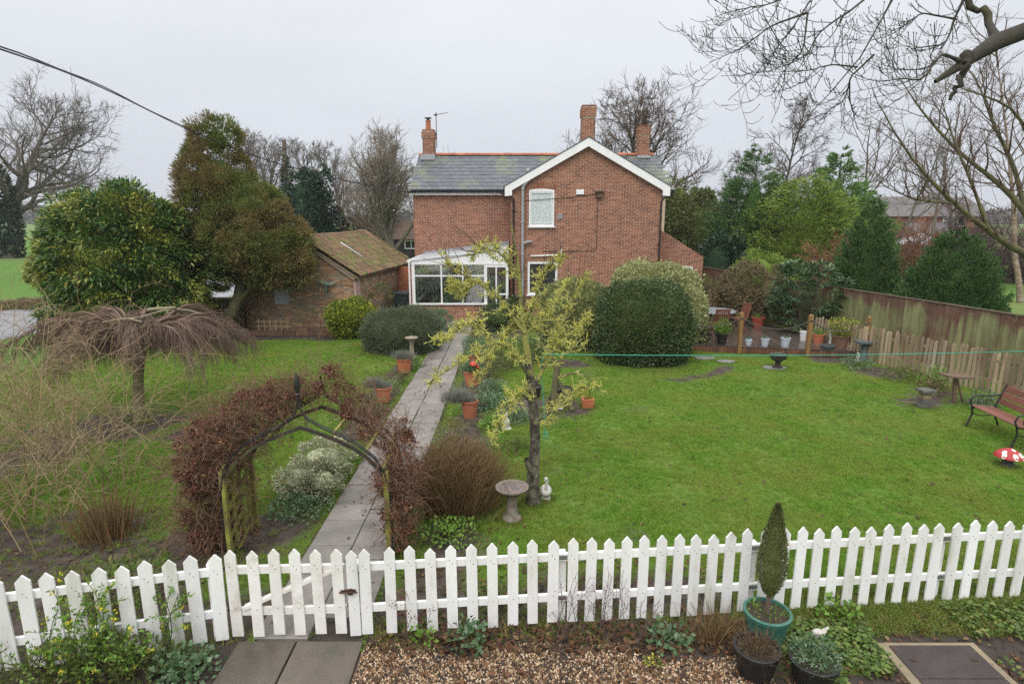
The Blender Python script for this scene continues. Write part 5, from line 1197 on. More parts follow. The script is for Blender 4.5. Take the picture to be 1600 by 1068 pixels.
for k in range(9): q = MB(); q.tube([(8.05 + k * .1, 24.6, 0), (8.05 + k * .1, 24.6, 1.15 + .12 * math.sin(k * .39))], .012, 5); q.build('bar', 'black_iron', ir)
q = MB(); q.box(8.0, 24.59, .3, 8.92, 24.61, .33); q.box(8.0, 24.59, 1.0, 8.92, 24.61, 1.03); q.build('rail', 'black_iron', ir)

# clothes line, power line, pole
mat('teal_line', (.03, .34, .24), .5)
q = MB(); a, b_ = Vector((.42, 7.95, 2.16)), Vector((11.9, 9.7, 1.95)); q.tube([a.lerp(b_, t) + Vector((0, 0, -.09 * (1 - (2 * t - 1) ** 2))) for t in np.linspace(0, 1, 20)], .0062, 5); q.tube([(.42, 7.95, 2.16), (.40, 8.02, 1.95), (.44, 8.0, 1.5), (.47, 8.02, .95)], .005, 5); q.tube([(.47 + .04 * math.cos(t), 8.0 + .04 * math.sin(t), .92 + .01 * t) for t in np.linspace(0, 12, 20)], .006, 4)
tag(q.build('clothes_line', 'teal_line', smooth=True), 'teal clothes line stretched from the lichen covered tree to the right', 'clothes line')
mat('cable_black', (.025, .025, .028), .6)
q = MB(); cpts = [(-6.35, 8, 6.03), (-7.7, 12, 6.36), (-9.18, 18, 6.39), (-8.43, 21, 5.9), (-6.9, 23.6, 5.45), (-5.14, 26, 5.09), (-4.36, 26.75, 5.0)]
cpts = [(-4.6, 3.0, 5.4)] + cpts
P3 = [Vector(p) for p in cpts]; sm2 = []
for i in range(len(P3) - 1):
    p0, p1, p2, p3 = P3[max(0, i - 1)], P3[i], P3[i + 1], P3[min(len(P3) - 1, i + 2)]
    for t in np.linspace(0, 1, 8, endpoint=False): sm2.append(.5 * (2 * p1 + (p2 - p0) * t + (2 * p0 - 5 * p1 + 4 * p2 - p3) * t * t + (3 * p1 - p0 - 3 * p2 + p3) * t ** 3))
sm2.append(P3[-1])
q.tube(sm2, .013, 6); q.tube([p + Vector((.0, 0, .022 + .012 * math.sin(i * .9))) for i, p in enumerate(sm2)], .011, 5)
tag(q.build('power_cable', 'cable_black', smooth=True), 'black twin overhead cable running from the upper left down to the house eaves', 'cable')
mat('pole_wood', (.10, .07, .055), .85, (.14, .11, .08), 4, stretch=(1, 1, .2), bump=.3)
up_ = thing('utility_pole', 'brown wooden utility pole rising behind the brown conifer', 'utility pole', (-17.5, 48, 0))
q = MB(); q.tube([(-17.5, 48, -.1), (-17.5, 48, 9.75)], [.19, .145], 12); q.build('pole', 'pole_wood', up_, True); q = MB(); q.box(-17.9, 47.78, 9.1, -17.1, 47.84, 9.2); q.build('crossarm', 'pole_wood', up_)
leafmat('ivy', [(.012, .03, .012), (.02, .05, .018), (.035, .07, .025), (.05, .09, .03)], rough=.35, trans=.1)
ip_ = thing('ivy_stump', 'ivy covered bare trunk standing right of the utility pole', 'tree stump', (-17.0, 46.5, 0)); q = MB(); q.tube([(-17.0, 46.5, -.1), (-17.0, 46.5, 8.3)], [.25, .16], 10); q.build('trunk', 'pole_wood', ip_)
V_, F_ = leafball((-17.0, 46.5, 5.5), (.36, .36, 2.9), 900, .22, .16, 3, .3); np_obj('ivy', V_, F_, 'ivy', ip_)
# manhole, front pots
mh = thing('manhole_cover', 'rusty brown two part inspection cover in a concrete surround on the ground', 'manhole cover', (4.0, 4.7, 0)); mat('concrete', (.27, .22, .14), .9, (.20, .165, .11), 8, bump=.5, bscale=60); mat('cover_iron', (.065, .048, .045), .5, (.045, .035, .033), 6, bump=.3, bscale=80, metal=.3)
q = MB(); q.box(3.46, 4.06, 0, 4.38, 4.96, .045)
q.build('surround', 'concrete', mh)
for k in range(2):
    m_ = MB(); m_.obox((3.545, 4.08 + k * .42, .047), (.765, 0, 0), (0, .412, 0), (0, 0, .012)); o = m_.build('plate', 'cover_iron', mh); bevel(o, .004)
    m_ = MB()
    for a in (3.62, 4.18): m_.box(a, 4.28 + k * .42, .0595, a + .05, 4.31 + k * .42, .064)
    m_.build('lifting_eye', 'rust', mh)
mat('green_pot', (.035, .13, .095), .4, (.05, .155, .12), 5, bump=.05, spec=.5)
cp = potted('potted_conifer', 'slender clipped conifer in a green plastic pot against the picket fence', (2.43, 5.03, 0), .215, .34, 'green_pot', 'fresh_leaf', [('tuft', dict(n=60, r=.2, h=.1, w=.006)), ('ball', dict(z=.01, rr=(.17, .17, .03), n=60, L=.04, w=.02))], 24, None, 'potted tree')
leafmat('clipped_conifer', [(.07, .10, .03), (.11, .14, .04), (.16, .18, .06), (.19, .17, .07)], rough=.6, trans=.1)
n = 7000; t = R.uniform(0, 1, n) ** .85; rr_ = .135 * np.interp(t, [0, .12, .3, .6, .85, 1], [.30, .68, 1, .78, .38, .05]); a = R.uniform(0, 6.283, n); k = R.uniform(.72, 1.02, n) * (1 + .12 * (fbm(np.c_[np.cos(a), np.sin(a), t * 4] * 1.5, 5) - .5))
Pc = np.c_[2.43 + rr_ * k * np.cos(a), 5.03 + rr_ * k * np.sin(a), .50 + t * .93]; Dc = np.c_[np.cos(a) * .5, np.sin(a) * .5, np.full(n, .9)]
V_, F_ = leaf_geo(Pc, unit(Dc + rdir(n) * .5), .03, .008); np_obj('crown', V_, F_, 'clipped_conifer', cp)
q = MB(); q.lathe([(.02, .5)] + [(.10 * v, .5 + .93 * u_) for u_, v in zip([.1, .3, .6, .85, .97], [.62, .9, .68, .3, .05])], (2.43, 5.03, 0), 12); q.build('inner_twigs', 'clipped_conifer', cp); q = MB(); q.tube([(2.43, 5.03, .3), (2.43, 5.03, .6)], [.026, .02], 7); q.build('trunk', 'pole_wood', cp)
potted('black_pot', 'black plastic pot of brown dying stems in front of the green pot', (2.17, 4.62, 0), .20, .28, 'black_pot', 'heather_brown', [('tuft', dict(n=260, r=.17, h=.2, w=.005, s=.9)), ('ball', dict(z=.03, rr=(.15, .15, .05), n=120, L=.035, w=.02))], 20, 'black plastic pots by the gravel')
potted('black_pot', 'black plastic pot with small green leaves left of the manhole cover', (2.62, 4.50, 0), .205, .26, 'black_pot', 'bluegreen_leaf', [('tuft', dict(n=160, r=.18, h=.22, w=.005, s=.9)), ('ball', dict(z=.08, rr=(.19, .19, .11), n=420, L=.035, w=.022))], 20, 'black plastic pots by the gravel')
q = MB(); q.ball((2.95, 5.05, .07), (.07, .05, .05), 7); q.ball((2.90, 5.02, .11), (.03, .03, .03), 6); q.tube([(3.0, 5.06, .08), (3.06, 5.08, .12)], [.03, .01], 6); tag(q.build('bird_ornament', 'white_stone', smooth=True), 'small grey stone ornament in the ground cover right of the green pot', 'ornament')

# far buildings
nb_ = thing('neighbour_house', 'red brick house with grey tiled roof beyond the conical evergreens', 'house', (42, 62, 0))
mat('far_brick', (.20, .085, .06), .9, (.24, .11, .075), 1.5); mat('far_tile', (.10, .095, .095), .8, (.13, .12, .11), 1)
q = MB(); q.box(37.3, 60, 0, 46.6, 67, 4.1); q.build('wall', 'far_brick', nb_)
q = MB(); q.prism([(36.9, 59.6, 4.0), (36.9, 63.5, 6.0), (36.9, 67.4, 4.0)], (10.1, 0, 0)); q.build('roof', 'far_tile', nb_); q = MB(); q.prism([(38.5, 57.5, 2.4), (38.5, 59.99, 3.5), (38.5, 59.99, 2.4)], (4.2, 0, 0)); q.box(38.8, 57.8, 0, 42.4, 59.99, 2.395); q.build('porch', 'far_tile', nb_)
f = MB(); 
for a in ((42.4, 3.05, 44.6, 3.15), (42.4, 3.85, 44.6, 3.95), (42.4, 3.151, 42.5, 3.849), (43.1, 3.151, 43.17, 3.849), (43.8, 3.151, 43.87, 3.849), (44.5, 3.151, 44.6, 3.849), (42.5, 3.55, 44.5, 3.6)): f.box(a[0], 59.94, a[1], a[2], 59.99, a[3])
w = f.build('window', 'white_upvc', nb_); p = MB(); p.box(42.5, 59.965, 3.15, 44.5, 59.972, 3.85); p.build('pane', 'dark_glass', w)
gz = thing('gazebo', 'pale canopied garden gazebo on the far lawn', 'gazebo', (27.3, 40.5, 0)); mat('canvas', (.55, .57, .62), .7)
q = MB(); c = (27.3, 40.5, 0); q.lathe([(1.75, 2.2), (1.7, 2.3), (.9, 2.62), (.45, 2.70), (.45, 2.76), (.001, 2.95)], c, 6); q.build('canopy', 'canvas', gz)
for k in range(6): q = MB(); a = k * 1.0472; q.tube([(c[0] + 1.65 * math.cos(a), c[1] + 1.65 * math.sin(a), 0), (c[0] + 1.65 * math.cos(a), c[1] + 1.65 * math.sin(a), 2.25)], .04, 6); q.build('leg', 'black_iron', gz)
q = MB(); q.lathe([(1.6, 0), (1.6, 2.2)], c, 6, cap=False); q.build('side_curtain', 'slate_stone', gz)
gr_ = thing('far_bungalow', 'brown roofed bungalow seen between outhouse and house', 'house', (-8.5, 46, 0)); mat('brown_roof', (.13, .085, .06), .9, (.10, .07, .05), 1); mat('dark_wall', (.045, .042, .045), .9)
q = MB(); q.box(-11.5, 45, 0, -4.5, 51, 2.45); q.build('wall', 'dark_wall', gr_)
q = MB(); q.prism([(-11.8, 44.6, 2.35), (-9.6, 47.5, 3.75), (-5.0, 47.5, 3.75), (-4.2, 44.6, 2.35)], (0, .12, .05)); q.prism([(-11.8, 44.7, 2.36), (-11.8, 47.6, 3.8), (-11.8, 50.5, 2.36)], (4.2, 0, 0)); q.build('roof', 'brown_roof', gr_)
f = MB()
for a in ((-8.0, 1.62, -7.0, 1.7), (-8.0, 2.2, -7.0, 2.28), (-8.0, 1.701, -7.92, 2.199), (-7.53, 1.701, -7.47, 2.199), (-7.08, 1.701, -7.0, 2.199)): f.box(a[0], 44.94, a[1], a[2], 44.995, a[3])
w = f.build('window', 'white_upvc', gr_); p = MB(); p.box(-7.92, 44.96, 1.7, -7.08, 44.968, 2.2); p.build('pane', 'dark_glass', w)

# ================================================================== TREES
mat('bark_dark', (.075, .06, .05), .9, (.11, .10, .075), 5, bump=.5, third=(.09, .10, .04), thr3=(.5, .75), scale3=1.5)
mat('bark_grey', (.13, .115, .095), .9, (.10, .085, .07), 3, bump=.3, third=(.15, .15, .075), thr3=(.5, .72), scale3=1)
mat('twig_grey', (.16, .135, .11), .9, (.12, .10, .085), 2)
mat('twig_pale', (.24, .20, .145), .9, (.18, .15, .11), 2)
mat('twig_brown', (.13, .085, .055), .9, (.095, .06, .042), 2)
mat('twig_birch', (.095, .062, .058), .9, (.12, .08, .07), 2)

def bare_parts(H, r, clear=.25, n1=13, spread=(35, 60), n2=7, n3=6, n4=4, trop=.06, l1=.5, lean=(0, 0), wob=.07, tw=.011, seed=0, lowl=1.0):
    """A leafless tree at the origin: (trunk+limbs geometry, twig geometry)."""
    st = R.get_state(); R.seed(seed + 100)
    a = grow(np.zeros((1, 3)) - [[0, 0, .15]], np.array([[lean[0], lean[1], 1.]]), H * .9, r, r * .10, 12, wob, .04)
    p, d, rr, t = spawn(*a, n1, clear, .97, spread)
    L = H * l1 * (1 - .62 * (t - clear) / (1 - clear)) * R.uniform(.75, 1.2, len(t)) * lowl
    b_ = grow(p, d, L, np.minimum(rr * .62, r * .5), rr * .08 + .012, 9, .13, trop)
    p, d, rr, t = spawn(*b_, n2, .22, 1, (28, 60)); L2 = np.repeat(L, n2) * .5 * (1.1 - .5 * t) * R.uniform(.6, 1.3, len(t))
    c_ = grow(p, d, L2, np.minimum(rr * .6, .07 * H / 12), .014 * H / 12, 6, .15, trop)
    p, d, rr, t = spawn(*c_, n3, .2, 1, (25, 60)); L3 = np.repeat(L2, n3) * .5 * R.uniform(.5, 1.3, len(t))
    d_ = grow(p, d, L3, np.minimum(rr * .6, .022), tw, 4, .18, trop)
    p, d, rr, t = spawn(*d_, n4, .2, 1, (20, 55)); L4 = np.repeat(L3, n4) * .6 * R.uniform(.5, 1.4, len(t))
    e_ = grow(p, d, L4, tw, tw * .55, 3, .2, trop)
    R.set_state(st)
    big = join([tubes(*a, 10), tubes(*b_, 6)]); small = join([tubes(*c_, 4), tubes(*d_, 3), tubes(*e_, 3)])
    return big, small, (a, b_)
def bare_tree(name, label, loc, rotz=0, bark='bark_grey', twig='twig_grey', group=None, **k):
    t = thing(name, label, 'tree', loc, group, rotz); big, small, sk_ = bare_parts(**k)
    np_obj('trunk', *big, bark, t, True, world=False); np_obj('crown', *small, twig, t, world=False); return t, sk_
FT = 'bare trees standing beyond the garden'
tl, sk = bare_tree('bare_tree', 'large bare spreading tree with ivy clad trunk at the far left beyond the road', (-50, 60, 0), .4, 'bark_dark', 'twig_grey', FT, H=17, r=.6, clear=.22, n1=24, spread=(40, 78), n2=8, n4=5, l1=.58, seed=1, tw=.016)
V_, F_ = leafball((0, 0, 4.0), (1.15, 1.15, 4.4), 2600, .45, .30, 5, .35); np_obj('ivy', V_, F_, 'ivy', tl, world=False)
t1, _ = bare_tree('bare_tree', 'big bare multi stemmed tree left of the house chimney', (-8.3, 41, 0), 0, 'bark_grey', 'twig_pale', FT, H=8.7, r=.30, clear=.16, n1=22, spread=(22, 50), n2=8, n4=5, l1=.62, trop=.09, seed=2, tw=.012)
t2, _ = bare_tree('bare_tree', 'tall bare tree with broad rounded crown right behind the house', (10.5, 48, 0), 1, 'bark_dark', 'twig_brown', FT, H=12.6, r=.42, clear=.17, n1=26, spread=(38, 80), n2=8, n4=5, l1=.66, trop=.05, seed=3, tw=.014)
t3, _ = bare_tree('bare_tree', 'low bare tree with pale olive twigs in front of the far bungalow', (-11.0, 47, 0), 0, 'bark_grey', 'twig_grey', FT, H=8, r=.3, clear=.15, n1=14, spread=(35, 65), l1=.5, seed=4, tw=.013)
t4, _ = bare_tree('bare_tree', 'bare tree with upswept branches in the row behind the utility pole, nearest the conifer', (-30, 76, 0), 0, 'bark_grey', 'twig_grey', FT, H=13.6, r=.42, clear=.28, n1=15, spread=(22, 45), l1=.42, trop=.1, seed=5, tw=.016)
for x, y, s_, a, lb in ((-25.0, 77, .98, 1.3, 'bare tree in the row just right of the utility pole'), (-21.0, 75, .92, 2.6, 'bare tree in the row right behind the ivy covered tree'), (-34.0, 79, 1.05, 4, 'bare tree in the row peeping out beside the conifer top'), (-17.0, 76, .9, 5.1, 'bare tree in the row behind the fluffy brown tree')):
    copy_thing(t4, (x, y, 0), a, lb, s_)
t5, _ = bare_tree('birch_tree', 'slender purplish birch with drooping twigs left of the tall evergreens', (20.5, 50, 0), 0, 'bark_grey', 'twig_birch', FT, H=14.5, r=.2, clear=.3, n1=20, spread=(25, 50), l1=.26, trop=-.01, seed=6, tw=.010)
copy_thing(t5, (18.8, 52, 0), 2.2, 'smaller hazy birch between the house tree and the tall evergreens', .76)
t6, _ = bare_tree('bare_tree', 'thin bare sapling with few forked branches rising behind the evergreens', (23.4, 41, 0), 0, 'bark_grey', 'twig_grey', FT, H=11.5, r=.16, clear=.35, n1=9, spread=(25, 45), n2=4, n3=3, n4=2, l1=.42, trop=.08, seed=7, tw=.010)
for x, y, s_, a, lb in ((29.5, 46, .92, 1.5, 'thin bare tree left of the neighbour house roof'), (31.5, 45, 1.02, 3.1, 'thin bare tree in front of the neighbour house roof'), (33.8, 46, .9, 4.4, 'thin bare tree rising before the neighbour house window')):
    copy_thing(t6, (x, y, 0), a, lb, s_)

# spreading bare tree at the right: trunk just outside, limbs reaching into view
mat('bark_olive', (.12, .115, .05), .9, (.085, .075, .045), 4, bump=.4, third=(.16, .15, .04), thr3=(.5, .7), scale3=3)
def spline(pts, n):
    P_ = np.array(pts, float); d = np.r_[0, np.cumsum(np.linalg.norm(np.diff(P_, axis=0), axis=1))]; d /= d[-1]; t = np.linspace(0, 1, n)
    out = np.c_[[np.interp(t, d, P_[:, i]) for i in range(3)]].T
    k = out.copy(); k[1:-1] = (out[:-2] + 2 * out[1:-1] + out[2:]) / 4; return k
def limbs(lines, n=14):
    PT = np.stack([spline(l[0], n) for l in lines]); RD = np.stack([np.interp(np.linspace(0, 1, n), np.linspace(0, 1, len(l[1])), l[1]) for l in lines]); return PT, RD
rt = thing('spreading_tree', 'bare olive barked tree whose long limbs sweep in from the right edge', 'tree', (17.6, 18, 0))
LN = [([(17.6, 18, -.1), (17.2, 18, 1.2), (16.53, 18, 2.46), (14.96, 17.6, 2.9), (13.51, 17.2, 3.58), (12.25, 17, 4.35), (11.12, 16.8, 5.16), (10.18, 16.6, 6.04), (9.59, 16.5, 6.83)], [.24, .2, .13, .11, .085, .065, .05, .03, .012]),
      ([(12.25, 17, 4.35), (10.91, 16.6, 4.44), (9.75, 16.2, 4.79)], [.04, .028, .008]),
      ([(16.11, 18, 2.65), (15.4, 18.4, 4.25), (14.66, 18.6, 5), (13.37, 18.6, 5.83), (12.06, 18.6, 7.01), (11.27, 18.6, 7.98)], [.12, .09, .07, .05, .03, .01]),
      ([(15.4, 18.4, 4.25), (15.06, 18.6, 5.47), (14.18, 18.6, 6.74), (13.63, 18.6, 7.8), (12.96, 18.6, 8.5)], [.08, .06, .045, .025, .01]),
      ([(16.11, 18, 2.65), (14.86, 17.6, 5.56), (13.59, 17, 6.83), (12.38, 16.6, 7.08), (11.13, 16.3, 7.33)], [.1, .07, .05, .03, .01]),
      ([(13.51, 17.2, 3.58), (12.71, 17, 4.83), (12, 17, 6.01), (11.48, 17, 7.15)], [.06, .04, .025, .01])]
a = limbs(LN); p, d, rr, t = spawn(*a, 17, .25, 1, (25, 60), (-.12, 0, .25)); L = R.uniform(.7, 2.1, len(t)) * (1.15 - .5 * t)
b_ = grow(p, d, L, np.minimum(rr * .55, .03), .006, 7, .12, .03); p, d, rr, t = spawn(*b_, 6, .2, 1, (25, 60)); L2 = np.repeat(L, 6) * .45 * R.uniform(.5, 1.3, len(t))
c_ = grow(p, d, L2, .0075, .004, 5, .14, .04); p, d, rr, t = spawn(*c_, 3, .3, 1, (25, 55)); e_ = grow(p, d, np.repeat(L2, 3) * .5, .0045, .003, 3, .15, .05)
np_obj('trunk', *tubes(*a, 9), 'bark_olive', rt, True); np_obj('crown', *join([tubes(*b_, 4), tubes(*c_, 3), tubes(*e_, 3)]), 'twig_brown', rt)
bt2 = thing('birch_tree', 'birch with pale peeling trunk bent at the base beside the right edge', 'tree', (24.4, 28.5, 0)); mat('birch_bark', (.38, .31, .24), .8, (.20, .13, .09), 3, stretch=(1, 1, 3), third=(.05, .04, .035), thr3=(.55, .68), scale3=4)
a = limbs([([(24.45, 28.5, -.1), (24.16, 28.5, 1.26), (23.65, 28.5, 2.4), (23.59, 28.5, 3.65), (23.03, 28.5, 5.68), (22.41, 28.5, 7.92), (21.76, 28.5, 10.09), (21.11, 28.5, 11.94)], [.14, .12, .11, .085, .058, .04, .025, .010])], 18)
p, d, rr, t = spawn(*a, 26, .3, 1, (30, 60)); L = R.uniform(1.5, 3.6, len(t)) * (1.2 - .7 * t); b_ = grow(p, d, L, .035, .01, 7, .1, .03); p, d, rr, t = spawn(*b_, 9, .2, 1, (25, 55)); c_ = grow(p, d, np.repeat(L, 9) * .4, .012, .006, 4, .15, -.03)
np_obj('trunk', *tubes(*a, 10), 'birch_bark', bt2, True); np_obj('crown', *join([tubes(*b_, 4), tubes(*c_, 3)]), 'twig_brown', bt2)

# near tree: trunk to the right of the camera, a limb overhanging the view
mat('bark_limb', (.055, .047, .036), .9, (.035, .03, .024), 5, bump=.6, third=(.075, .075, .025), thr3=(.5, .7), scale3=4)
nt_ = thing('overhanging_tree', 'tree with thick knobbly limb and upturned twigs overhanging the top right corner', 'tree', (9.8, 6.4, 0))
LN = [([(9.8, 6.4, -.1), (9.7, 6.4, 2.5), (8.8, 6.45, 4.8), (7.2, 6.5, 6.1), (5.36, 6.5, 5.99), (5.11, 6.5, 5.86), (4.9, 6.5, 5.69), (4.67, 6.5, 5.69), (4.54, 6.5, 5.54), (4.43, 6.5, 5.4), (4.33, 6.5, 5.35)], [.34, .3, .26, .2, .165, .14, .12, .105, .092, .07, .045]),
      ([(4.59, 6.5, 5.63), (4.57, 6.45, 5.44), (4.44, 6.4, 5.25), (4.41, 6.4, 5.15)], [.045, .042, .028, .018]),
      ([(4.9, 6.5, 5.69), (4.91, 6.7, 5.96), (4.86, 6.9, 6.2), (4.53, 7, 6.63)], [.05, .036, .03, .02]),
      ([(4.54, 6.5, 5.54), (4.13, 6.2, 5.54), (3.85, 6, 5.24), (3.61, 5.9, 5.25), (3.38, 5.8, 5.2)], [.022, .015, .010, .007, .004]),
      ([(8.8, 6.45, 4.8), (6.4, 6.9, 7.4), (4.24, 6.8, 6.74), (3.83, 6.6, 6.37), (3.72, 6.5, 5.93), (3.66, 6.5, 5.6), (3.45, 6.4, 5.46), (3.17, 6.3, 5.26), (2.95, 6.2, 4.94), (2.74, 6.1, 4.82)], [.12, .08, .05, .032, .024, .019, .012, .009, .006, .003]),
      ([(3.66, 6.5, 5.6), (3.5, 6.6, 5.41), (3.51, 6.7, 5.18), (3.32, 6.7, 5.1)], [.012, .009, .006, .003]),
      ([(6.4, 6.9, 7.4), (3.64, 7.2, 7.08), (3.29, 7, 6.51), (3.13, 6.9, 6.11), (2.8, 6.8, 5.77), (2.65, 6.8, 5.58), (2.54, 6.8, 5.33), (2.32, 6.8, 5.22)], [.08, .05, .03, .018, .012, .009, .006, .003]),
      ([(3.13, 6.9, 6.11), (2.83, 7.1, 6.04), (2.57, 7.2, 5.84), (2.33, 7.2, 5.74), (2.21, 7.2, 5.69)], [.014, .010, .007, .005, .003]),
      ([(3.29, 7, 6.51), (2.93, 7.3, 6.33), (2.54, 7.4, 6.29), (2.34, 7.4, 6.23)], [.014, .009, .006, .003]),
      ([(3.83, 6.6, 6.37), (3.33, 6.4, 5.98), (2.97, 6.3, 5.75), (2.85, 6.2, 5.5), (2.48, 6.2, 5.38)], [.016, .011, .008, .006, .003]),
      ([(3.13, 6.9, 6.11), (3.03, 6.7, 5.68), (2.85, 6.7, 5.5), (2.73, 6.7, 5.31)], [.012, .009, .006, .003]),
      ([(5.56, 7.2, 6.71), (5.04, 7.2, 6.52), (4.82, 7.1, 6.11), (4.72, 7, 5.82), (4.28, 6.9, 5.76)], [.04, .025, .014, .009, .004]),
      ([(4.82, 7.1, 6.11), (4.52, 7.2, 6.2), (4.33, 7.3, 6.03), (4.18, 7.3, 5.97)], [.012, .009, .006, .003]),
      ([(3.45, 6.4, 5.46), (3.14, 6.3, 5.46), (2.85, 6.2, 5.38), (2.62, 6.2, 5.37)], [.009, .007, .005, .003])]
a = limbs(LN, 16); kn = np.ones((len(LN), 16, 1)); kn[3:] = .12; a = (a[0] + R.normal(size=a[0].shape) * .022 * kn * np.r_[np.zeros(5), np.ones(11)][None, :, None], a[1] * (1 + .22 * R.normal(size=a[1].shape) * np.minimum(1, a[1] / .05)).clip(.7, 1.4)); a[1][0, -1] = .022; tw_ = (a[0][3:], a[1][3:])
p, d, rr, t = spawn(*tw_, 16, .38, .99, (25, 60), (-.1, 0, -.22)); ok = rr < .034; p, d, rr, t = p[ok], d[ok], rr[ok], t[ok]; L = R.uniform(.18, .62, len(t)) * 1.15
b_ = grow(p, d, L, np.minimum(rr * .6, .0055), .0028, 8, .10, .11); p, d, rr, t = spawn(*b_, 4, .25, .95, (30, 60)); c_ = grow(p, d, np.repeat(L, 4) * R.uniform(.18, .42, len(t)), .0032, .0024, 5, .10, .28)
buds = np.concatenate([b_[0][:, -1], c_[0][:, -1]]); bdir = np.concatenate([b_[0][:, -1] - b_[0][:, -2], c_[0][:, -1] - c_[0][:, -2]])
bp_ = buds[:, None] + unit(bdir)[:, None] * np.linspace(0, .016, 3)[None, :, None]; brd = np.tile([[.003, .0058, .001]], (len(buds), 1))
np_obj('trunk', *tubes(a[0][:4], a[1][:4], 10), 'bark_limb', nt_, True); np_obj('branches', *join([tubes(a[0][4:], a[1][4:], 6), tubes(*b_, 4), tubes(*c_, 3), tubes(bp_, brd, 4)]), 'bark_limb', nt_)
p, d, rr, t = spawn(a[0][:1], a[1][:1], 26, .52, .85, (40, 90), (0, 0, .5)); e_ = grow(p, d, R.uniform(.3, .9, len(t)), .005, .002, 6, .1, .1); np_obj('water_shoots', *tubes(*e_, 3), 'twig_brown', nt_)

# ------------------------------------------------------------------ leafy trees
def clumpy(lobes, sub_n, sub_r, per, L, Wd, out=.7, up=.3, rnd=.6, seed=1, zmin=.1, flat=.8, cov=1.25, dens=.95):
    """Crown of lobes, each lobe covered in smaller cushions of leaves."""
    Ps, Ds, Ns = [], [], []
    for i, (c, rr) in enumerate(lobes):
        n_ = max(6, int(cov * 4 * (rr[0] * rr[1] + rr[0] * rr[2] + rr[1] * rr[2]) / 3 / sub_r ** 2))
        p, nrm = shell(n_, c, rr, .12, .12, 2, None, seed + i)
        for q_, n0 in zip(p, nrm):
            k = max(6, int(dens * math.pi * sub_r ** 2 / (L * Wd * .5))); r_ = sub_r * R.uniform(.7, 1.3); d = unit(n0 * .55 + rdir(k)); kk = R.uniform(.35, 1.05, (k, 1))
            Ps.append(q_ + d * r_ * kk * np.array([1, 1, flat])); Ds.append(unit(d * out + n0 * .4 + rdir(k) * rnd + np.array([0, 0, up]))); Ns.append(unit(d + np.array([0, 0, .5]) + rdir(k) * .4))
    P_, D_, N_ = map(np.concatenate, (Ps, Ds, Ns)); ok = P_[:, 2] > zmin
    # leaves buried deep inside another lobe are dropped
    return leaf_geo(P_[ok], D_[ok], L, Wd, N_[ok])
def cores(lobes, k=.74, seed=1, zmin=0, n=16): return join([core_geo(c, rr, .15, 2, seed + i, k, zmin, n) for i, (c, rr) in enumerate(lobes)])
leafmat('bronze_conifer', [(.075, .115, .025), (.14, .19, .04), (.20, .21, .06), (.11, .155, .032)], rough=.75, spec=.15, trans=.2, patch=(.26, .15, .075), pscale=.8, pthr=(.42, .58))
ct = thing('brown_conifer', 'bushy brown and green conifer with curved bare trunk beside the outhouse', 'tree', (-9.6, 19.9, 0))
lob = [((-9.45, 20, 6.35), (.62, .7, .68)), ((-9.95, 20, 5.75), (.5, .6, .5)), ((-9.55, 20, 5.2), (1.0, 1.0, .95)), ((-9.35, 20, 4.3), (1.35, 1.2, 1.0)), ((-8.6, 19.9, 4.15), (1.1, 1.0, .85)), ((-8.5, 19.8, 3.35), (1.55, 1.3, 1.0)), ((-9.6, 20, 3.0), (.95, 1.1, 1.0)), ((-7.95, 19.8, 2.75), (1.25, 1.1, .8)), ((-8.8, 19.8, 2.55), (1.1, .9, .6)), ((-7.55, 19.8, 2.35), (.8, .75, .5)), ((-9.75, 20.1, 2.2), (.7, .8, .5))]
np_obj('crown', *join([clumpy(lob, 26, .30, 130, .13, .028, .9, .25, .40, 3, 1.45, cov=1.6, dens=1.1)]), 'bronze_conifer', ct); np_obj('inner_foliage', *(join([cores(lob[2:], .62, 3, .5), cores(lob[:2], .48, 3, .5)])), inner('bronze_conifer'), ct, True)
a = limbs([([(-9.85, 19.8, -.1), (-9.70, 19.8, .5), (-9.25, 19.85, 1.1), (-9.0, 19.9, 1.6), (-9.2, 20, 2.6), (-9.4, 20, 5)], [.24, .19, .17, .16, .13, .06]), ([(-9.25, 19.85, 1.1), (-8.9, 19.8, 1.5), (-8.4, 19.8, 1.9), (-8, 19.8, 2.4)], [.1, .08, .06, .03])])
np_obj('trunk', *tubes(*a, 12), 'bark_olive', ct, True)

leafmat('laurel_leaf', [(.022, .06, .014), (.045, .11, .02), (.065, .145, .026), (.10, .19, .036), (.032, .08, .016), (.055, .12, .022), (.09, .17, .03), (.50, .46, .09)], rough=.32, spec=.5, trans=.2, patch=(.55, .50, .08), pscale=.95, pthr=(.50, .60), pmix=.55)
lt = thing('variegated_laurel', 'very large rounded glossy evergreen splashed with yellow leaves on the left', 'shrub', (-12.4, 19, 0))
lob = [((-12.2, 19, 2.65), (2.15, 1.9, 2.2)), ((-12.4, 19, 2.6), (2.15, 1.9, 1.9)), ((-13.4, 19, 2.2), (1.25, 1.4, 1.7)), ((-11.2, 18.9, 2.1), (1.45, 1.5, 1.75)), ((-12.1, 18.8, 4.0), (1.35, 1.2, .95)), ((-13.0, 19, 3.7), (1.2, 1.2, 1.0)), ((-11.1, 18.9, 3.3), (1.1, 1.1, .95)), ((-12.5, 18.3, 1.3), (1.9, 1.3, 1.3))]
np_obj('foliage', *clumpy(lob, 17, .30, 62, .165, .055, .55, -.28, .5, 7, .15, cov=1.3), 'laurel_leaf', lt); np_obj('inner_foliage', *cores(lob, .66, 7), inner('laurel_leaf'), lt, True)
a = grow(np.array([[-12.4, 19, -.1]] * 5), unit(R.normal(size=(5, 3)) * .4 + [0, 0, 1.]), 3.2, .09, .03, 6, .1); np_obj('stems', *tubes(*a, 7), 'bark_dark', lt)

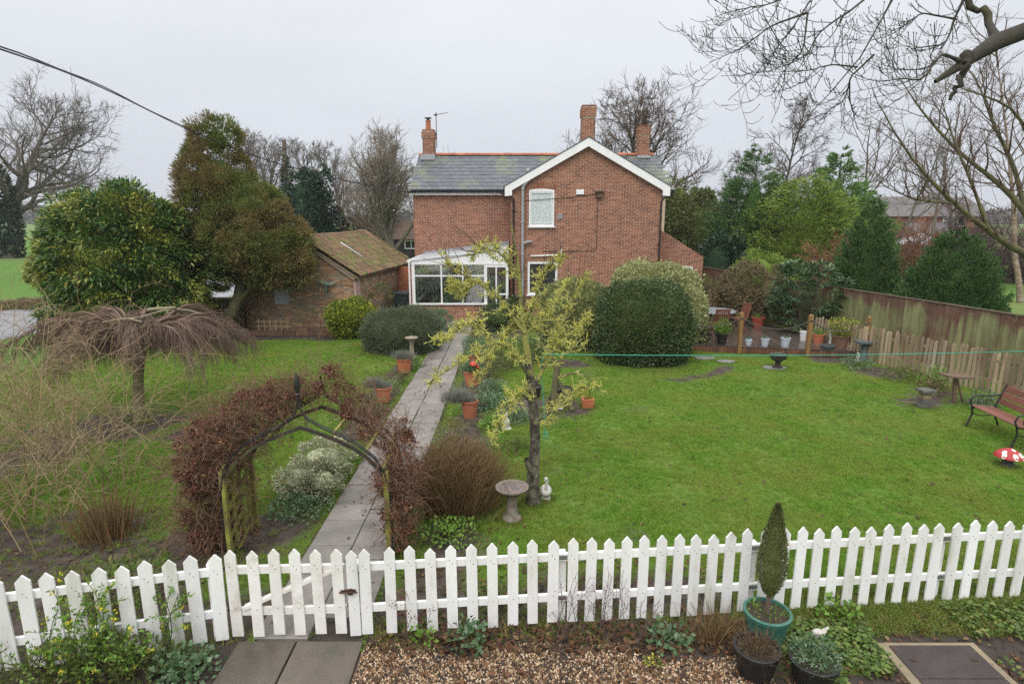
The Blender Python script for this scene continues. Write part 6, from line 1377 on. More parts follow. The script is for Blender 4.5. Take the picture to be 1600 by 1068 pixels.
leafmat('conifer_green', [(.05, .12, .028), (.085, .18, .04), (.13, .24, .05), (.18, .28, .06)], rough=.6, trans=.2)
leafmat('conifer_dark', [(.03, .075, .02), (.05, .12, .03), (.08, .16, .04), (.11, .19, .045)], rough=.6, trans=.15)
leafmat('conifer_yellow', [(.10, .16, .024), (.17, .25, .036), (.25, .32, .055), (.13, .20, .03)], rough=.6, trans=.2)
def cone_tree(name, label, loc, H, Rr, n, m_, L=.16, Wd=.035, lump=.35, ragged=.25, up=.8, group=None, seed=1, prof=((0, .72), (.12, 1), (.35, .88), (.6, .62), (.85, .25), (1, .02)), lay=0., per=40, sp=.34):
    t = thing(name, label, 'tree', loc, group); k = int(n)
    m = max(60, k // per); z = 1 - np.sqrt(R.uniform(0, 1, m)) * .97; a = R.uniform(0, 2 * math.pi, m)
    rp = np.interp(z, [p[0] for p in prof], [p[1] for p in prof]) * Rr; d = np.c_[np.cos(a), np.sin(a)]
    nz_ = fbm(np.c_[d * 1.9, z * H / Rr * 1.3] * 1.5 + seed * 5, seed, 3); rr_ = rp * (1 + lump * 2 * (nz_ - .5) + ragged * .5 * R.normal(size=m)) * R.uniform(.72, 1.0, m)
    A_ = np.c_[d * rr_[:, None], z * H * .985]; D0 = unit(np.c_[d, np.full(m, up)] + rdir(m) * .25)                 # one spray per anchor
    ln = sp * R.uniform(.6, 1.35, m) * np.clip(rp / Rr * 1.3 + .25, .3, 1); s_ = R.uniform(-.35, 1, (m, per)); side = unit(np.cross(D0, [0, 0, 1.]) + 1e-6); off = R.normal(size=(m, per)) * (1 - .62 * np.clip(s_, 0, 1)) * .3
    P_ = (A_[:, None] + D0[:, None] * (s_ * ln[:, None])[..., None] + side[:, None] * (off * ln[:, None])[..., None] + R.normal(size=(m, per, 3)) * (ln * .09)[:, None, None]).reshape(-1, 3)
    D = unit(np.repeat(D0, per, 0) + rdir(m * per) * .5); P_[:, 2] = np.maximum(P_[:, 2], .02)
    V_, F_ = leaf_geo(P_, D, L, Wd); np_obj('crown', V_, F_, m_, t, world=False)
    q = MB(); q.lathe([(Rr * .5 * p[1], p[0] * H * .95 + .02) for p in prof if p[0] < .7] + [(.02, H * .76)], (0, 0, 0), 14); q.build('inner_foliage', inner(m_), t, True, world=False)
    q = MB(); q.tube([(0, 0, -.1), (0, 0, H * .9)], [Rr * .12, .02], 8); q.build('trunk', 'bark_dark', t, world=False); return t
EG = 'evergreens beyond the board fence'
cone_tree('conical_evergreen', 'neat narrow conical evergreen just behind the board fence', (14.2, 24.0, 0), 4.95, 1.2, 40000, 'conifer_dark', .10, .034, .24, .10, 1.3, EG, 3)
cone_tree('conical_evergreen', 'broad dark conical evergreen behind the board fence at the right', (15.5, 21.0, 0), 3.75, 1.62, 52000, 'conifer_dark', .10, .034, .24, .10, 1.2, EG, 4, prof=((0, .9), (.12, 1), (.35, .88), (.6, .66), (.85, .3), (1, .03)))
cone_tree('tall_evergreen', 'tall feathery evergreen at the left of the clump, pointed top', (13.0, 33, 0), 7.9, 2.1, 32000, 'conifer_dark', .24, .05, .35, .18, .35, EG, 5, per=44, sp=.8)
cone_tree('tall_evergreen', 'wide olive green feathery evergreen in the middle of the clump', (14.9, 31, 0), 6.2, 2.9, 46000, 'conifer_yellow', .24, .05, .35, .18, .4, EG, 6, per=44, sp=.9, prof=((0, .85), (.2, 1), (.5, .85), (.75, .5), (.92, .22), (1, .03)))
cone_tree('tall_evergreen', 'ragged evergreen with thin open top at the right of the clump', (17.2, 32.5, 0), 7.9, 2.2, 30000, 'conifer_green', .24, .05, .4, .22, .45, EG, 7, per=44, sp=.8, prof=((0, .9), (.25, 1), (.5, .8), (.68, .4), (.85, .15), (1, .02)))
cone_tree('tall_evergreen', 'small dark evergreen tip showing behind the narrow conical one', (20.4, 36, 0), 6.0, 1.7, 7000, 'conifer_dark', .24, .05, .35, .2, .4, EG, 8, sp=.7)

# ------------------------------------------------------------------ bushes beyond and around
leafmat('dark_ivy_tree', [(.012, .03, .016), (.02, .05, .024), (.035, .07, .03)], rough=.4, trans=.1)
def bush(name, label, lobes, m_, sub_n=14, sub_r=.3, per=50, L=.12, Wd=.05, out=.6, up=.2, rnd=.6, seed=1, cat='shrub', group=None, core=.72, cov=1.25, dens=.95, zmin=.02, stem='bark_dark', loc=None):
    c = lobes[0][0]; t = thing(name, label, cat, loc or (c[0], c[1], 0), group)
    np_obj('foliage', *clumpy(lobes, sub_n, sub_r, per, L, Wd, out, up, rnd, seed, zmin, cov=cov, dens=dens), m_, t)
    if core: np_obj('inner_foliage', *cores(lobes, core, seed, max(0, zmin - .02)), inner(m_), t, True)
    q = MB(); q.tube([(c[0], c[1], -.1), (c[0] + .03, c[1], max(.3, c[2]))], [.09, .05], 7); q.build('stem', stem, t); return t
bush('ivy_covered_tree', 'dark ivy covered tree behind the outhouse roof', [((-14.4, 44, 3.6), (1.9, 1.8, 2.4)), ((-14.8, 44, 5.4), (1.2, 1.2, 1.5)), ((-13.6, 44, 2.2), (1.5, 1.4, 2.0)), ((-14.0, 44, 6.4), (.8, .8, .8))], 'dark_ivy_tree', 7, .5, 45, .30, .2, seed=11, cat='tree')
leafmat('haze_twigs', [(.20, .15, .10), (.15, .11, .075), (.26, .22, .15)], rough=.9)
def twig_bush(name, label, c, rr, n, m_, L=.8, tw=.008, seed=1, group=None, cat='shrub', tro=.05, nb=30):
    t = thing(name, label, cat, (c[0], c[1], 0), group); base = np.array([[c[0], c[1], 0.]] * nb) + R.normal(size=(nb, 3)) * [rr[0] * .18, rr[1] * .18, 0]
    tip = np.array(c) + rdir(nb) * np.array(rr) * R.uniform(.5, .9, (nb, 1)); d = tip - base; a = grow(base, d, np.linalg.norm(d, axis=1), tw * 3, tw, 8, .08, 0)
    p, d, r_, t_ = spawn(*a, 8, .3, 1, (20, 60)); b_ = grow(p, d, L * R.uniform(.5, 1.3, len(t_)), tw * 1.3, tw * .7, 5, .15, tro); p, d, r_, t_ = spawn(*b_, max(2, n // (nb * 8)), .1, 1, (20, 60)); c_ = grow(p, d, L * .5 * R.uniform(.4, 1.3, len(t_)), tw * .8, tw * .45, 3, .18, tro)
    np_obj('stems', *tubes(*a, 5), m_[0], t); np_obj('twigs', *join([tubes(*b_, 3), tubes(*c_, 3)]), m_[1], t); return t
twig_bush('fluffy_tree', 'fluffy pale brown leafless tree between the ivy covered tree and the big bare tree', (-11.4, 45, 4.6), (2.3, 2, 3.3), 3200, ('bark_grey', 'twig_brown'), 1.0, .012, cat='tree', tro=.1)
mat('red_twig', (.30, .13, .07), .9, (.22, .10, .06), 3)
twig_bush('russet_bush', 'russet brown leafless bush between the evergreen clump and the narrow cone', (14.9, 27, 2.0), (1.7, 1.4, 1.5), 5200, ('bark_dark', 'red_twig'), .7, .009, group='russet bushes beyond the fence')
twig_bush('russet_bush', 'russet haze of twigs before the neighbour house wall', (22.5, 34, 2.4), (2.6, 1.8, 1.9), 4000, ('bark_dark', 'red_twig'), .9, .010, group='russet bushes beyond the fence')
twig_bush('dark_thicket', 'dark brown thicket behind the broad dark cone at the right', (26.5, 36, 2.8), (4.0, 2.5, 2.6), 6000, ('bark_dark', 'twig_birch'), 1.1, .014)
twig_bush('dark_thicket', 'dark brown thicket at the right edge behind the birch trunk', (31.5, 38, 2.2), (3.6, 2.5, 2.4), 5000, ('bark_dark', 'twig_birch'), 1.1, .014)
leafmat('hedge_olive', [(.06, .085, .022), (.10, .13, .03), (.15, .17, .045), (.08, .095, .035)], rough=.6)
bush('tall_shrub', 'olive green shrubby tree behind the lean-to roof', [((10.4, 35, 3.0), (1.9, 1.6, 2.3)), ((9.0, 36, 3.4), (1.6, 1.5, 2.2)), ((9.6, 36, 4.8), (1.2, 1.2, 1.2))], 'hedge_olive', 7, .4, 42, .2, .1, seed=13, rnd=.9, core=.7)
bush('tall_shrub', 'dark ivy like shrub at the far end of the board fence', [((10.3, 30, 1.5), (1.0, .9, 1.4)), ((10.9, 30.5, 2.3), (.8, .8, .9))], 'dark_ivy_tree', 14, .3, 45, .16, .1, seed=14)
bush('tall_shrub', 'dark green hedge mass between the lean-to and the tall evergreens', [((12.2, 40, 2.6), (1.9, 1.5, 2.4)), ((14.2, 42, 2.3), (2.2, 1.5, 2.3)), ((11.0, 41, 3.6), (1.3, 1.2, 1.6))], 'hedge_olive', 7, .4, 42, .22, .1, seed=15)
# shrubs by the deck
leafmat('mahonia_leaf', [(.03, .08, .035), (.055, .12, .045), (.09, .17, .06), (.17, .24, .09)], rough=.35, trans=.15)
mh2 = thing('mahonia_shrub', 'dark shrub with drooping palm like leaf fans at the back of the deck', 'shrub', (9.75, 19.6, .2)); Ps, Ds, Ls = [], [], []
pts, nn = shell(120, (9.8, 19.7, 1.5), (1.15, .8, 1.15), .3, .2, 2, .35, 3)
for p, n0 in zip(pts, nn):
    k = 26; a = R.uniform(0, 6.283, k); d = unit(np.c_[np.cos(a), np.sin(a), R.uniform(-.55, .45, k)] + n0 * .5); Ps.append(p + d * .04); Ds.append(d); Ls.append(R.uniform(.2, .36, k))
V_, F_ = leaf_geo(np.concatenate(Ps), np.concatenate(Ds), np.concatenate(Ls), .05, unit(np.array([[0, 0, 1.]]) + rdir(120 * 26)[:len(np.concatenate(Ps))] * .4)); np_obj('foliage', V_, F_, 'mahonia_leaf', mh2)
a = grow(np.array([[9.8, 19.65, .1]] * 9), unit(R.normal(size=(9, 3)) * .5 + [0, 0, 1.]), 1.7, .035, .012, 6, .1); np_obj('stems', *tubes(*a, 6), 'bark_dark', mh2)
leafmat('russet_leaf', [(.13, .08, .045), (.20, .14, .08), (.10, .12, .045), (.26, .21, .12), (.15, .07, .04), (.09, .13, .04)], rough=.7)
bush('russet_shrub', 'brown and grey green mixed shrub at the deck back left of the palm fans', [((8.6, 21.8, 1.2), (.85, .7, 1.1)), ((9.2, 21.4, 1.4), (.7, .6, 1.0)), ((8.1, 22.2, .9), (.55, .5, .75))], 'russet_leaf', 22, .25, 34, .13, .035, seed=21, rnd=1.0, core=.38, cov=1.3, dens=.8)
bush('bushy_evergreen', 'yellowish green bushy evergreen behind the deck shrubs', [((9.85, 23.8, 1.6), (.9, .8, 1.0)), ((10.2, 23.2, 1.1), (.8, .7, 1.0))], 'conifer_yellow', 22, .25, 40, .12, .04, seed=22)
leafmat('orange_leaf', [(.34, .11, .03), (.22, .08, .03), (.14, .10, .04)], rough=.6)
bush('orange_shrub', 'small orange leaved shrub near the iron railings', [((8.2, 23.3, .85), (.32, .3, .35))], 'orange_leaf', 60, .14, 30, .09, .04, seed=23, core=.5)
# hedges and domes in the garden
leafmat('box_leaf', [(.022, .045, .016), (.04, .075, .022), (.06, .105, .03), (.10, .15, .045), (.16, .17, .06)], rough=.35, trans=.1, spec=.45)
def dense(name, label, c, rr, n, m_, L, Wd, lump=.1, seed=1, up=.3, rnd=.8, fr=1.8, depth=.16, blade=False, group=None, core=.86, zmin=.02, extra=(), sq=.45):
    t = thing(name, label, 'shrub', (c[0], c[1], 0), group); parts = []; cr_ = []
    for i, (cc, r_) in enumerate(((c, rr),) + tuple(extra)):
        k = int(n * (r_[0] * r_[2]) / (rr[0] * rr[2])); P_, N_ = shell(k, cc, r_, depth, lump, fr, zmin, seed + i, sq=sq); st_ = R.uniform(0, 1, len(P_)) < .05; P_[st_] += N_[st_] * R.uniform(.03, .16, (st_.sum(), 1)); D = unit(N_ * .9 + rdir(len(P_)) * rnd + np.array([0, 0, up]))
        parts.append(blade_geo(P_, D, np.full(len(P_), L) * R.uniform(.6, 1.2, len(P_)), Wd, .15) if blade else leaf_geo(P_, D, L, Wd, unit(N_ + rdir(len(P_)) * .8))); cr_.append(core_geo(cc, r_, lump, fr, seed + i, core, zmin - .02, 36, sq))
    np_obj('foliage', *join(parts), m_, t); np_obj('inner_foliage', *join(cr_), inner(m_), t, True)
    q = MB(); q.tube([(c[0], c[1], -.08), (c[0], c[1], c[2])], [.07, .04], 7); q.build('stem', 'bark_dark', t); return t
dense('clipped_dome_bush', 'large dark green clipped dome bush standing on the lawn', (3.72, 16.75, .85), (1.36, 1.3, 1.48), 62000, 'box_leaf', .055, .028, .15, 31, fr=2.8, extra=(((3.72, 16.75, .55), (1.38, 1.28, .75)),))
leafmat('rosemary_leaf', [(.06, .085, .04), (.095, .125, .065), (.14, .165, .095), (.08, .09, .045)], rough=.65, trans=.1)
dense('clipped_dome_bush', 'grey green spiky leaved dome bush left of the path', (-3.36, 18.0, .45), (1.22, 1.05, .86), 26000, 'rosemary_leaf', .12, .012, .18, 32, .35, .55, blade=True, sq=.1)
leafmat('variegated_leaf', [(.08, .12, .03), (.20, .23, .07), (.42, .42, .19), (.13, .16, .05), (.30, .31, .14)], rough=.45)
leafmat('cream_leaf', [(.11, .15, .045), (.34, .36, .15), (.52, .51, .26), (.24, .27, .10), (.40, .41, .18)], rough=.45)
dense('variegated_hedge', 'mid height variegated hedge between the lichen tree and the dark dome', (2.0, 18.4, .75), (1.2, .9, 1.38), 21000, 'variegated_leaf', .085, .04, .2, 33, sq=.8)
dense('variegated_hedge', 'pale cream variegated hedge rising behind the dark dome bush', (4.55, 19.0, 1.05), (1.42, 1.1, 1.55), 30000, 'cream_leaf', .085, .045, .2, 34, extra=(((5.1, 18.5, .8), (.95, .9, 1.3)),))
dense('yellow_bush', 'round yellow and green variegated bush by the outhouse corner', (-5.42, 19.9, .6), (.82, .7, .68), 6500, 'yellow_leaf', .11, .05, .28, 35, depth=.3, core=.7, sq=.1)
leafmat('euonymus_leaf', [(.10, .13, .05), (.40, .41, .26), (.56, .56, .40), (.25, .28, .14), (.48, .48, .31)], rough=.4)
bush('white_variegated_shrub', 'cream white variegated low shrub beside the path behind the gate arch', [((-2.93, 8.7, .27), (.40, .46, .30)), ((-3.12, 8.25, .2), (.30, .34, .24)), ((-2.78, 8.15, .18), (.25, .3, .22))], 'euonymus_leaf', 150, .10, 34, .045, .026, seed=36, core=.7)
bush('silver_shrub', 'small silvery shrub between grey dome and conservatory', [((-2.75, 20.8, .35), (.55, .45, .40))], 'bluegreen_leaf', 60, .16, 34, .09, .02, seed=37)
bush('evergreen_shrub', 'green shrub at the conservatory door beside the downpipe', [((-.55, 21.2, .40), (.62, .55, .45)), ((.15, 21.6, .5), (.5, .5, .55))], 'box_leaf', 40, .18, 40, .10, .04, seed=38)
bush('sprawling_shrub', 'bare greenish shrub trained against the outhouse side wall', [((-4.75, 21.6, .95), (.35, .5, .65))], 'hedge_olive', 50, .16, 18, .07, .03, seed=39, core=0, cov=.5, dens=.5)
# dry brown bush right of path
t = thing('dry_brown_bush', 'dense reddish brown twiggy bush between path and lichen tree', 'shrub', (-.78, 7.85, 0)); leafmat('dry_stem', [(.16, .085, .04), (.23, .13, .06), (.19, .15, .065), (.12, .065, .034), (.30, .21, .10)], rough=.8, trans=.1)
n = 5200; b0 = R.normal(size=(n, 2)) * [.19, .21]; D = np.c_[b0 * 1.4 + R.normal(size=(n, 2)) * .14, np.ones(n)]
pr = [blade_geo(np.c_[b0 + [-.78, 7.85], np.zeros(n)], D, R.uniform(.4, .92, n), .0075, .05)]
P_, N_ = shell(5200, (-.78, 7.85, .45), (.5, .5, .5), .5, .25, 2.2, .05, 41); pr.append(blade_geo(P_, unit(N_ * .5 + rdir(len(P_)) * .6 + [0, 0, .7]), R.uniform(.06, .18, len(P_)), .006, .1)); np_obj('stems', *join(pr), 'dry_stem', t)
t = thing('dry_grass_clump', 'clump of dead brown upright stems behind the left picket fence', 'plant', (-5.15, 6.95, 0)); n = 420; b0 = R.normal(size=(n, 2)) * .14
np_obj('stems', *blade_geo(np.c_[b0 + [-5.15, 6.95], np.zeros(n)], np.c_[b0 * 1.1 + R.normal(size=(n, 2)) * .12, np.ones(n)], R.uniform(.3, .78, n), .011, .08), 'dry_stem', t)

# ------------------------------------------------------------------ lichen covered tree in the middle
m, N, b = newmat('lichen_bark'); pos = N.n('ShaderNodeNewGeometry').outputs['Position']; sz = N.n('ShaderNodeSeparateXYZ', {0: pos}).outputs['Z']
c = N.ramp(N.noise(9, 6, pos), [(.35, (.028, .022, .018)), (.5, (.085, .07, .05)), (.65, (.17, .16, .11))])
f = N.n('ShaderNodeMath', {0: N.mrange(sz, .9, 2.4, -.24, .16), 1: N.noise(7, 5, pos)}, operation='ADD').outputs[0]
N.t.links.new(N.mix(N.mrange(f, .48, .62), c, (.24, .235, .06)), b.inputs['Base Color']); b.inputs['Roughness'].default_value = .9
bpn = N.n('ShaderNodeBump', {'Strength': 1, 'Distance': .03, 'Height': N.noise(26, 6, pos)}); N.t.links.new(bpn.outputs[0], b.inputs['Normal'])
leafmat('lichen_twig', [(.42, .42, .065), (.52, .50, .09), (.58, .56, .15), (.30, .30, .09), (.44, .46, .16), (.20, .165, .08)], rough=.85, trans=0)
lt2 = thing('lichen_tree', 'small leafless tree crusted with yellow lichen in the middle of the garden', 'tree', (.3, 7.9, 0))
LN = [([(.30, 7.88, -.05), (.27, 7.88, .12), (.29, 7.9, .40), (0.34, 7.9, 0.91), (0.3, 7.9, 1.38), (0.24, 7.9, 1.98), (0.14, 7.95, 2.63), (0.1, 8, 3.23), (0.05, 8, 3.61), (-0.02, 8, 3.94)], [.115, .088, .072, .068, .060, .050, .037, .026, .017, .008]),
      ([(0.32, 7.85, 0.41), (0.23, 7.8, 0.59), (0.2, 7.78, 0.71)], [.055, .045, .035]),
      ([(0.25, 7.9, 1.84), (0, 7.7, 2.29), (-0.26, 7.5, 2.46), (-0.52, 7.3, 2.29), (-0.79, 7.1, 2.16), (-1.03, 7, 2.01)], [.045, .034, .026, .018, .013, .007]),
      ([(-0.26, 7.5, 2.46), (-0.49, 7.5, 2.71), (-0.77, 7.4, 2.56), (-0.96, 7.3, 2.5)], [.02, .015, .011, .006]),
      ([(0.17, 7.9, 2.46), (-0.13, 8.1, 2.87), (-0.48, 8.2, 3.12), (-0.75, 8.2, 3.25), (-0.96, 8.2, 3.47)], [.036, .028, .02, .013, .007]),
      ([(-0.48, 8.2, 3.12), (-0.7, 8.1, 3), (-0.86, 8, 3.14)], [.014, .01, .006]),
      ([(0.28, 7.9, 1.66), (0.55, 8.1, 2.15), (0.72, 8.3, 2.57), (0.9, 8.4, 2.97), (1.03, 8.4, 3.24)], [.042, .032, .024, .016, .007]),
      ([(0.55, 8.1, 2.15), (0.85, 8.2, 2.41), (1.07, 8.2, 2.63)], [.022, .014, .007]),
      ([(0.16, 7.95, 2.54), (0.35, 7.8, 3.08), (0.51, 7.7, 3.42), (0.65, 7.6, 3.51)], [.03, .022, .014, .007]),
      ([(0.1, 8, 3.14), (-0.13, 7.9, 3.53), (-0.29, 7.8, 3.58), (-0.53, 7.7, 3.52)], [.024, .017, .011, .006]),
      ([(0.32, 7.9, 1.19), (0.63, 8.2, 1.28), (0.89, 8.4, 1.51), (1.18, 8.5, 1.58)], [.026, .018, .012, .006]),
      ([(0.3, 7.9, 1.47), (0.07, 7.6, 1.75), (-0.08, 7.4, 1.55), (-0.25, 7.2, 1.19)], [.024, .016, .011, .006]),
      ([(0.16, 7.95, 2.72), (-0.05, 8.3, 2.39), (-0.37, 8.5, 1.97), (-0.57, 8.6, 1.55)], [.026, .018, .012, .006]),
      ([(0.19, 7.95, 2.45), (0.46, 8.4, 2.55), (0.66, 8.7, 2.79), (0.81, 8.9, 3.05)], [.028, .02, .014, .007])]
LN = LN[:2] + [(l_, [v * .72 for v in r_]) for l_, r_ in LN[2:]]
a = limbs(LN, 14); tw_ = (a[0][2:], a[1][2:])
p, d, rr, t = spawn(*tw_, 24, .08, 1, (35, 80), (0, 0, .14)); L = R.uniform(.06, .28, len(t)) * (1.15 - .8 * t); b_ = grow(p, d, L, np.minimum(rr * .6, .0085), .0045, 7, .26, .03)
p, d, rr, t = spawn(*b_, 7, .1, 1, (40, 85)); c_ = grow(p, d, R.uniform(.03, .12, len(t)), .0055, .0035, 4, .3, .05); p, d, rr, t = spawn(*c_, 3, .2, 1, (40, 80)); e_ = grow(p, d, R.uniform(.02, .06, len(t)), .005, .0035, 2, .3, .05)
p, d, rr, t = spawn((a[0][[0, 4, 6, 8, 9]]), a[1][[0, 4, 6, 8, 9]], 8, .6, 1, (15, 45), (0, 0, .6)); f_ = grow(p, d, R.uniform(.25, .62, len(t)), .006, .0028, 7, .07, .06)
np_obj('trunk', *tubes(a[0][:2], a[1][:2], 12), 'lichen_bark', lt2, True); np_obj('limbs', *tubes(a[0][2:], a[1][2:], 8), 'lichen_bark', lt2, True)
np_obj('lichen_twigs', *join([tubes(*b_, 5), tubes(*c_, 4), tubes(*e_, 4)]), 'lichen_twig', lt2); tag(np_obj('shoots', *tubes(*f_, 4), 'twig_brown', lt2), kind='stuff')
fs = thing('forked_stump', 'mossy forked stump with lichen twigs on the lawn behind the lichen covered tree', 'tree stump', (.9, 12.15, 0))
LN = [([(0.9, 12.1, -0.01), (0.89, 12.1, 0.27), (0.92, 12.15, 0.61), (0.97, 12.2, 1.01)], [.075, .07, .075, .07]), ([(1.26, 11.9, 0.05), (1.14, 12.05, 0.31), (1, 12.15, 0.57)], [.05, .05, .045]), ([(0.69, 12.3, -0.08), (0.84, 12.2, 0.31), (0.92, 12.15, 0.54)], [.045, .04, .04]),
      ([(0.94, 12.15, 0.68), (1.34, 12.1, 0.83), (1.66, 12, 0.69), (1.83, 11.9, 0.44)], [.03, .022, .014, .007]), ([(0.97, 12.2, 0.97), (0.67, 12.2, 1.25), (0.53, 12.2, 1.49)], [.035, .024, .012]), ([(0.97, 12.2, 0.97), (1.21, 12.2, 1.29), (1.5, 12.2, 1.36)], [.035, .024, .012])]
a = limbs(LN, 8); p, d, rr, t = spawn(a[0][3:], a[1][3:], 12, .1, 1, (35, 80)); b_ = grow(p, d, R.uniform(.15, .4, len(t)), .009, .005, 6, .25, .04); p, d, rr, t = spawn(*b_, 5, .1, 1, (40, 80)); c_ = grow(p, d, R.uniform(.03, .13, len(t)), .007, .004, 3, .3, .05)
np_obj('trunk', *tubes(*a, 9), 'bark_olive', fs, True); tag(np_obj('lichen_twigs', *join([tubes(*b_, 4), tubes(*c_, 4)]), 'lichen_twig', fs), kind='stuff')

# ------------------------------------------------------------------ weeping tree and arching shrub on the left
wt = thing('weeping_tree', 'small weeping tree with umbrella of dense drooping brown twigs and mossy stem', 'tree', (-7.45, 11.45, 0)); mat('twig_plum', (.19, .125, .09), .9, (.13, .085, .065), 3); mat('contorted_bark', (.27, .23, .16), .85, (.19, .17, .10), 6, bump=.4)
LN = [([(-7.48, 11.42, -.08), (-7.46, 11.43, .4), (-7.42, 11.45, .9), (-7.36, 11.5, 1.35)], [.15, .135, .12, .13]), ([(-7.40, 11.45, 1.0), (-7.22, 11.4, 1.42), (-7.0, 11.4, 1.7), (-6.9, 11.45, 1.95)], [.08, .075, .06, .04])]
a = limbs(LN, 10); a = (a[0], a[1] * .8)
LN2 = []
for k in range(36):
    an = k * 2.4; rr_ = R.uniform(.35, 1.15); ex, ey = (1.6 if math.cos(an) > 0 else 1.5) * rr_, 1.35 * rr_
    if k >= 26: an = math.pi + R.normal() * .5; ex, ey, rr_ = 2.5 * R.uniform(.7, 1.05), 1.9, .9
    LN2.append(([(-7.3, 11.47, 1.45), (-7.2 + .3 * ex * math.cos(an), 11.47 + .3 * ey * math.sin(an), 1.95), (-7.0 + .62 * ex * math.cos(an), 11.47 + .62 * ey * math.sin(an), 2.14 + R.normal() * .12), (-7.0 + ex * math.cos(an), 11.47 + ey * math.sin(an), 2.06 - .42 * rr_ + R.normal() * .13)], [.045, .03, .018, .008]))
a2 = limbs(LN2, 9); p, d, rr, t = spawn(*a2, 105, .25, 1, (30, 100)); ra = unit(np.c_[p[:, :2] - np.array([-7.05, 11.47]), np.zeros(len(p))]); d = unit(d * .55 + ra * .8 + np.array([0, 0, .15]))
b_ = grow(p, d, R.uniform(.35, .75, len(t)), .005, .003, 8, .09, -.26); p, d, rr, t = spawn(*b_, 2, .2, .9, (15, 40)); c_ = grow(p, d, R.uniform(.15, .42, len(t)), .0032, .002, 5, .09, -.25)
mat('mossy_bark', (.22, .20, .10), .9, (.15, .12, .08), 5, bump=.6, third=(.22, .24, .06), thr3=(.5, .7)); np_obj('trunk', *tubes(*a, 12), 'mossy_bark', wt, True); np_obj('limbs', *tubes(*a2, 6), 'twig_plum', wt, True); np_obj('drooping_twigs', *join([tubes(*b_, 3), tubes(*c_, 3)]), 'twig_plum', wt)
a = limbs([([(-6.77, 11, 2.3), (-6.47, 10.9, 2.34), (-6.19, 10.9, 2.36)], [.036, .032, .022]), ([(-7.54, 10.8, 2.1), (-7.09, 10.7, 2.19), (-6.68, 10.7, 2.19), (-6.49, 10.8, 2.32), (-6.35, 10.9, 2.34), (-5.96, 11, 2.3), (-5.79, 11, 2.23)], [.009, .013, .017, .016, .016, .014, .008]), ([(-6.97, 10.7, 2.19), (-6.66, 10.6, 2.14)], [.02, .012])], 10); np_obj('contorted_limb', *tubes(*a, 8), 'contorted_bark', wt, True)
ws = thing('arching_shrub', 'tangle of long arching bare straw coloured stems at the left edge', 'shrub', (-6.6, 6.9, 0)); leafmat('straw_stem', [(.27, .20, .11), (.36, .27, .15), (.19, .135, .08), (.30, .25, .11)], rough=.8, trans=0)
nb2 = 140; base = np.c_[R.uniform(-8.2, -5.7, nb2), R.uniform(6.3, 8.6, nb2), np.zeros(nb2)]; base[:45] = np.c_[R.uniform(-9.8, -7.6, 45), R.uniform(8.8, 10.4, 45), np.zeros(45)]; d = unit(np.c_[R.normal(size=nb2) * .45 - .05, R.normal(size=nb2) * .35, np.full(nb2, 1.)])
a = grow(base, d, R.uniform(1.5, 3.2, nb2), .008, .0026, 16, .07, -.045); p, d, rr, t = spawn(*a, 9, .25, 1, (25, 70)); b_ = grow(p, d, R.uniform(.25, .9, len(t)), .004, .0022, 8, .14, -.05); p, d, rr, t = spawn(*b_, 3, .2, 1, (25, 70)); c_ = grow(p, d, R.uniform(.1, .35, len(t)), .0026, .0016, 5, .14, -.02)
np_obj('stems', *tubes(*a, 5), 'straw_stem', ws); np_obj('twigs', *join([tubes(*b_, 3), tubes(*c_, 3)]), 'straw_stem', ws)

# ------------------------------------------------------------------ creeper on the arch
leafmat('creeper_leaf', [(.07, .022, .018), (.13, .04, .028), (.18, .07, .04), (.09, .038, .026), (.24, .13, .06), (.05, .028, .02)], rough=.7, trans=.15); leafmat('creeper_stem', [(.16, .085, .055), (.24, .14, .09), (.11, .06, .042)], rough=.85, trans=0)
def creeper(label, lobes, nst, nlf, sub_n, seed, stemlen=.6, cov=.7):
    t = thing('climbing_plant', label, 'climber', (lobes[0][0][0], lobes[0][0][1], 0), 'withered climbers on the arch'); Ps, Ns = [], []
    for i, (c, rr) in enumerate(lobes): p, n_ = shell(int(nst * rr[0] * rr[2] * 4), c, rr, .6, .3, 2, .02, seed + i); Ps.append(p); Ns.append(n_)
    P_, N_ = np.concatenate(Ps), np.concatenate(Ns); k = len(P_)
    a = grow(P_, unit(N_ * .25 + rdir(k)), R.uniform(.4, 1.2, k) * stemlen, .0035, .0018, 8, .28, -.01); p, d, rr, t_ = spawn(*a, 2, .2, 1, (30, 70)); b_ = grow(p, d, R.uniform(.05, .2, len(t_)), .002, .0012, 3, .2, .0)
    np_obj('stems', *join([tubes(*a, 3), tubes(*b_, 3)]), 'creeper_stem', t)
    np_obj('leaves', *clumpy(lobes, sub_n, .09, nlf, .042, .026, .3, -.3, 1.0, seed, cov=cov, dens=.8), 'creeper_leaf', t); return t
creeper('dense dark red withered climber smothering the left side of the arch', [((-3.72, 6.82, .5), (.25, .40, .6)), ((-3.68, 6.78, 1.12), (.30, .42, .42)), ((-3.44, 6.76, 1.44), (.34, .38, .26)), ((-3.12, 6.9, 1.68), (.36, .34, .24)), ((-2.85, 7.08, 1.86), (.26, .24, .17)), ((-3.72, 6.8, .2), (.22, .32, .25)), ((-2.3, 7.2, 2.02), (.13, .1, .14))], 820, 16, 210, 51)
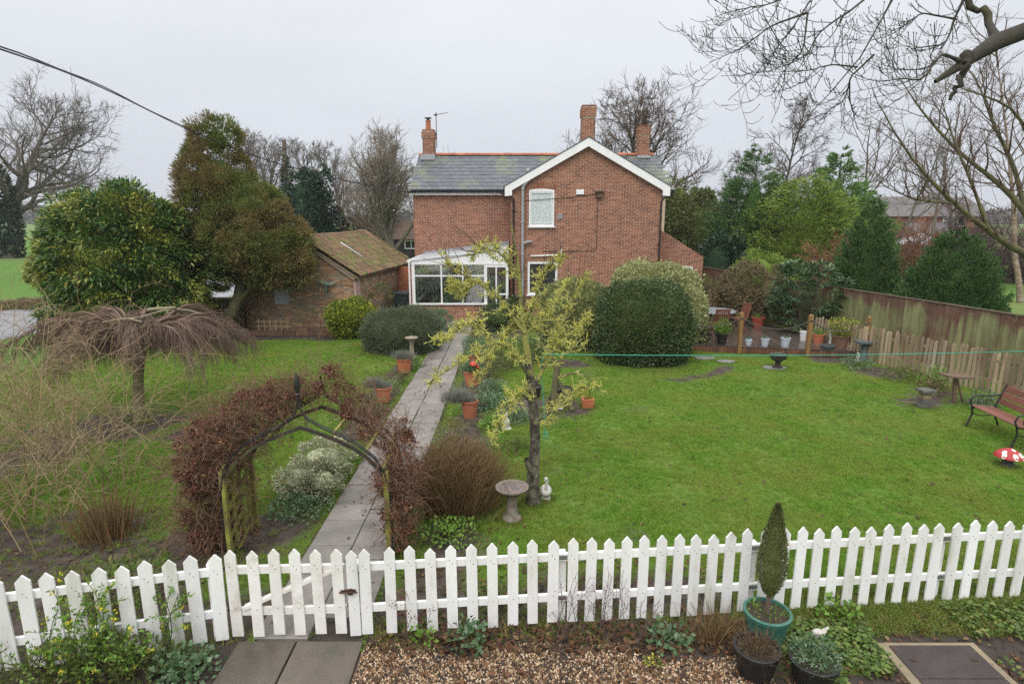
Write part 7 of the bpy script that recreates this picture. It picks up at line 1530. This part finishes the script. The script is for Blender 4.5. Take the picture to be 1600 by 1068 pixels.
creeper('thin twiggy withered climber on the right side of the arch', [((-1.40, 6.7, .5), (.14, .36, .55)), ((-1.46, 6.55, 1.0), (.12, .2, .3)), ((-2.62, 7.15, 1.86), (.26, .12, .14)), ((-1.34, 6.85, 1.0), (.18, .34, .38)), ((-1.55, 7.0, 1.42), (.26, .26, .18)), ((-1.86, 7.12, 1.66), (.24, .18, .14)), ((-2.15, 7.18, 1.86), (.14, .12, .16))], 760, 12, 150, 52, .42, .55)

# ------------------------------------------------------------------ small plants
def small_plant(name, label, c, rr, n, m_, L, Wd, seed, group=None, stems=None, cat='plant'):
    t = thing(name, label, cat, (c[0], c[1], 0), group); P_, N_ = shell(n, c, rr, .8, .35, 2.2, .01, seed); D = unit(N_ * .6 + rdir(len(P_)) * .6 + [0, 0, .2]); np_obj('leaves', *leaf_geo(P_, D, L, Wd, unit(np.array([[0, 0, 1.]]) + N_ * .4 + rdir(len(P_)) * .5)), m_, t)
    k = max(8, n // 30); a = grow(np.array([[c[0], c[1], 0]] * k) + R.normal(size=(k, 3)) * [rr[0] * .3, rr[1] * .3, 0], unit(R.normal(size=(k, 3)) * [.7, .7, .1] + [0, 0, 1]), rr[2] * 1.6 * R.uniform(.6, 1.2, k), .004, .002, 5, .12); tag(np_obj('stems', *tubes(*a, 3), stems or 'twig_brown', t), kind='stuff'); return t
BG = 'border plants beside the path'
k = 0
for (x, y, w, h, m_, L, Wd, lb) in ((-2.62, 15.7, .22, .2, 'fresh_leaf', .06, .035, 'bright green low plant at the path edge right of the upper left terracotta pot'), (-2.72, 14.2, .26, .22, 'hedge_olive', .05, .02, 'olive low plant between the two left terracotta pots'), (-3.1, 13.8, .35, .25, 'russet_leaf', .05, .02, 'brownish low plant on the lawn side between the two left pots'),
        (-2.78, 13.3, .22, .2, 'fresh_leaf', .05, .02, 'fresh green plant just behind the lower left terracotta pot'), (-2.85, 11.9, .3, .22, 'hedge_olive', .05, .025, 'olive low plant just in front of the lower left terracotta pot'), (-3.1, 11.2, .35, .25, 'russet_leaf', .05, .02, 'mixed brown low plants nearest the arch on the left border'), (-2.75, 10.5, .3, .2, 'russet_leaf', .045, .02, 'brown low plant at the left path edge behind the arch'),
        (-2.58, 9.4, .14, .14, 'fresh_leaf', .05, .03, 'tiny bright green plant by the path next to the cream white shrub'), (-2.95, 7.65, .4, .12, 'bluegreen_leaf', .055, .035, 'low blue green ground leaves at the foot of the cream white shrub'),
        (-.45, 13.3, .35, .22, 'bluegreen_leaf', .07, .03, 'blue green leafy plant behind the right silvery pot'), (-.5, 12.3, .42, .16, 'bluegreen_leaf', .08, .035, 'low blue green leaves right of the half hidden right pot'), (.05, 11.4, .35, .16, 'bluegreen_leaf', .08, .03, 'low strappy blue green leaves by the pale bird figure'),
        (-.4, 10.9, .25, .15, 'fresh_leaf', .07, .035, 'small fresh green plant between right border pot and bird figure'), (-1.15, 10.6, .3, .2, 'russet_leaf', .05, .02, 'dark brown plant below the half hidden right pot'), (-1.05, 9.6, .35, .3, 'lavender_leaf', .06, .015, 'grey lavender like plant behind the dry brown bush'), (-.55, 9.4, .35, .25, 'russet_leaf', .05, .02, 'pale brown dying plant right behind the dry brown bush'),
        (-.8, 6.95, .32, .14, 'fresh_leaf', .06, .035, 'green leafy plant in front of the dry brown bush'), (-1.1, 16.9, .4, .45, 'bluegreen_leaf', .07, .02, 'silver green bushy plant at the right border near the conservatory'), (-.2, 15.6, .55, .4, 'hedge_olive', .06, .025, 'olive shrubby plant in the right border behind the lichen tree'), (.6, 16.4, .6, .5, 'box_leaf', .07, .03, 'dark green low shrub below the kitchen window hedge'),
        (-1.2, 12.9, .2, .26, 'lavender_leaf', .07, .012, 'grey tuft at the right path edge between the two right pots'), (-1.15, 15.0, .26, .3, 'russet_leaf', .06, .02, 'brown seedy plant at the right path edge behind the silvery pot'), (-.5, 14.6, .4, .4, 'hedge_olive', .06, .025, 'olive bushy plant behind the silvery potted plant'), (-.3, 17.2, .45, .5, 'fresh_leaf', .06, .03, 'light green bushy plant in the far right border'), (-1.15, 8.9, .18, .2, 'hedge_olive', .05, .02, 'olive weeds at the path edge behind the dry brown bush'),
        (.1, 9.9, .3, .12, 'hedge_olive', .05, .02, 'low weeds between bird figure and lichen tree'), (-.35, 8.55, .25, .2, 'russet_leaf', .05, .02, 'brown weeds on the lawn side of the dry brown bush')):
    small_plant('border_plant', lb, (x, y, h * .5), (w, w, h), int(340 * (w / .3) ** 2) + 120, m_, L, Wd, 60 + k, BG); k += 1
FP = 'plants along the front fence'
for (x, y, w, h, n, m_, L, Wd, lb) in ((-.40, 4.95, .17, .2, 150, 'bluegreen_leaf', .06, .05, 'small round leaved green plant before the fence in the middle of the gravel edge'), (-.85, 5.0, .12, .14, 70, 'fresh_leaf', .05, .04, 'little green plant at the fence foot right of the gate'), (1.5, 4.98, .24, .13, 170, 'bluegreen_leaf', .06, .05, 'low ivy like leaves at the fence foot left of the dead grass tuft'), (1.28, 4.72, .07, .06, 40, 'yellow_leaf', .035, .025, 'tiny lime green seedling in the gravel'),
        (-.15, 5.5, .35, .2, 260, 'hedge_olive', .06, .04, 'leafy weeds behind the middle of the picket fence'), (.9, 5.75, .4, .18, 220, 'hedge_olive', .06, .04, 'leafy weeds behind the fence left of the fence hinge'), (3.3, 5.35, .2, .16, 160, 'fresh_leaf', .06, .045, 'green leaves at the fence foot right of the green pot'), (-4.1, 5.6, .5, .3, 420, 'hedge_olive', .08, .035, 'green weeds with yellowed blades behind the left picket fence')):
    small_plant('fence_plant', lb, (x, y, h * .5), (w, w * .8, h), n, m_, L, Wd, 90 + k, FP); k += 1
# flowering shrub before the left fence
sy = thing('flowering_shrub', 'loose green shrub with small yellow flowers in front of the left picket fence', 'shrub', (-3.7, 4.62, 0)); k_ = 26; a = grow(np.c_[R.uniform(-4.3, -3.1, k_), R.uniform(4.45, 4.7, k_), np.zeros(k_)], unit(R.normal(size=(k_, 3)) * [.55, .3, .1] + [0, 0, 1]), R.uniform(.35, .85, k_), .006, .003, 8, .13, -.01)
p, d, rr, t = spawn(*a, 7, .25, 1, (30, 70)); b_ = grow(p, d, R.uniform(.1, .3, len(t)), .003, .0018, 5, .15, .02); p, d, rr, t = spawn(*b_, 9, .1, 1, (30, 80)); np_obj('stems', *join([tubes(*a, 4), tubes(*b_, 3)]), 'hedge_olive', sy); np_obj('leaves', *leaf_geo(p, d, .042, .024), 'fresh_leaf', sy)
P_, N_ = shell(1500, (-3.65, 4.6, .12), (.72, .25, .22), .7, .3, 2, .01, 71); np_obj('lower_leaves', *leaf_geo(P_, unit(N_ + rdir(len(P_)) * .7), .05, .032), 'hedge_olive', sy)
leafmat('yellow_flower', [(.62, .50, .03), (.70, .60, .06), (.45, .42, .05)], rough=.6); p, d, rr, t = spawn(b_[0][::5], b_[1][::5], 4, .6, 1, (20, 80)); np_obj('flowers', *join([leaf_geo(p + rdir(len(p)) * .012, d + rdir(len(p)) * .8, .024, .016) for _ in range(3)]), 'yellow_flower', sy)
small_plant('geranium_clump', 'clump of rounded green leaves before the fence left of the front slabs', (-2.92, 4.60, .09), (.28, .2, .16), 420, 'bluegreen_leaf', .055, .05, 77, FP)
# dead seed stems and dry tuft before the fence
ds = thing('dead_seed_stems', 'dark wiry dead stems with seed heads in front of the fence by the hinge', 'plant', (.85, 5.0, 0)); k_ = 26; a = grow(np.c_[R.uniform(.45, 1.35, k_), R.uniform(4.95, 5.15, k_), np.zeros(k_)], unit(R.normal(size=(k_, 3)) * [.3, .15, .1] + [0, 0, 1]), R.uniform(.3, .75, k_), .004, .002, 8, .10); p, d, rr, t = spawn(*a, 6, .3, 1, (30, 60)); b_ = grow(p, d, R.uniform(.05, .18, len(t)), .002, .0012, 4, .15)
np_obj('stems', *join([tubes(*a, 4), tubes(*b_, 3)]), 'twig_birch', ds); np_obj('seed_heads', *leaf_geo(b_[0][:, -1], rdir(len(t)), .02, .012), 'creeper_leaf', ds)
ds = thing('dead_seed_stems', 'dark red seed heads on thin stems before the fence near the gate', 'plant', (-.95, 5.0, 0)); k_ = 7; a = grow(np.c_[R.uniform(-1.15, -.8, k_), R.uniform(4.95, 5.05, k_), np.zeros(k_)], unit(R.normal(size=(k_, 3)) * [.2, .1, .05] + [0, 0, 1]), R.uniform(.3, .6, k_), .0035, .002, 7, .07); np_obj('stems', *tubes(*a, 4), 'twig_birch', ds)
p = np.repeat(a[0][:, -1], 30, 0) + R.normal(size=(k_ * 30, 3)) * [.03, .03, .015]; tag(np_obj('seed_heads', *leaf_geo(p, rdir(len(p)), .018, .012), 'creeper_leaf', ds), kind='stuff')
t = thing('dead_grass_tuft', 'brown dead tuft of grass and stems left of the green pot', 'plant', (2.0, 5.1, 0)); n = 380; b0 = R.normal(size=(n, 2)) * [.13, .08]; np_obj('stems', *blade_geo(np.c_[b0 + [2.0, 5.08], np.zeros(n)], np.c_[b0 * 2 + R.normal(size=(n, 2)) * .3, np.ones(n)], R.uniform(.15, .48, n), .006, .2), 'dry_stem', t)
# border along the palings
PGp = 'low plants along the paling fence'
for i, (x, y, w, h, m_, lb) in enumerate(((9.35, 15.7, .42, .18, 'bluegreen_leaf', 'grey green ground leaves along the palings nearest the deck'), (9.75, 14.4, .45, .2, 'hedge_olive', 'olive low leaves along the palings halfway to the bench'), (9.95, 13.5, .4, .18, 'russet_leaf', 'brownish low leaves along the palings behind the stone lantern'), (10.2, 13.9, .22, .34, 'fresh_leaf', 'upright strap leaved green plant by the palings'), (10.1, 12.2, .35, .25, 'bluegreen_leaf', 'grey green tuft behind the bench by the palings'))):
    small_plant('border_plant', lb, (x, y, h * .5), (w, w, h), 420, m_, .08, .03, 120 + i, PGp)
leafmat('cover_leaf', [(.05, .09, .018), (.09, .16, .028), (.15, .23, .045), (.07, .11, .03), (.22, .24, .07)], rough=.45)
# spreading ground cover, right front
n = 5200; x = np.r_[R.uniform(2.5, 3.45, n // 2), R.uniform(4.45, 6.4, n // 2)]; y = np.r_[R.uniform(3.9, 5.25, n // 2), R.uniform(4.1, 5.55, n - n // 2)]
kp = (fbm(np.c_[x, y] * 2.3, 77, 3) > .42) & (np.hypot(x - 2.56, y - 4.58) > .2); x, y = x[kp], y[kp]; n = len(x); P_ = np.c_[x, y, .01 + R.uniform(0, .09, n)]
tag(np_obj('ground_cover', *leaf_geo(P_, unit(rdir(n) * [1, 1, .2]), .055, .042, unit(np.array([[0, 0, 1.]]) + rdir(n) * .45)), 'cover_leaf'), kind='stuff')
# far woodland on the horizon
leafmat('far_wood', [(.06, .065, .055), (.085, .08, .065), (.05, .06, .045)], rough=.9, trans=0)
n = 16000; x = R.uniform(-420, 420, n); y = R.uniform(330, 380, n); h = 3 + 9 * np.clip(fbm(np.c_[x * .02, y * 0], 8, 4) * 2.2 - .6, 0, 1); P_ = np.c_[x, y, R.uniform(0, 1, n) ** .7 * h]
tag(np_obj('far_woodland', *leaf_geo(P_, rdir(n), 3.2, 2.0), 'far_wood'), kind='stuff')

# ------------------------------------------------------------------ damp winter air
m = bpy.data.materials.new('haze_air'); m.use_nodes = True; t_ = m.node_tree; t_.nodes.clear()
o_ = t_.nodes.new('ShaderNodeOutputMaterial'); v_ = t_.nodes.new('ShaderNodeVolumePrincipled'); v_.inputs['Color'].default_value = (.93, .95, .98, 1); v_.inputs['Density'].default_value = .0005; v_.inputs['Anisotropy'].default_value = .2
t_.links.new(v_.outputs[0], o_.inputs['Volume']); MATS['haze_air'] = m
q = MB(); q.box(-1600, -40, -1.1, 1600, 2300, 24); tag(q.build('haze', 'haze_air'), kind='stuff')
